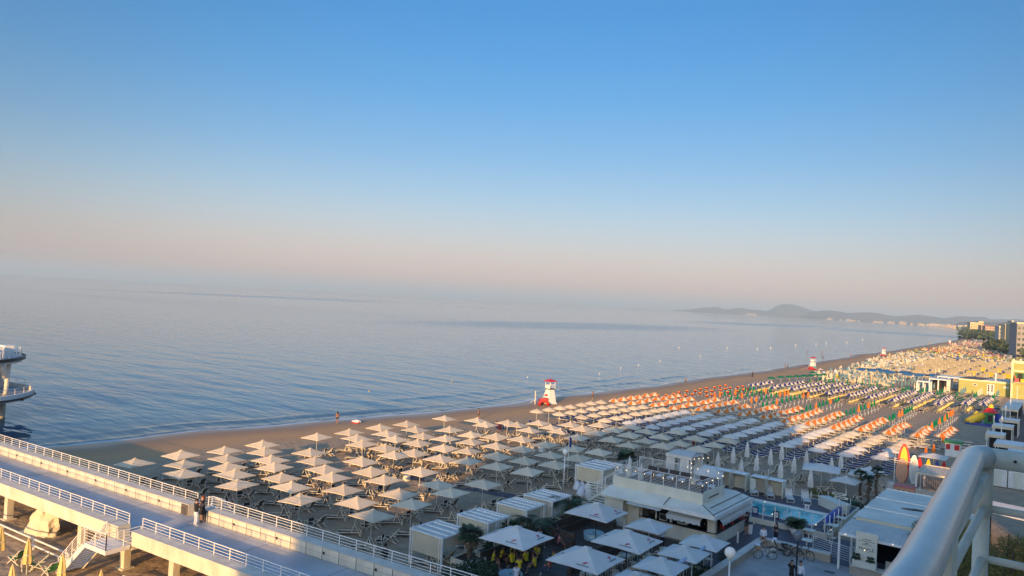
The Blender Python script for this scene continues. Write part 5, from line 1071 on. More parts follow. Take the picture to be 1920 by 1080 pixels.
# curved white bench block at the far pool corner, blue slide cover
t = thing('covered_boat_block', 'long low white covered block at the far right corner of the pool deck', 'cover', (-17.2, 72.6, .56), rad(-38)); t.name = 'covered_block'
b = MB(); b.poly([(-1.3, -.55), (1.6, -.6), (1.9, 0), (1.5, .6), (-1.2, .5), (-1.5, 0)], 0, .75); b.build('cover', M['kroof'], t); MB().poly([(-1.35, -.6), (1.65, -.65), (1.95, 0), (1.55, .65), (-1.25, .55), (-1.55, 0)], .751, .82).build('lid', M['kroof'], t)
o = MB().tube([(0, -2.2, .2), (0, -1, .42), (0, .5, .5), (0, 2.2, .5)], [.3, .34, .34, .3], 10).build('rolled_pool_cover', M['bluep'], loc=(-16.1, 68.4, .56), smooth=True); props(o, 'rolled dark blue pool cover along the right end of the pool', 'pool cover')
# signpost with boards
t = thing('signpost', 'white signpost with two pointed boards beside the pool steps', 'sign', at(1573, 972, .2)); MB().bar((0, 0, 0), (0, 0, 2.2), .08, up=(1, 0, 0)).build('post', M['white'], t)
for z, dx in ((2.05, -.1), (1.75, .1)): MB().poly([(-.55 + dx, -.04), (.4 + dx, -.04), (.58 + dx, 0), (.4 + dx, .04), (-.55 + dx, .04)], z, z + .2).build('sign_board', M['kroof'], t); MB().box(-.42 + dx, .3 + dx, -.048, -.0405, z + .07, z + .13).build('text_print', M['sign_black'], t)
# high tables near restaurant
for i, (x, y, h) in enumerate([(1578, 970, 1.05), (1562, 984, 1.05), (1517, 993, .75), (1513, 1012, .75)]):
    p = at(x, y, h + .22); t = thing('high_table', ['high white table nearest the pool corner', 'high white table next to the bar stools', 'white cafe table right of the potted palm', 'white cafe table behind the promenade wall'][i], 'table', (p.x, p.y, .22)); MB().box(-.42, .42, -.35, .35, h - .04, h).build('table_top', M['kroof'], t); MB().bar((0, 0, .02), (0, 0, h - .04), .07, up=(1, 0, 0)).build('pedestal', M['white'], t); MB().box(-.25, .25, -.25, .25, 0, .03).build('foot', M['white'], t)
for i, (x, y) in enumerate([(1570, 985), (1556, 1003), (1548, 985), (1527, 1003), (1502, 1000)]):
    p = at(x, y, .9 if i < 3 else .6); h = .75 if i < 3 else .45; t = thing('bar_stool' if i < 3 else 'cafe_chair', f'round-backed {"bar stool" if i < 3 else "chair"} by the pool corner tables, {ORD[i]} of five', 'stool' if i < 3 else 'chair', (p.x, p.y, .22), i)
    MB().lathe([(.2, h - .03), (.21, h), (.01, h)], 14).build('seat', M['frame'], t)
    for k in range(4): a = k * pi / 2 + .7; MB().bar((.16 * cos(a), .16 * sin(a), h), (.24 * cos(a), .24 * sin(a), 0), .03).build('leg', M['frame'], t)
    MB().tube([(.22 * cos(a), .22 * sin(a), h + .25) for a in [k * pi / 8 for k in range(9)]], .02, 6).build('backrest', M['frame'], t); MB().tube([(.22 * cos(k * pi / 8), .22 * sin(k * pi / 8), h * .4) for k in range(17)], .012, 6).build('foot_ring', M['frame'], t)
t = thing('litter_bin', 'white cylindrical litter bin behind the man leaning on the bar', 'bin', at(1405, 1000, .22)); MB().lathe([(.22, 0), (.25, .8)], 16).build('body', M['white'], t); MB().lathe([(.26, .8), (.26, .9), (.02, .93)], 16).build('lid', M['black'], t)
o = MB().tube([(0, 0, 0), (0, 0, .85)], .07, 10).build('bollard', M['white'], loc=at(1383, 1018, .22)); props(o, 'white bollard on the walkway beside the bar', 'bollard')
o = MB().box(-.3, .3, -.2, .2, 0, .55).box(-.33, .33, -.23, .23, .55, .62).build('storage_box', M['kiosk'], loc=at(762, 903)); props(o, 'small cream storage box alone on the sand among ecru parasols', 'box')
o = MB().box(-.35, .35, -.25, .25, 0, .55).box(-.38, .38, -.28, .28, .55, .62).build('storage_box', M['white'], loc=at(1016, 848)); props(o, 'small white storage box on the shaded sand near the floodlight mast', 'box')

# ---- restaurant pavilion on the right
rs = thing('restaurant_pavilion', 'low white restaurant pavilion with canvas roof and a printed sign panel', 'building', (0, 0, 0))
RX0, RX1 = -12.9, -5.0
for k in range(3):
    y0 = 60.4 + k * 4.2; y1 = y0 + 4.1; z0, z1 = 3.15 + .05 * k, 3.35
    b = MB(); n = 8
    for i in range(n):
        xa, xb = RX0 + (RX1 - RX0) * i / n, RX0 + (RX1 - RX0) * (i + 1) / n; s = lambda u: -.06 * sin(u * pi)
        b.face([(xa, y0, 3.12), (xb, y0, 3.12), (xb, (y0 + y1) / 2, 3.2), (xa, (y0 + y1) / 2, 3.2)]); b.face([(xa, (y0 + y1) / 2, 3.2), (xb, (y0 + y1) / 2, 3.2), (xb, y1, 3.14), (xa, y1, 3.14)])
    b.build('roof_canvas', M['kroof'], rs)
    MB().box(RX0 - .02, RX1, y1, y1 + .1, 3.08, 3.22).build('roof_beam', M['white'], rs)
MB().box(RX0 + .3, RX1, 60.2, 60.34, 3.1, 3.3).build('roof_beam', M['khaki_panel'], rs)
b = MB(); n = 44
for i in range(n):
    xa, xb = RX0 + (RX1 - RX0) * i / n, RX0 + (RX1 - RX0) * (i + 1) / n; r1, r2 = (.05 * (i % 2)) + random.uniform(0, .03), (.05 * ((i + 1) % 2)); 
    prf = [(60.2, 3.1), (58.6, 3.08), (57.4, 3.0), (56.6, 2.86)]
    for j in range(3): b.face([(xa - .1 * j * 0, prf[j + 1][0], prf[j + 1][1] - r1 * (j + 1) * .4), (xb, prf[j + 1][0], prf[j + 1][1] - r2 * (j + 1) * .4), (xb, prf[j][0], prf[j][1] - r2 * j * .4), (xa, prf[j][0], prf[j][1] - r1 * j * .4)])
b.build('front_awning', M['offwhite'], rs)
MB().box(RX0, RX1, 56.45, 56.6, 2.70, 2.87).build('front_beam', M['white'], rs)
for (x, y) in ((RX0 + .06, 56.55), (RX0 + .06, 60.3), (RX0 + .06, 66), (RX0 + .06, 72.6)): MB().box(x - .07, x + .07, y - .07, y + .07, .2, 2.7 if y < 57 else 3.05).build('post', M['white'], rs)
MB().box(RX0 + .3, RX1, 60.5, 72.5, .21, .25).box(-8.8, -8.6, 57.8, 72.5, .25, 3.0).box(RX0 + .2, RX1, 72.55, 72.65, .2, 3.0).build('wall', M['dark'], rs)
MB().box(RX0 + .15, RX0 + .25, 61, 72.5, .2, 3.0).build('glazing', M['kroof'], rs)
sp = MB().box(0, 1.55, 0, .12, 0, 2.1).build('sign_panel', M['kiosk'], rs); sp.location = (-11.7, SIGNY, 1.3); sp.scale = (.86, 1, .86)
MB().box(-.05, 1.62, -.03, .16, 1.98, 2.3).build('panel_cornice', M['kiosk'], sp)
def text(s, size, x, z, m, parent, name='lettering', y=-.006):
    cu = bpy.data.curves.new(name, 'FONT'); cu.body = s; cu.size = size; cu.align_x = 'CENTER'; cu.extrude = .003; cu.resolution_u = 2
    ob = bpy.data.objects.new(name, cu); COL.objects.link(ob); dg = bpy.context.evaluated_depsgraph_get(); me = bpy.data.meshes.new_from_object(ob.evaluated_get(dg)); bpy.data.objects.remove(ob)
    me.materials.clear(); me.materials.append(m); o = link(name, me, parent, (x, y, z)); o.rotation_euler = (pi / 2, 0, 0); return o
text('BURGERS', .16, .78, 1.70, M['sign_black'], sp); text('APERITIVI', .16, .78, 1.30, M['sign_black'], sp); text('PEOPLE', .34, .78, .88, M['sign_black'], sp); text('ristorante sul mare', .08, .78, .78, M['sign_black'], sp)
MB().box(.16, 1.4, -.008, -.001, 1.59, 1.62).build('printed_rule', M['sign_black'], sp); MB().poly([(.68, -.008), (.78, -.008), (.88, -.008), (.88, -.001), (.68, -.001)], 1.45, 1.5).build('printed_emblem', M['sign_black'], sp)
t = planter('white flower trough with dark shrubs below the restaurant sign', -11.8, -10.3, SIGNY - .45, SIGNY - .02, .45); t.location.z = .96
for i in range(5):
    t = thing('restaurant_chair', f'pale chair in the dark restaurant opening, {ORD[i]} from left', 'chair', (-9.9 + .55 * i, 57.9 + .3 * (i % 2), .25), i * .7); MB().box(-.2, .2, -.2, .2, .42, .45).build('seat', M['kroof'], t); MB().box(-.2, .2, .18, .2, .45, .9).build('backrest', M['kroof'], t); [MB().bar((x, y, 0), (x, y, .42), .03, up=(1, 0, 0)).build('leg', M['kroof'], t) for x in (-.18, .18) for y in (-.18, .18)]
for i in range(3): o = MB().poly([(0, 0), (.5, -.1), (1.3, .1), (1.5, .3), (.4, .35)], 0, .03).build('roof_stain_patch', M['black' if i < 2 else 'white'], loc=(-10.6 + i * .5, 66.2 + .25 * i, 3.22)); props(o, ['dark torn patch on the restaurant roof', 'second dark tear on the restaurant roof', 'pale skylight patch on the restaurant roof'][i], 'roof patch')
# ================================================================ VEGETATION
def frond_mesh(L, droop, n=12, w=.5, seed=0):
    rnd = random.Random(seed); mb = MB(); pts = []
    for i in range(n + 1):
        t = i / n; pts.append(Vector((L * t * (1 - .15 * t), 0, L * (.55 * t - droop * t * t))))
    mb.tube(pts, [.022 * (1 - .8 * i / n) + .004 for i in range(n + 1)], 4)
    for i in range(2, n):
        for k in range(2):
            p = pts[i].lerp(pts[i + 1], k * .5); tt = (i + k * .5) / n; ll = w * (1.2 * sin(pi * min(1, tt * .9 + .12))) * rnd.uniform(.85, 1.1)
            for s in (-1, 1):
                tip = p + Vector((ll * .75, s * ll, -ll * (.25 + .5 * rnd.random()))); q = p + Vector((.05, 0, 0)); mb.face([p, q, tip])
    return mb
def palm(label, loc, h, L, nf, r=.16, droop=.75, fan=False, dry=True, crown_z=0):
    t = thing('palm_tree', label, 'palm tree', loc); n = 10
    MB().tube([(.05 * sin(i), .05 * cos(i * 1.3), h * i / n) for i in range(n + 1)], [r * (1.25 - .4 * i / n) * (1.08 if i % 2 else .95) for i in range(n + 1)], 9).build('trunk', M['trunk'], t)
    if fan:
        fm = MB(); K = 11
        fm.tube([(0, 0, 0), (L * .45, 0, L * .28)], .012, 4)
        for i in range(K):
            a = (i - (K - 1) / 2) / K * 2.7; c = Vector((L * .45, 0, L * .28)); tip = c + Vector((cos(a) * L * .55, sin(a) * L * .5, .1 * L - abs(a) * .08 * L)); d = Vector((-sin(a), cos(a), 0)) * .05 * L
            m_ = c.lerp(tip, .6); fm.face([c, m_ - d + Vector((0, 0, .02)), tip, m_ + d])
    else: fm = frond_mesh(L, droop, seed=int(loc[0] * 7) % 50)
    f0 = fm.build('frond', M['leaf'], t)
    for i in range(nf):
        f = f0 if i == 0 else f0.copy()
        if i: COL.objects.link(f)
        el = random.uniform(-.5, .75) if fan else random.uniform(-.35, .6)
        f.location = (0, 0, h + crown_z); f.rotation_euler = (0, -el, i * 2.399); s = random.uniform(.8, 1.1); f.scale = (s, s, s)
    if dry:
        for i in range(max(3, nf // 5)):
            f = f0.copy(); f.data = f0.data; COL.objects.link(f); f.name = 'dry_frond'; f.location = (0, 0, h - .1); f.rotation_euler = (0, .9 + random.random() * .4, i * 1.9); f.scale = (.7, .7, .7)
            f.material_slots[0].link = 'OBJECT'; f.material_slots[0].material = M['leaf_dry']
    return t
palm('bushy fan palm in the big white planter nearest the pier', (-31.2, 37.8, .6), 1.7, 1.0, 46, .17, fan=True)
palm('low fan palm behind the big printed parasol', (-32.1, 43.6, .4), 1.0, .85, 34, .14, fan=True)
palm('date palm with arching fronds between parasol and gazebos', (-31.8, 45.6, .5), .9, 2.2, 26, .26, .85)
palm('second date palm nearer the bar, with wide arching fronds', (-32.0, 50.9, .5), 1.3, 2.4, 28, .26, .85)
palm('fan palm with dark round crown behind the roof terrace', (-37.6, 71.0, 0), 1.5, 1.35, 54, .17, fan=True)
for i, (x, y, h) in enumerate([(1612, 945, 2.6), (1627, 950, 2.3), (1642, 940, 2.7)]):
    p = at(x, y - 4, 0); palm(f'slender fan palm left of the restaurant, {["left", "middle", "right"][i]} of three', p, h, .72, 34, .13, fan=True, dry=True)
p = at(1587, 955); palm('small feathery palm left of the three slender palms', p, .6, 1.5, 16, .14, .7)
p = at(1640, 955); palm('low palm at the foot of the three slender palms', (p.x + .4, p.y, 0), .3, 1.1, 16, .12, .8)
p = at(1492, 1002, .2); t = thing('plant_pot', 'white round bowl pot holding a small palm behind the promenade wall', 'pot', p); MB().lathe([(.32, 0), (.55, .55), (.50, .56), (.45, .5), (.01, .48)], 20, cap=False).build('bowl', M['white'], t, smooth=True)
palm('small bushy palm in the white bowl pot by the pool', (p.x, p.y, p.z + .45), .35, .95, 30, .12, .5, dry=False)
def leafball(mb, c, r, n, size, squash=.8, rnd=random, hollow=.55, seed=0):
    for _ in range(n):
        d = Vector((rnd.gauss(0, 1), rnd.gauss(0, 1), rnd.gauss(0, 1))).normalized() * r * (hollow + (1 - hollow) * rnd.random()); p = Vector(c) + Vector((d.x, d.y, d.z * squash))
        a = Vector((rnd.gauss(0, 1), rnd.gauss(0, 1), rnd.gauss(0, .6))).normalized() * size * rnd.uniform(.6, 1.3); b = a.cross(Vector((rnd.gauss(0, 1), rnd.gauss(0, 1), rnd.gauss(0, 1)))).normalized() * size * rnd.uniform(.3, .6)
        mb.face([p - a, p + b, p + a, p - b])
def shrub(label, loc, r, n, size, m='bush', name='shrub', cat='shrub', squash=.7, clumps=5):
    t = thing(name, label, cat, loc); mb = MB()
    for i in range(clumps): a = i * 2.4; leafball(mb, (r * .55 * cos(a), r * .55 * sin(a), r * .55 + .2 * (i % 2)), r * .6, n // clumps, size, squash)
    mb.build('foliage', M[m], t); MB().tube([(0, 0, -.1), (0, 0, r * .6)], .04, 6).build('stem', M['bark'], t); return t
p = at(905, 1075, .8); sh = shrub('dense flowering bush at the bottom edge before the yellow shirts', (p.x - .2, p.y - .4, .2), 1.25, 3800, .07)
fl = MB(); leafball(fl, (0, 0, .9), 1.05, 160, .035, .7); fl.build('blossom', M['shirt_w'], sh)
shrub('dark hedge to the left of the flowering bush', (p.x - 1.6, p.y - .9, .0), .9, 2200, .06)
shrub('dark low shrub in the planter right of the fan palm', (-31.45, 40.4, .75), .6, 1200, .06)
shrub('dark round bush at the foot of the slim beach lamp', (-36.3, 54.6, 0), .9, 2000, .07); shrub('second dark bush beside the slim beach lamp', (-35.0, 56.3, 0), .8, 1600, .07)
shrub('dark planting between two date palms', (-31.9, 48.4, .5), .6, 900, .06); shrub('low shrub under the nearer date palm', (-31.9, 45.2, .5), .6, 900, .06)
for i, (x, y) in enumerate([(1535, 932), (1548, 935), (1560, 940), (1525, 928)]): shrub(f'yellow green bush behind the pool deck, {ORD[i]} of four', at(x, y, .1), .55, 700, .07, 'tam')
for i, (x, y) in enumerate([(1600, 958), (1616, 960), (1632, 958), (1650, 950)]): shrub(f'dark low hedge plant under the three palms, {ORD[i]} of four', at(x, y, .0), .6, 800, .06)
shrub('dark shrubs filling the restaurant flower trough, left part', (-11.6, SIGNY - .22, 1.35), .26, 420, .05); shrub('dark shrubs filling the restaurant flower trough, right part', (-10.7, SIGNY - .22, 1.3), .26, 380, .05)
shrub('low dark plants beside the promenade wall near the walkway', (-19.2, 52.2, .1), .7, 1200, .06); shrub('dark plants under the rolled canvas stand', (-19.3, 47.6, .1), .8, 1400, .06); shrub('dark plants along the wall at the bottom edge', (-19.3, 43.2, .1), .8, 1400, .06)
# tamarisk behind the balcony rail
def feather_tree(label, loc, h, r, n, m, trunk_h=1.5):
    t = thing('tamarisk_tree', label, 'tree', loc); mb = MB(); rnd = random.Random(3)
    for i in range(34):
        a = rnd.uniform(0, 6.28); rr = r * sqrt(rnd.random()) * .85; z = trunk_h + (h - trunk_h) * rnd.random() * (1 - .45 * rr / r); c = Vector((rr * cos(a), rr * sin(a), z)); cr = r * rnd.uniform(.22, .36)
        for _ in range(n // 34):
            d = Vector((rnd.gauss(0, 1), rnd.gauss(0, 1), rnd.gauss(0, 1))).normalized() * cr * (.5 + .5 * rnd.random()); p = c + d
            u = (d.normalized() + Vector((rnd.gauss(0, .5), rnd.gauss(0, .5), rnd.gauss(0, .4) + .2))).normalized() * rnd.uniform(.10, .26); s = u.cross(Vector((rnd.gauss(0, 1), rnd.gauss(0, 1), rnd.gauss(0, 1)))).normalized() * .014
            mb.face([p - s, p + s, p + u]); 
            if rnd.random() < .5: mb.face([p - s * 2, p + u * .5 + s * 2, p + u * .9 + Vector((0, 0, -.05))])
    mb.build('crown', M[m], t)
    for k in range(5): a = k * 1.3; MB().tube([(0, 0, 0), (.3 * r * cos(a), .3 * r * sin(a), trunk_h), (.6 * r * cos(a), .6 * r * sin(a), h * .75)], [.2, .12, .04], 8).build('limb', M['bark'], t)
    return t
feather_tree('olive tamarisk tree seen between the balcony railing bars', (-2.9, 44.0, 0), 10.0, 3.3, 60000, 'tam')
feather_tree('dark feathery tree against the restaurant roof, beside the handrail', (-6.6, 60.0, 0), 4.9, 2.6, 26000, 'tam')
feather_tree('second tamarisk behind the first, between the railing posts', (-5.2, 54.0, 0), 5.4, 2.4, 20000, 'tam')

# ================================================================ PEOPLE
def person(label, loc, rz, pose='stand', shirt='shirt_w', legs='jeans', skin='skin', hair='hair', shoes='sandshoe', bare_legs=False, dress=False, bare_arms=True, long_hair=False, scale=1.0, arms=None, lean=0.0, fingers=False, bare_torso=False, seat=.46, step=.0):
    t = thing('person', label, 'person', loc); t.rotation_euler.z = rz; t.scale = (scale,) * 3
    V, E, Rr, tag = [], [], [], []
    def v(p, r, tg, par=None):
        V.append(Vector(p)); Rr.append(r); tag.append(tg)
        if par is not None: E.append((par, len(V) - 1))
        return len(V) - 1
    sit = pose == 'sit'; hz = seat + .09 if sit else .94
    pv = v((0, 0, hz), .135, 'hip'); ly = lean
    sp = v((0, ly * .3 + (.0), hz + .20), .12, 'torso', pv); ch = v((0, ly * .7, hz + .38), .145, 'torso', sp); nk = v((0, ly + .01, hz + .55), .055, 'neck', ch)
    hd = v((0, ly + .02, hz + .66), .088, 'head', nk); v((0, ly + .015, hz + .76), .080, 'head', hd)
    v((0, ly + .10, hz + .665), .018, 'head', hd)      # nose
    for s in (-1, 1):
        sh = v((s * .17, ly * .8, hz + .47), .062, 'torso', ch)
        a = (arms or {}).get(s, ((.23, .02, .20), (.25, .10, -.03)))
        el = v((s * a[0][0], ly + a[0][1], hz + a[0][2]), .042, 'uparm', sh); wr = v((s * a[1][0], ly + a[1][1], hz + a[1][2]), .028, 'arm', el)
        dd = (V[wr] - V[el]).normalized(); pm = v(V[wr] + dd * .07, .034, 'arm', wr)
        if fingers:
            sd = Vector((0, 1, 0)) if abs(dd.y) < .8 else Vector((1, 0, 0))
            for k in range(4): f = v(V[pm] + dd * .035 + sd * (.03 - k * .02), .010, 'arm', pm); f2 = v(V[f] + dd * (.045 - .006 * abs(k - 1.4)), .009, 'arm', f); v(V[f2] + dd * .025 + Vector((-s * .015, 0, 0)), .007, 'arm', f2)
            th_ = v(V[wr] + dd * .035 + sd * .04, .011, 'arm', pm); v(V[th_] + dd * .035 + sd * .01, .009, 'arm', th_)
        hp = v((s * .09, 0, hz - .06), .10, 'hip', pv)
        if sit:
            kn = v((s * .14, .44, seat + .06), .068, 'leg', hp); an = v((s * .14, .48, .09), .042, 'shin', kn); v((s * .15, .62, .04), .036, 'foot', an)
        else:
            st_ = step * s; kn = v((s * .10, .03 + st_ * .6, .50), .066, 'leg', hp); an = v((s * .11, -.02 + st_, .09), .042, 'shin', kn); v((s * .13, .14 + st_, .035), .034, 'foot', an)
    me = bpy.data.meshes.new('body'); me.from_pydata([tuple(p) for p in V], E, []); o = link('body', me, t)
    sk = o.modifiers.new('skin', 'SKIN'); sd_ = o.modifiers.new('sub', 'SUBSURF'); sd_.levels = 1; sd_.render_levels = 1
    for i, d in enumerate(me.skin_vertices[0].data): d.radius = (Rr[i] * (1.25 if tag[i] in ('torso', 'hip') else 1), Rr[i] * (.85 if tag[i] in ('torso', 'hip') else 1)); d.use_root = (i == 0)
    PEOPLE.append((o, V, E, tag, dict(shirt=shirt, legs=legs, skin=skin, shoes=shoes, bare_legs=bare_legs, dress=dress, bare_arms=bare_arms, bare_torso=bare_torso, hz=hz)))
    hb = MB(); c = V[hd] + Vector((0, -.015, .045)); pr = []
    for k in range(7): a = pi * .5 * k / 6; pr.append((.098 * cos(a) + .001, .115 * sin(a)))
    hb.lathe([(.095, -.06)] + pr, 12, cap=False); hb.v = [(x, (y - .012 if y < 0 else y * .82), z + (.05 if y > .03 and z < 0 else 0)) for x, y, z in hb.v]
    if long_hair: hb.lathe([(.085, -.0), (.10, -.12), (.085, -.26), (.03, -.32)], 10, 0, -.055)
    ho = hb.build('hair', M[hair], t, smooth=True); ho.location = c
    if dress:
        d = MB().lathe([(.13, hz + .18), (.17, hz), (.20, hz - .22), (.215, hz - .40)], 14, cap=False) if not sit else MB().lathe([(.14, hz + .16), (.19, hz - .06)], 14, cap=False)
        d.build('skirt', M[shirt], t, smooth=True)
    return t
PEOPLE = []
def finish_people():
    dg = bpy.context.evaluated_depsgraph_get()
    for o, V, E, tag, c in PEOPLE:
        me = bpy.data.meshes.new_from_object(o.evaluated_get(dg)); o.modifiers.clear(); o.data = me; me.materials.clear()
        mats = [M[c['skin']], M[c['shirt']], M[c['legs']], M[c['shoes']]]
        for m in mats: me.materials.append(m)
        def cls(p):
            best = 1e9; bt = 'torso'; bp = 0
            for a, b in E:
                d = V[b] - V[a]; L = d.length_squared; u = max(0, min(1, (p - V[a]).dot(d) / L if L else 0)); q = (p - V[a] - d * u).length
                if q < best: best = q; bt = tag[b]; bp = u; ta = tag[a]
            return bt, bp, ta
        for f in me.polygons:
            bt, u, ta = cls(f.center); k = 0
            if bt in ('torso', 'hip'): k = 0 if c['bare_torso'] and f.center.z > c['hz'] + .02 else (1 if (f.center.z > c['hz'] + .03 or c['dress']) else 2)
            elif bt == 'neck': k = 1 if u < .35 and not c['bare_torso'] else 0
            elif bt == 'uparm': k = 0 if c['bare_torso'] or (c['bare_arms'] and u > .55) else 1
            elif bt == 'arm': k = 0 if (c['bare_arms'] or c['bare_torso']) or ta == 'arm' or u > .9 else 1
            elif bt == 'leg': k = 2 if not c['bare_legs'] or u < .55 else 0
            elif bt == 'shin': k = 0 if c['bare_legs'] else 2
            elif bt == 'foot': k = 3
            if c['dress'] and bt == 'leg' and u < .5: k = 1
            f.material_index = k; f.use_smooth = True
hold = {1: ((.22, .08, .22), (.10, .28, .28)), -1: ((.22, .08, .22), (.10, .28, .26))}
lap = {1: ((.24, .06, .18), (.12, .30, .10)), -1: ((.24, .06, .18), (.12, .30, .10))}
up1 = {1: ((.30, .10, .45), (.22, .20, .66)), -1: ((.24, .05, .18), (.15, .3, .12))}
cz = 2.5
g = at(366, 987, cz); person('person in black shirt and white trousers standing on the pier, back turned', g, rad(-5), shirt='black_cloth', legs='shirt_w', arms=hold, fingers=True, bare_arms=False, scale=1.03)
g = at(378, 979, cz); person('red-haired person in short black dress standing on the pier beside the parapet', g, rad(165), shirt='black_cloth', hair='hair_r', long_hair=True, dress=True, bare_legs=True, arms=hold, fingers=True, scale=1.0, shoes='black_cloth')
g = at(720, 1072); person('person in dark clothes walking on the shaded sand behind the pier railing', g, rad(80), shirt='black_cloth', legs='black_cloth', bare_arms=False, step=.2, fingers=True, scale=1.05)
g = at(632, 795); person('tanned person in black swimwear standing at the water edge', g, rad(60), shirt='black_cloth', legs='black_cloth', bare_torso=True, bare_legs=True, skin='skin2', long_hair=True, step=.06)
g = at(1399, 1003, .22); person('person in black t-shirt and olive shorts leaning at the end of the bar', g, rad(70), shirt='black_cloth', legs='shorts', bare_legs=True, arms=hold, fingers=True, skin='skin', scale=1.06)
person('person in white shirt and dark shorts sitting on the corner of the promenade wall', (-18.45, 57.35, .52), rad(195), 'sit', 'shirt_w', 'black_cloth', bare_legs=True, arms=lap, fingers=True, bare_arms=False)
g = at(1454, 1022, .22); person('person with dark hair in black top standing behind the promenade wall', g, rad(150), shirt='black_cloth', legs='black_cloth', long_hair=True, arms=hold, fingers=True)
g = at(1483, 1100, .3); person('person in black leaning close to a companion, left of the couple on the square', g, rad(215), shirt='black_cloth', legs='black_cloth', long_hair=True, fingers=True, bare_arms=False, step=.1, arms=up1)
g = at(1499, 1104, .3); person('person in white shirt and jeans, right of the couple on the square', g, rad(190), fingers=True, bare_arms=False, step=.12, scale=1.04)
g = at(1241, 1030, .34); person('waiter in white shirt standing between the cafe parasols', g, rad(30), 'stand', 'shirt_w', 'black_cloth', arms=hold, fingers=True)
for i, (x, y, z, lb) in enumerate([(1203, 968, .5, 'bar worker in black behind the left bar window'), (1321, 1000, .3, 'bar worker in black near the corner pillar')]):
    person(lb, (-27.0 if i == 0 else -22.2, 55.6, .3), rad(180), shirt='black_cloth', legs='black_cloth', arms=hold)
# seated company in yellow shirts
yl = [(-29.9, 38.6, 300), (-29.9, 39.5, 290), (-29.7, 40.4, 270), (-29.6, 41.3, 240), (-28.5, 41.7, 190), (-28.9, 39.4, 60), (-28.4, 40.3, 80), (-27.9, 38.8, 40), (-27.4, 39.9, 110), (-27.0, 41.6, 150)]
wh_ = ['nearest the flowering bush', 'second on the bench', 'in the middle of the bench', 'by the bench corner', 'at the far bench end', 'with back to the bush', 'beside the tub edge', 'left of the red shirt', 'close to the red shirt', 'alone at the right']
for i, (x, y, a) in enumerate(yl): person(f'seated person in yellow shirt {wh_[i]}, under the printed parasol', (x, y, .34), rad(a), 'sit', 'shirt_y', 'black_cloth', bare_legs=True, arms=[lap, hold, up1][i % 3], skin=['skin', 'skin2'][i % 2], lean=.08)
person('seated person in red shirt beside the yellow shirts', (-26.6, 40.4, .34), rad(120), 'sit', 'shirt_r', 'jeans', arms=lap); person('seated person in white top at the bottom edge by the yellow shirts', (-27.2, 37.6, .34), rad(20), 'sit', 'shirt_w', 'black_cloth', bare_legs=True, arms=lap)
for i, (x, y) in enumerate([(-30.3, 37.1), (-29.5, 37.0)]): person(f'seated person in black top behind the flowering bush, {["left", "right"][i]} one', (x, y, .34), rad(20 + 20 * i), 'sit', 'black_cloth', 'black_cloth', bare_legs=True, long_hair=True, arms=lap)
for i, (x, y, s_, l_) in enumerate([(-30.4, 44.6, 'shirt_w', 'with white top at left'), (-29.8, 46.0, 'black_cloth', 'in black with long hair'), (-28.9, 44.9, 'pink', 'in pink top in front')]): person(f'person lounging on the wooden bench below the palms, {l_}', (x, y, .34), rad(250 + 30 * i), 'sit', s_, 'black_cloth', bare_legs=True, long_hair=i > 0, arms=lap, skin='skin2')
# group among the ecru parasols, walkers on the shore, bathers
for i, (x, y, s_) in enumerate([(931, 808, 'pink'), (937, 811, 'shirt_r'), (945, 810, 'shirt_w'), (951, 812, 'shirt_w'), (955, 806, 'pink'), (962, 808, 'shirt_r')]): person(f'beach guest in {["pink", "red", "white", "pale", "rose", "bright red"][i]} sitting in the sunlit group among the parasols', at(x, y), i * 1.1, 'sit', s_, 'jeans', bare_legs=True, arms=lap, skin='skin2')
for i, (x, y, s_, bt, lb) in enumerate([(1285.5, 721, 'pink', True, 'bather in shallow water offshore of the orange parasols'), (1411, 708, 'black_cloth', False, 'dark clothed walker alone on the wet sand'), (1472, 692, 'shirt_w', True, 'pale walker near the water left of the second tower'), (1477, 692, 'black_cloth', False, 'dark walker beside the pale one near the second tower'), (1503.5, 693, 'shirt_w', True, 'walker in white just left of the second tower'), (1543, 675, 'black_cloth', False, 'walker carrying something right of the second tower'), (1595, 671, 'shirt_r', False, 'distant person in red near the water'), (1541, 664, 'shirt_r', True, 'bather far out right of the second tower'), (1513, 663, 'black_cloth', True, 'bather far out left of the second tower'), (1111, 750, 'pink', True, 'person by the shore behind the first round parasols'), (897, 787, 'pink', True, 'sunbather standing among the front parasols near the water')]):
    sea_ = i in (0, 7, 8); person(lb, at(x, y, -.5 if sea_ else 0), rad(30 * i), 'stand', s_, 'black_cloth', bare_torso=bt, bare_legs=bt, skin='skin2', step=.1)
person('person in orange leaning on the balcony of the green house', (-11.9, 227.3, 4.4), rad(180), 'stand', 'orange', 'jeans', arms=hold)
for i, (x, y) in enumerate([(1300, 838), (1700, 868)]): person(['person in dark red walking behind the open parasols of the shaded sand', 'person in red by the sunbeds beside the surfboards'][i], at(x, y + 6), i * 2.0, 'stand', 'shirt_r', 'black_cloth', bare_legs=True)
finish_people()
# child paddle float by the water
t = thing('float_ring', 'red and white inflatable float lying on the wet sand by the water', 'float', at(668, 793)); MB().tube([(.55 * cos(a), .4 * sin(a), .2) for a in [k * pi / 8 for k in range(17)]], .18, 8).build('ring', M['white'], t, smooth=True); MB().tube([(.6 * cos(a), .45 * sin(a), .12) for a in [pi + k * pi / 8 for k in range(9)]], .16, 8).build('red_half', M['red'], t, smooth=True)

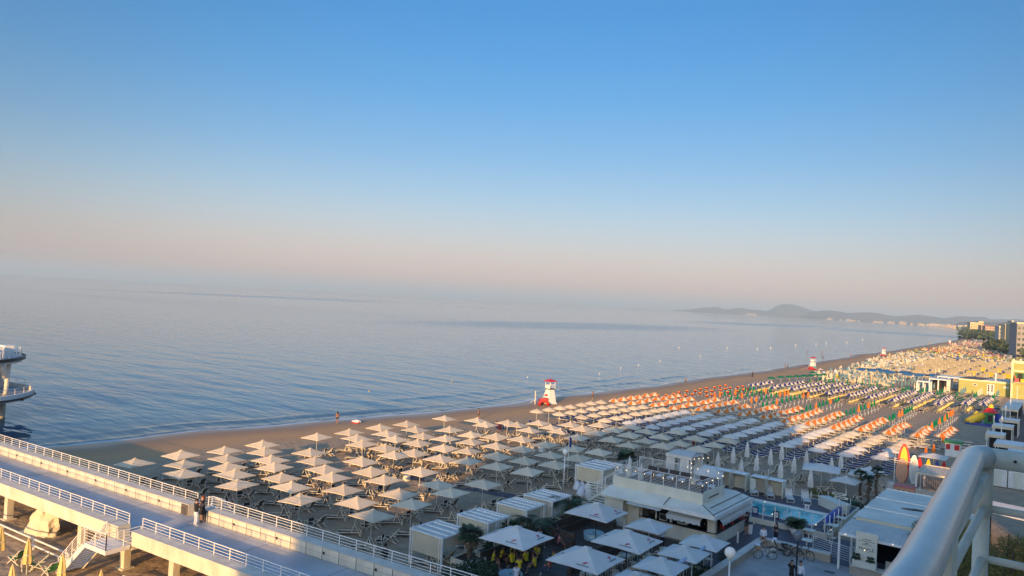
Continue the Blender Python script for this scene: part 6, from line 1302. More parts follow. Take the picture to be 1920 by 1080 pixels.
# ================================================================ BICYCLES, SCOOTER
def bicycle(label, loc, rz, col, basket=None, dark=False, cat='bicycle'):
    t = thing('bicycle', label, cat, loc, rz); w = .33
    for x in (-.52, .52):
        wl = MB().tube([(x + w * cos(a), 0, w + w * sin(a)) for a in [k * pi / 12 for k in range(25)]], .022, 6, cap=False).build('wheel', M['black'], t)
        sp_ = MB(); [sp_.bar((x, 0, w), (x + w * cos(k * pi / 5), 0, w + w * sin(k * pi / 5)), .006) for k in range(10)]; sp_.build('spokes', M['frame'], wl)
        MB().tube([(x + (w + .03) * cos(a), 0, w + (w + .03) * sin(a)) for a in [.5 + k * pi / 12 for k in range(9)]], .02, 4).build('mudguard', M[col], t)
    f = MB(); A, B, Cc, S, H = (-.52, 0, .33), (-.08, 0, .30), (.52, 0, .33), (-.22, 0, .82), (.38, 0, .85)
    for a, b in ((A, B), (A, S), (B, S), (B, H), ((-.16, 0, .6), H), (Cc, H)): f.tube([a, b], .018, 7)
    f.build('frame', M[col], t); MB().box(-.34, -.08, -.07, .07, .86, .91).build('saddle', M['black'], t); MB().tube([(.22, -.28, 1.0), (.36, -.1, 1.05), (.36, .1, 1.05), (.22, .28, 1.0)], .014, 6).bar(H, (.37, 0, 1.05), .03).build('handlebar', M['black'], t)
    MB().bar((-.08, -.12, .3), (-.08, .12, .3), .02).box(-.14, -.02, .1, .13, .27, .32).build('pedals', M['black'], t); MB().bar((-.1, .05, .28), (-.16, .22, 0), .02).build('kickstand', M['black'], t)
    if basket: MB().box(.42, .72, -.2, .2, .75, 1.0).build('basket', M[basket], t); MB().box(.40, .74, -.21, .21, 1.001, 1.03).build('basket_cover', M['shirt_w'], t); MB().box(-.75, -.35, -.1, .1, .72, .76).build('carrier', M['kroof'], t)
    return t
bicycle('cream bicycle with brown front basket and white cover by the promenade wall', (-17.35, 54.55, .3), rad(215), 'frame', 'cardboard')
bicycle('dark bicycle leaning with others behind the dark globe lamp, nearest one', (-15.9, 56.3, .3), rad(-10), 'black'); bicycle('dark bicycle with big wheels behind the nearest dark one', (-15.3, 56.8, .3), rad(-14), 'black')
t = thing('scooter', 'dark electric scooter bike leaning beside the dark bicycles', 'scooter', (-16.9, 56.5, .3), rad(195)); 
for x in (-.5, .5): MB().tube([(x + .24 * cos(a), 0, .26 + .24 * sin(a)) for a in [k * pi / 10 for k in range(21)]], .05, 8, cap=False).build('wheel', M['black'], t)
MB().bar((-.5, 0, .3), (.1, 0, .35), .16, .12).bar((.1, 0, .3), (.45, 0, .95), .08).bar((-.5, 0, .45), (-.1, 0, .75), .2, .16).build('body', M['black'], t); MB().box(-.55, -.05, -.13, .13, .76, .86).build('seat', M['black'], t); MB().tube([(.4, -.33, 1.0), (.48, 0, 1.02), (.4, .33, 1.0)], .018, 6).build('handlebar', M['black'], t); MB().box(.5, .6, -.07, .07, .78, .92).build('headlight', M['globe'], t); MB().box(.25, .55, -.2, .2, 1.03, 1.12).build('front_box', M['shirt_w'], t)
g = onY(1493, 1075, 50.2); t = thing('street_lamp', 'dark street lamp with a hooded grey globe in front of the bicycles', 'lamp', (g.x, g.y, .3)); MB().tube([(0, 0, 0), (0, 0, 3.1)], [.06, .045], 10).build('pole', M['black'], t); MB().lathe([(.05, 3.1), (.2, 3.2), (.3, 3.42), (.3, 3.6), (.2, 3.75), (.01, 3.8)], 18, cap=False).build('globe', M['hoodgrey'], t, smooth=True)
o = MB().box(-.35, .35, -.2, .2, 0, .004).build('drain_grate', M['black'], loc=(-13.1, 55.3, .302)); props(o, 'dark drain grate in the paving before the sign wall', 'drain')

# ================================================================ LIFEGUARD TOWERS
def tower(label, p, mark, base='white', rz=0):
    t = thing('lifeguard_tower', label, 'lifeguard tower', p, rz); b = MB(); z1, z2, w1, w2 = .25, 2.6, .85, .52
    for a, c in (((-1, -1), (1, -1)), ((1, -1), (1, 1)), ((1, 1), (-1, 1)), ((-1, 1), (-1, -1))): b.face([(a[0] * w1, a[1] * w1, z1), (c[0] * w1, c[1] * w1, z1), (c[0] * w2, c[1] * w2, z2), (a[0] * w2, a[1] * w2, z2)])
    b.build('tower_body', M['white'], t)
    if base != 'white':
        b = MB(); wl = .86; wu = .72
        for a, c in (((-1, -1), (1, -1)), ((1, -1), (1, 1)), ((1, 1), (-1, 1)), ((-1, 1), (-1, -1))): b.face([(a[0] * wl, a[1] * wl, z1), (c[0] * wl, c[1] * wl, z1), (c[0] * wu, c[1] * wu, 1.25), (a[0] * wu, a[1] * wu, 1.25)])
        b.build('painted_base', M[base], t)
    MB().box(-.68, .68, -.68, .68, 2.601, 2.7).build('platform', M['black'], t); MB().box(-.95, .95, -.95, .95, .0, .25).build('skid', M['white'], t)
    for x in (-.6, .6):
        for y in (-.6, .6): MB().bar((x, y, 2.7), (x, y, 4.0), .07, up=(1, 0, 0)).build('post', M['white'], t)
    for z in (3.0, 3.35): MB().box(-.62, .62, -.62, -.59, z, z + .06).box(-.62, .62, .59, .62, z, z + .06).box(-.62, -.59, -.585, .585, z, z + .06).box(.59, .62, -.585, .585, z, z + .06).build('guard_rail', M['white'], t)
    MB().box(-.55, .55, -.6, -.59, 2.72, 3.3).build('screen', M['glassy'], t)
    MB().lathe([(1.25, 4.0), (1.25, 4.08), (.05, 4.45)], 4).build('roof', M['red'], t).rotation_euler.z = pi / 4
    for y in (-.3, .3): MB().bar((-1.9, y, .05), (-.62, y, 2.65), .07).build('ladder_rail', M['white'], t)
    for k in range(8): MB().bar((-1.9 + .16 * k, -.3, .05 + .325 * k), (-1.9 + .16 * k, .3, .05 + .325 * k), .04).build('rung', M['white'], t)
    if mark:
        sgn = lambda y0, x0, x1, za, zb, m, nm: MB().face([(x0, y0 - .005 - (w1 + (w2 - w1) * (za - z1) / (z2 - z1)) + .0, za), (x1, y0 - .005 - (w1 + (w2 - w1) * (za - z1) / (z2 - z1)), za), (x1 * .93, y0 - .005 - (w1 + (w2 - w1) * (zb - z1) / (z2 - z1)), zb), (x0 * .93, y0 - .005 - (w1 + (w2 - w1) * (zb - z1) / (z2 - z1)), zb)]).build(nm, m, t)
        sgn(0, -.6, .25, 1.35, 1.7, M['red'], 'red_emblem'); sgn(0, -.7, .7, .55, 1.1, M['photo'], 'poster'); 
        MB().face([(.86 - .13, -.5, .55), (.86 - .13, .5, .55), (.66, .45, 1.1), (.66, -.45, 1.1)]).face([(.62 + .02, -.3, 1.3), (.62 + .02, .35, 1.3), (.575, .3, 1.8), (.575, -.3, 1.8)]).build('poster', M['photo'], t)
    # rescue boat at its foot
    r = thing('rescue_boat', 'red rescue rowing catamaran lying at the foot of ' + mark_txt, 'boat', (p[0] - .2, p[1] - 1.5, 0), rz + rad(-38)); r.scale = (1.35, 1.5, 1.5)
    for y in (-.5, .5): MB().tube([(-2.2, y, .35), (-1.6, y, .18), (1.5, y, .18), (2.1, y, .4)], [.08, .2, .2, .06], 9).build('hull', M['red'], r, smooth=True)
    MB().box(-.9, .9, -.5, .5, .34, .42).box(-.25, .25, -.45, .45, .42, .68).build('seat', M['red'], r); MB().box(-.7, -.1, -.705, -.7, .12, .28).build('lettering', M['white'], r); MB().bar((-.2, -.9, .5), (.3, -1.6, .15), .04).build('oar', M['white'], r)
    return t
for i, (x, y, lb, bs, mt) in enumerate([(1030, 757, 'white lifeguard tower with red roof, posters and ladder, nearest the camera', 'white', 'the nearest tower'), (1524, 693, 'white lifeguard tower with red roof and teal base, second along the beach', 'tealp', 'the teal-based tower'), (1657, 668, 'small distant lifeguard tower with red roof, third along the beach', 'tealp', 'the third, distant tower'), (1781, 645, 'farthest pale lifeguard tower near the curve of the bay', 'white', 'the farthest tower')]):
    mark_txt = mt; tower(lb, at(x, y), i == 0, bs, rad(-15))
o = MB().tube([(0, 0, 0), (0, 0, 2.3)], .09, 8).build('wooden_post', M['frame'], loc=at(1003, 758)); props(o, 'short pale wooden post standing left of the nearest lifeguard tower', 'post')
for i, (x, y) in enumerate([(425, 588), (989, 707), (1124, 700), (1164, 690), (1197, 684), (1238, 676), (1273, 651), (1313, 668), (1364, 652), (1420, 653), (1445, 652), (1492, 646), (1530, 645), (1549, 643), (1588, 642), (1617, 636), (847, 714), (692, 733), (1743, 644), (1533, 615)]):
    if y < 600: continue
    yel = i in (16, 17, 18); d = (at(x, y) - Vector((0, 0, 0))).length; r = .00042 * d + .05
    o = MB().lathe([(.01, -.1), (r, .0), (r, r * 1.2), (.01, r * 1.8)], 8).build('buoy', M['yellowp' if yel else 'white'], loc=(*at(x, y).xy, SEA_Z), smooth=True); props(o, f'small {"yellow" if yel else "white"} buoy floating on the calm sea, {od(i - 1)} of the line from left', 'buoy', 'buoys offshore')
# pedal boats in yellow
for i, (x, y) in enumerate([(1560, 709), (1573, 707), (1733, 656)]):
    t = thing('pedal_boat', f'yellow pedal boat with slide drawn up on the sand, {ORD[i]} from left', 'pedal boat', at(x, y), .6)
    for s_ in (-.7, .7): MB().tube([(-2, s_, .5), (-1.5, s_, .3), (1.5, s_, .3), (2, s_, .5)], [.1, .32, .32, .1], 8).build('float', M['yellowp'], t, smooth=True)
    MB().box(-1, 1, -.6, .6, .5, .7).build('deck', M['yellowp'], t); MB().bar((-1, 0, .8), (-.1, 0, 1.8), .5, .1).bar((-.1, 0, 1.8), (1.1, 0, .7), .5, .08).build('slide', M['cream'], t)

# ================================================================ SAND SIDE BELOW THE PIER (bottom left)
for i, (x, y, s) in enumerate([(3, 985, 1.15), (54, 1008, 1.0), (118, 1038, 1.0), (190, 1068, 1.0), (24, 1057, 1.0)]):
    p = at(x, y, 2.25); place(CY, (p.x, p.y, 0), 0, f'closed yellow ochre parasol on the sand below the pier, {ORD[i]} of five', 'closed ochre parasols below the pier', (s, s, 1))
t = thing('covered_equipment', 'beach gear wrapped in a crumpled cream tarpaulin below the pier', 'tarpaulin', at(74, 1000), rad(15)); mb = MB(); n = 22; m_ = 9
for j in range(m_ + 1):
    for i in range(n):
        a = 2 * pi * i / n; z = 1.75 * (j / m_) ** .8; f = (1 - (j / m_) ** 2.2 * .72); q = Vector((1.25 * f * cos(a) * (1 + .25 * cos(a)), .75 * f * sin(a), z)); nn_ = noise.noise(q * 2.1) * .28 + noise.noise(Vector((a * 3, z * .6, 2))) * .16; mb.v.append((q.x * (1 + nn_) + z * .18, q.y * (1 + nn_), z * (1 + .12 * sin(a * 2))))
for j in range(m_):
    for i in range(n): i2 = (i + 1) % n; mb.f.append((j * n + i, j * n + i2, (j + 1) * n + i2, (j + 1) * n + i)); mb.m.append(0)
mb.f.append(tuple(m_ * n + i for i in range(n))); mb.m.append(0); mb.build('tarpaulin', mat('tarp_canvas', (.66, .58, .42), .8, var=.12, vs=2, bump=.5, bs=5), t, smooth=False)
MB().box(-1.2, 1.4, -.6, .6, 0, .12).build('pallet', M['frame'], t)
for i, (x, y, a) in enumerate([(32, 1058, 20), (50, 1068, -15), (72, 1070, 60), (95, 1082, 10)]):
    g = at(x, y); t = thing('green_deck_chair', f'green folding deck chair on the sand below the pier, {ORD[i]} from left', 'deck chair', (g.x, g.y, 0), rad(a)); src = KIDS[DC.name]
    for ch in src: c_ = ch.copy(); COL.objects.link(c_); c_.parent = t; c_.name = ch.name.split('.')[0]; c_.material_slots[0].link = 'OBJECT'; c_.material_slots[0].material = M['greenp'] if 'sling' in ch.name else M['frame']
# rough sand heaps so the low sun catches real relief
def heaps(name, label, cx, cy, sx, sy, n, h, dens=70, seed=1):
    mb = MB(); nx = dens; ny = int(dens * sy / sx)
    for i in range(nx + 1):
        for j in range(ny + 1):
            u, v_ = i / nx, j / ny; x = cx + (u - .5) * sx; y = cy + (v_ - .5) * sy; e = min(1, 6 * min(u, 1 - u, v_, 1 - v_)); q = Vector((x, y, seed))
            z = .07 + e * h * (.55 * abs(noise.noise(q * 1.1)) + .5 * noise.noise(q * 2.7) + .25 * noise.noise(q * 6)); mb.v.append((x, y, z if e > 0 else .02))
    for i in range(nx):
        for j in range(ny): a = i * (ny + 1) + j; mb.f.append((a, a + ny + 1, a + ny + 2, a + 1)); mb.m.append(0)
    o = mb.build(name, sandm, smooth=True); uv = o.data.uv_layers.new(name='uv'); uv.data.foreach_set('uv', [40.0, 0.0] * len(uv.data)); structure(o, label); return o
heaps('sand', 'footprinted sand below the pier', -52, 12.5, 46, 14, 0, .16, 260)
heaps('sand', 'trampled sand among the ecru parasols', -52, 52, 30, 46, 0, .11, 200, 5)

# ================================================================ RIGHT SIDE: green house, pergolas, kiosks, surfboards, cabins, play castle
gh = thing('green_house', 'two storey lime green beach house with green shutters, right edge', 'house', (-12.7, 228, 0))
MB().box(0, 9, 0, 12, 0, 9.6).build('wall', M['greenwall'], gh); MB().box(-.1, .35, -.08, .3, 0, 9.7).box(.35, 9, -.1, .2, 9.0, 9.7).box(.35, 9, -.1, .05, 6.9, 7.3).box(-.05, 9, -.12, .02, 3.9, 4.2).build('trim', M['trim'], gh)
for k in range(6): MB().box(.2 + k * 1.4, .55 + k * 1.4, -.1, .3, 9.7, 10.15).build('battlement', M['trim'], gh)
MB().box(1.3, 2.3, -.06, -.005, 4.7, 6.6).build('window', M['dark'], gh); MB().box(.75, 1.28, -.14, -.06, 4.7, 6.65).build('shutter', M['shutter'], gh); MB().box(2.32, 2.85, -.14, -.06, 4.7, 6.65).build('shutter', M['shutter'], gh)
MB().box(.5, 4, -1.2, -.13, 4.2, 4.32).build('balcony_slab', M['trim'], gh); b = MB(); [b.bar((x, -1.15, 4.32), (x, -1.15, 5.2), .04, up=(1, 0, 0)) for x in [.55 + .35 * i for i in range(10)]]; b.bar((.5, -1.15, 5.2), (4, -1.15, 5.2), .05); b.build('balcony_rail', M['black'], gh)
o = MB().box(-.45, .45, -.02, .02, 0, .8).build('hanging_cloth', M['cloth_red'], loc=(-11.5, 226.78, 4.45)); props(o, 'pink and red cloth hung over the balcony of the green house', 'cloth'); o = MB().box(-.4, .4, -.02, .02, 0, .75).build('hanging_cloth', M['bright_yellow'], loc=(-10.3, 226.78, 4.45)); props(o, 'yellow cloth hung over the balcony of the green house', 'cloth')
gl = thing('green_house', 'long single storey lime green beach house with white double doors', 'house', (-24.5, 231, 0))
MB().box(0, 11.7, 0, 12, 0, 3.5).build('wall', M['greenwall'], gl); MB().box(-.1, 11.7, -.15, -.005, 3.35, 3.75).build('trim', M['trim'], gl); MB().poly([(0, 0), (5.2, 0), (6.5, 12), (1, 12)], 3.76, 3.8).build('roof', M['roof_b'], gl); MB().poly([(5.25, 0), (11.7, 0), (11.7, 12), (6.6, 12)], 3.765, 3.81).build('roof', M['kroof'], gl)
MB().box(6.4, 8.0, -.06, -.005, .1, 2.9).build('door', M['white'], gl)
for a in (0, 1):
    for b_ in range(3): MB().box(6.6 + a * .75, 6.95 + a * .75, -.08, -.061, 1.0 + b_ * .6, 1.5 + b_ * .6).build('pane', M['dark'], gl)
MB().box(10, 11.2, -.05, -.005, 2.2, 2.7).build('window', M['white'], gl); MB().box(3.2, 4.2, -.05, -.005, 2.2, 2.7).build('window', M['white'], gl); MB().box(3.35, 4.05, -.07, -.051, 2.3, 2.6).build('pane', M['dark'], gl); MB().box(8.0, 8.3, 1, 1.3, 3.8, 5.8).build('chimney', M['white'], gl)
for i, (X, Y, w_, d_, h) in enumerate([(-28.4, 226.5, 4.4, 5, 3.2), (-27.0, 236, 5.5, 8, 3.5), (-30.5, 216, 3.0, 3, 2.9)]):
    t = thing('pergola', ['white flat roofed pergola at the left end of the green house', 'large white framed pergola behind the first one', 'small square white frame pergola among green parasols'][i], 'pergola', (X, Y, 0)); MB().box(-w_ / 2, w_ / 2, -d_ / 2, d_ / 2, h, h + .25).build('roof', M['white'], t)
    for x in (-1, 0, 1):
        for y in (-1, 1): MB().bar((x * w_ * .47, y * d_ * .47, 0), (x * w_ * .47, y * d_ * .47, h), .28, up=(1, 0, 0)).build('column', M['white'], t)
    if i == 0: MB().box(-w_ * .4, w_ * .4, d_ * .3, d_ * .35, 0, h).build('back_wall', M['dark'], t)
# play castle
t = thing('play_castle', 'colourful inflatable play house with red roof, yellow and blue slides', 'play house', (-12.0, 162.5, 0)); MB().box(-.9, .9, -.9, .9, 0, 2.2).build('body', M['greenp'], t); MB().lathe([(1.5, 2.2), (1.4, 2.4), (.2, 3.2)], 4).build('roof', M['red'], t).rotation_euler.z = .6; MB().box(-.35, .35, -.95, -.9, .6, 1.8).build('door', M['dark'], t)
MB().tube([(-1.2, -1, 1.6), (-2.4, -2.2, .9), (-3.2, -3.4, .3)], .7, 10).build('slide', M['yellowp'], t, smooth=True); MB().tube([(1.1, -.6, 1.5), (2.0, -1.8, 1.0), (2.2, -3.6, .4)], .8, 10).build('slide', M['bluep'], t, smooth=True); MB().lathe([(.7, 0), (.8, 1.2), (.3, 2.0), (.05, 2.2)], 10, -2.2, .2).build('turret', M['yellowp'], t, smooth=True); MB().lathe([(.5, 3.1), (.35, 3.6), (.02, 3.8)], 8).build('topknot', M['yellowp'], t); MB().box(-3.5, 3.2, -4.5, -1.2, 0, .3).build('mat', M['bluep'], t)
# white roofs along the promenade side
for i, (x0, x1, y0, y1, h, lb) in enumerate([(-9.9, -7.2, 137.5, 141.5, 2.6, 'white flat sun roof on posts right of the play house'), (-9.8, -7.6, 126.5, 130.5, 2.5, 'second white sun roof nearer, behind the handrail'), (-9.6, -6.9, 146.8, 150.5, 2.7, 'white table-like roof above the play house mats'), (-10.6, -8.0, 166, 190, 2.8, 'long grey roofed shed strip before the green house'), (-8.2, -5.0, 118, 123, 2.4, 'white sun roof just above the corner of the handrail')]):
    t = thing('sun_roof', lb, 'sun roof', ((x0 + x1) / 2, (y0 + y1) / 2, 0)); w_, d_ = (x1 - x0) / 2, (y1 - y0) / 2; MB().box(-w_, w_, -d_, d_, h, h + .12).build('roof', M['white'] if i != 3 else M['kroof'], t); MB().box(-w_ - .03, w_ + .03, -d_ - .05, -d_ - .002, h - .3, h + .15).build('fascia', M['cream'], t)
    for x in (-1, 1):
        for y in (-1, 1): MB().bar((x * w_ * .9, y * d_ * .9, 0), (x * w_ * .9, y * d_ * .9, h), .1, up=(1, 0, 0)).build('post', M['white'], t)
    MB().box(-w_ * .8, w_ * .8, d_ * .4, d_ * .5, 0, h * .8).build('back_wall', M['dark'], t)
slab('path', [(-7.6, 100), (8, 100), (8, 235), (-9.7, 235), (-9.0, 160)], .12, M['brown'], 'structure', 'brown boardwalk promenade along the right edge')
for i, (x, y, h) in enumerate([(1876, 848, 5.2), (1893, 800, 5.0), (1862, 830, 4.2), (1906, 765, 5), (1884, 812, 4.6)]):
    p = at(x, y); o = MB().tube([(0, 0, 0), (0, 0, h)], .07, 8).build('flag_pole', M['white'], loc=p); props(o, f'thin white pole among the sun roofs at right, {ORD[i]} of five', 'pole')
p = at(1853, 804, 2.5); place(CC, (p.x, p.y, 0), 0, 'closed cream parasol beside the sun roofs above the handrail corner', None, (1.6, 1.6, 1.1))
for i in range(9):
    o = MB().box(-.55, .55, -.35, .35, 0, .16).build('cushion', M['cushion'], loc=(-7.0 + .75 * (i % 3) + .1 * (i // 3), 112.5 + .9 * (i // 3), .16 + .17 * (i % 2))); props(o, f'pale beach cushion stacked on the brown boardwalk, {ORD[i]} of the pile', 'cushion', 'cushions piled on the boardwalk')
# small kiosk with green roof
t = thing('snack_hut', 'tiny white hut with green roof and red boards left of the handrail corner', 'hut', (-12.8, 117.8, 0)); MB().box(-.9, .9, -.7, .7, 0, 1.9).build('wall', M['white'], t); MB().box(-1.1, 1.1, -.9, .9, 1.9, 2.15).build('roof', M['greenp'], t); MB().box(-.8, -.3, -.74, -.705, 1.0, 1.7).box(.2, .8, -.74, -.705, 1.0, 1.7).build('board', M['red'], t)
# surfboards
def board(label, p, h, w, m, tilt=.12, rz=0, stripe=None):
    t = thing('surfboard', label, 'surfboard', p, rz); b = MB(); n = 12; L_ = []
    for i in range(n + 1): u = i / n; L_.append((w / 2 * max(.02, sin(pi * min(.97, u * .93 + .05)) ** .6), h * u))
    pts = [(x, z) for x, z in L_] + [(-x, z) for x, z in reversed(L_)]
    k = len(pts); b.v = [(x, -.05, z) for x, z in pts] + [(x, .05, z) for x, z in pts]; b.f = [tuple(range(k)), tuple(reversed(range(k, 2 * k)))] + [(i, k + i, k + (i + 1) % k, (i + 1) % k) for i in range(k)]; b.m = [0] * len(b.f); o = b.build('board', M[m], t)
    if stripe: s_ = MB(); pts2 = [(x * .62, z * .8 + h * .12) for x, z in pts]; s_.face([(x, -.056, z) for x, z in pts2]); s_.build('panel_print', M[stripe], t)
    t.rotation_euler.x = tilt; return t
p = at(1690, 905); board('tall red edged stand-up board with yellow centre leaning at the back', (p.x + .1, p.y + .3, 0), 4.3, 1.25, 'red', -.06, rad(8), 'yellowp'); board('peach coloured board in front of the red and yellow one', (p.x - .0, p.y - .2, 0), 2.75, 1.2, 'board_peach', -.04, rad(8)); board('white board with blue patch leaning right of the peach one', (p.x + 1.15, p.y + .2, 0), 3.2, .95, 'white', -.08, rad(10), 'kroof')
t = thing('board_rack', 'white frame rack holding the surfboards', 'rack', (p.x + .3, p.y - .35, 0)); MB().bar((-1, 0, 0), (-1, 0, 2.7), .07, up=(1, 0, 0)).bar((.75, 0, 0), (.75, 0, 2.5), .07, up=(1, 0, 0)).bar((-1.0, 0, 2.45), (.8, 0, 2.45), .07).build('frame', M['white'], t)
t = thing('pergola', 'white pergola with slatted reed roof beside the surfboards', 'pergola', (-11.4, 90.2, 0)); 
for x in (-1.3, 1.6):
    for y in (-2.6, 0, 2.8): MB().box(x - .08, x + .08, y - .08, y + .08, 0, 2.3).build('post', M['white'], t)
MB().box(-1.4, 3.6, -2.7, -2.55, 2.3, 2.5).box(-1.4, 3.6, 2.75, 2.9, 2.3, 2.5).box(-1.4, -1.2, -2.54, 2.74, 2.31, 2.48).build('beam', M['cream'], t)
sl = MB().box(0, .12, -2.5, 2.7, 2.4, 2.44); s0 = sl.build('slat', M['frame'], t)
for i in range(26):
    q = s0 if i == 0 else s0.copy()
    if i: COL.objects.link(q)
    q.location.x = -1.1 + i * .18
fb = MB(); [fb.bar((-1.2 + i * .16, -2.4, .9), (-1.2 + i * .16, -2.4, 2.0), .05, up=(1, 0, 0)) for i in range(20)]; fb.build('louvre', M['dark'], t); [MB().box(-1.3, 2.4, -2.55, -2.5, .1 + k * .14, .16 + k * .14).build('fence_slat', M['white'], t) for k in range(5)]
t = thing('storage_chest', 'pink plastic storage chest in front of the surfboards', 'chest', (-13.6, 86.9, 0), rad(-4)); MB().box(-.9, .9, -.5, .5, 0, .85).build('body', M['board_peach'], t); MB().box(-.95, .95, -.55, .55, .851, 1.0).build('lid', M['pink'], t); [MB().box(-.6 + .5 * k, -.35 + .5 * k, -.52, -.505, .45, .58).build('handle', M['dark'], t) for k in range(3)]
o = MB().lathe([(.5, 0), (.55, .6), (.4, 1.1), (.1, 1.2)], 10).build('covered_drum', M['offwhite'], loc=(-15.0, 87.0, 0)); props(o, 'pale covered drum left of the pink storage chest', 'drum')
t = thing('square_parasol', 'large white parasol with red and yellow kayaks beneath it', 'parasol', (-13.0, 101.5, 0)); canopy_mesh('square', 2.9, 2.55, 2.15, [M['white_canvas']]).build('canopy', M['white_canvas'], t); MB().tube([(0, 0, 0), (0, 0, 2.5)], .04, 8).build('pole', M['pole'], t)
for i, (dx, m_) in enumerate([(-1.3, 'red'), (-.4, 'yellowp'), (.5, 'bluep'), (1.2, 'red')]): board(f'{["red", "yellow", "blue", "second red"][i]} kayak standing upright under the white parasol', (-13.0 + dx, 100.6, 0), 1.9, .5, m_, 0)
for i, (x, y) in enumerate([(1735, 868), (1768, 842), (1750, 862)]): p = at(x, y); place(CO, (p.x, p.y, 0), 0, f'closed orange parasol in the shade near the green-roofed hut, {ORD[i]} of three', None)
# white gabled cabins behind the railing
for i in range(6):
    t = thing('gabled_cabin', f'white gabled bathing cabin seen through the balcony railing, {ORD[i]} from left', 'cabin', (-8.4 + i * 1.9, 101.5, 0), 0, 'gabled cabins behind the railing'); b = MB(); b.box(-.9, .9, -1.2, 1.2, 0, 2.2); b.face([(-.9, -1.2, 2.2), (.9, -1.2, 2.2), (0, -1.2, 2.85)]); b.build('wall', M['white'], t)
    MB().face([(-1.0, -1.35, 2.14), (0, -1.35, 2.92), (0, 1.35, 2.92), (-1.0, 1.35, 2.14)]).face([(0, -1.35, 2.92), (1.0, -1.35, 2.14), (1.0, 1.35, 2.14), (0, 1.35, 2.92)]).build('roof', M['white'], t); MB().box(-.4, .4, -1.24, -1.205, .1, 1.9).build('door', M['kroof'], t)
t = thing('shade_sail', 'white canvas strip roof between cabins and the tamarisk', 'sun roof', (-4.2, 74, 3.0)); MB().poly([(-2.6, -2), (3, -3.5), (3.2, 1.5), (-2.2, 2.5)], 0, .06).build('canvas', M['white_canvas'], t); [MB().bar((x, y, -3), (x, y, 0), .08, up=(1, 0, 0)).build('post', M['white'], t) for x in (-2, 2.5) for y in (-1.8, 1.5)]
t = thing('sun_roof', 'white canvas stall roof behind the gabled cabins', 'sun roof', (-4.5, 112, 0)); MB().box(-1.8, 1.8, -1.5, 1.5, 2.5, 2.75).build('roof', M['white'], t); [MB().bar((x, y, 0), (x, y, 2.5), .08, up=(1, 0, 0)).build('post', M['white'], t) for x in (-1.6, 1.6) for y in (-1.3, 1.3)]

# ================================================================ FAR TOWN
def block(label, x, D, wpx, top, wallm, floors=6, grp=None, depth=18, zb=0):
    d = ray(x, top); hd = hypot(d.x, d.y); dirv = Vector((d.x / hd, d.y / hd, 0)); c = dirv * D; H = CAMZ + d.z / hd * D; w = wpx / F * D
    t = thing('hotel_building', label, 'building', (c.x, c.y, 0), atan2(dirv.y, dirv.x) - pi / 2 + rad(12), grp); MB().box(-w / 2, w / 2, 0, depth, 0, H).build('wall', M[wallm], t); MB().box(-w / 2 - .3, w / 2 + .3, -.3, depth, H, H + .7).build('roof', M['rooftile'] if wallm == 'twall2' else M['trim'], t)
    n = max(2, int(w / 3.6)); fl = max(1, int(H / 3.3)); w0 = None
    for i in range(n):
        for k in range(fl):
            if w0 is None: w0 = MB().box(-.7, .7, -.12, .05, 0, 1.6).build('window', M['glass'], t); q = w0
            else: q = w0.copy(); COL.objects.link(q)
            q.location = (-w / 2 + (i + .5) * w / n, 0, 1 + k * (H - 1) / fl)
    return t
TB_ = [(1828, 1350, 13, 605.5, 'twall', 'big square ochre hotel block standing out above the dark trees'), (1840, 1360, 6, 603.5, 'twall', 'slim stair tower at the right of the big ochre hotel'), (1846, 1300, 9, 611.0, 'twall2', 'pink hotel just right of the big ochre block'), (1857, 1250, 14, 612.5, 'twall2', 'low long pink block with tiled roof behind the trees'), (1879, 900, 8, 612.5, 'twall3', 'pale villa block with two gables among dark trees'), (1884, 950, 7, 610, 'twall2', 'terracotta villa right of the pale one'), (1893, 850, 11, 609.5, 'twall', 'cream hotel with flat roof, left of the tall one'), (1899, 900, 2, 602.5, 'twall3', 'slender white water tower'), (1905, 620, 10, 608.5, 'twall', 'yellow hotel with lit balconied front near the right edge'), (1916, 520, 12, 607, 'shade_grey', 'white balconied block, its shade painted grey, at the right edge'), (1779, 4900, 5, 608.3, 'twall3', 'pale tower block in the far seaside town'), (1788, 4700, 8, 609.6, 'twall2', 'pinkish far block right of the pale tower'), (1803, 3300, 10, 610.6, 'twall3', 'pair of low white far blocks'), (1814, 3200, 8, 610.4, 'twall', 'ochre far block before the dark woods')]
for x, D, w, top, m_, lb in TB_: block(lb, x, D, w, top, m_)
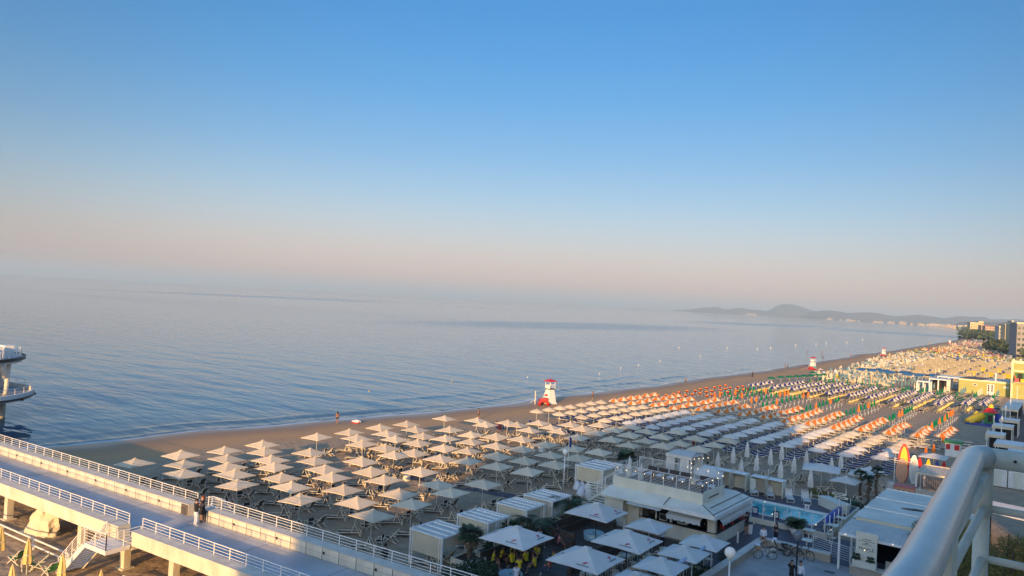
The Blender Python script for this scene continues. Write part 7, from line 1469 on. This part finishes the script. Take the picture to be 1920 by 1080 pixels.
# far coastal town round the bay: hundreds of tiny blocks
mb = MB(); rnd = random.Random(5)
cd = [(1268, 10700), (1320, 10300), (1400, 9700), (1480, 8800), (1540, 8100), (1600, 7400), (1640, 6900), (1680, 6300), (1720, 5700), (1758, 4900), (1777, 4100), (1800, 3300)]
for i in range(760):
    x = rnd.choice([rnd.uniform(1400, 1420), rnd.uniform(1548, 1562), rnd.uniform(1572, 1612), rnd.uniform(1586, 1600)]) if rnd.random() < .25 else rnd.uniform(1640, 1796)
    if noise.noise(Vector((x * .09, 0, 0))) < -.05 and x < 1740: continue
    D = next(a[1] + (b[1] - a[1]) * (x - a[0]) / (b[0] - a[0]) for a, b in zip(cd, cd[1:]) if a[0] <= x <= b[0]) + abs(rnd.gauss(0, 420)) + 60
    p = gp(x, D); s = D / F; w = s * rnd.uniform(.7, 2.6); h = s * rnd.uniform(.6, 1.8) * (1.9 if rnd.random() < .18 else 1) * (1.5 if x > 1690 else 1)
    mb.box(p.x - w / 2, p.x + w / 2, p.y - w / 2, p.y + w / 2, -1, h, rnd.choice([0, 1, 2, 2, 1]))
o = mb.build('distant_town', [M['twall'], M['twall2'], M['twall3']]); props(o, 'pinkish white coastal town strung along the far bay below the hills', None, None, 'stuff')
def woods(name, label, quad, n, h, m='pine', seed=1):
    mb = MB(); rnd = random.Random(seed)
    for i in range(n):
        u, v_ = rnd.random(), rnd.random(); a = Vector(quad[0]).lerp(Vector(quad[1]), u); b = Vector(quad[3]).lerp(Vector(quad[2]), u); c = a.lerp(b, v_); r = h * rnd.uniform(.5, .9)
        for k in range(3):
            cc = c + Vector((rnd.gauss(0, r * .6), rnd.gauss(0, r * .6), h * rnd.uniform(.35, .7)))
            leafball(mb, cc, r * .75, 12, r * .45, .7, rnd)
        mb.box(c.x - r * .05, c.x + r * .05, c.y - r * .05, c.y + r * .05, 0, h * .6)
    o = mb.build(name, M[m]); props(o, label, None, None, 'stuff'); return o
woods('distant_woods', 'dark pine belt behind the far beach in front of the ochre hotel', [gp(1822, 1150), gp(1960, 900), gp(2010, 1250), gp(1815, 1500)], 420, 11, seed=2)
woods('distant_woods', 'dark trees along the road between beach and hotels near the right edge', [gp(1872, 640), gp(1990, 470), gp(2010, 560), gp(1865, 800)], 260, 7, seed=3)
woods('distant_woods', 'wooded strip inland below the hills', [gp(1812, 2700), gp(1930, 2300), gp(1990, 4000), gp(1796, 5000)], 420, 12, seed=4)
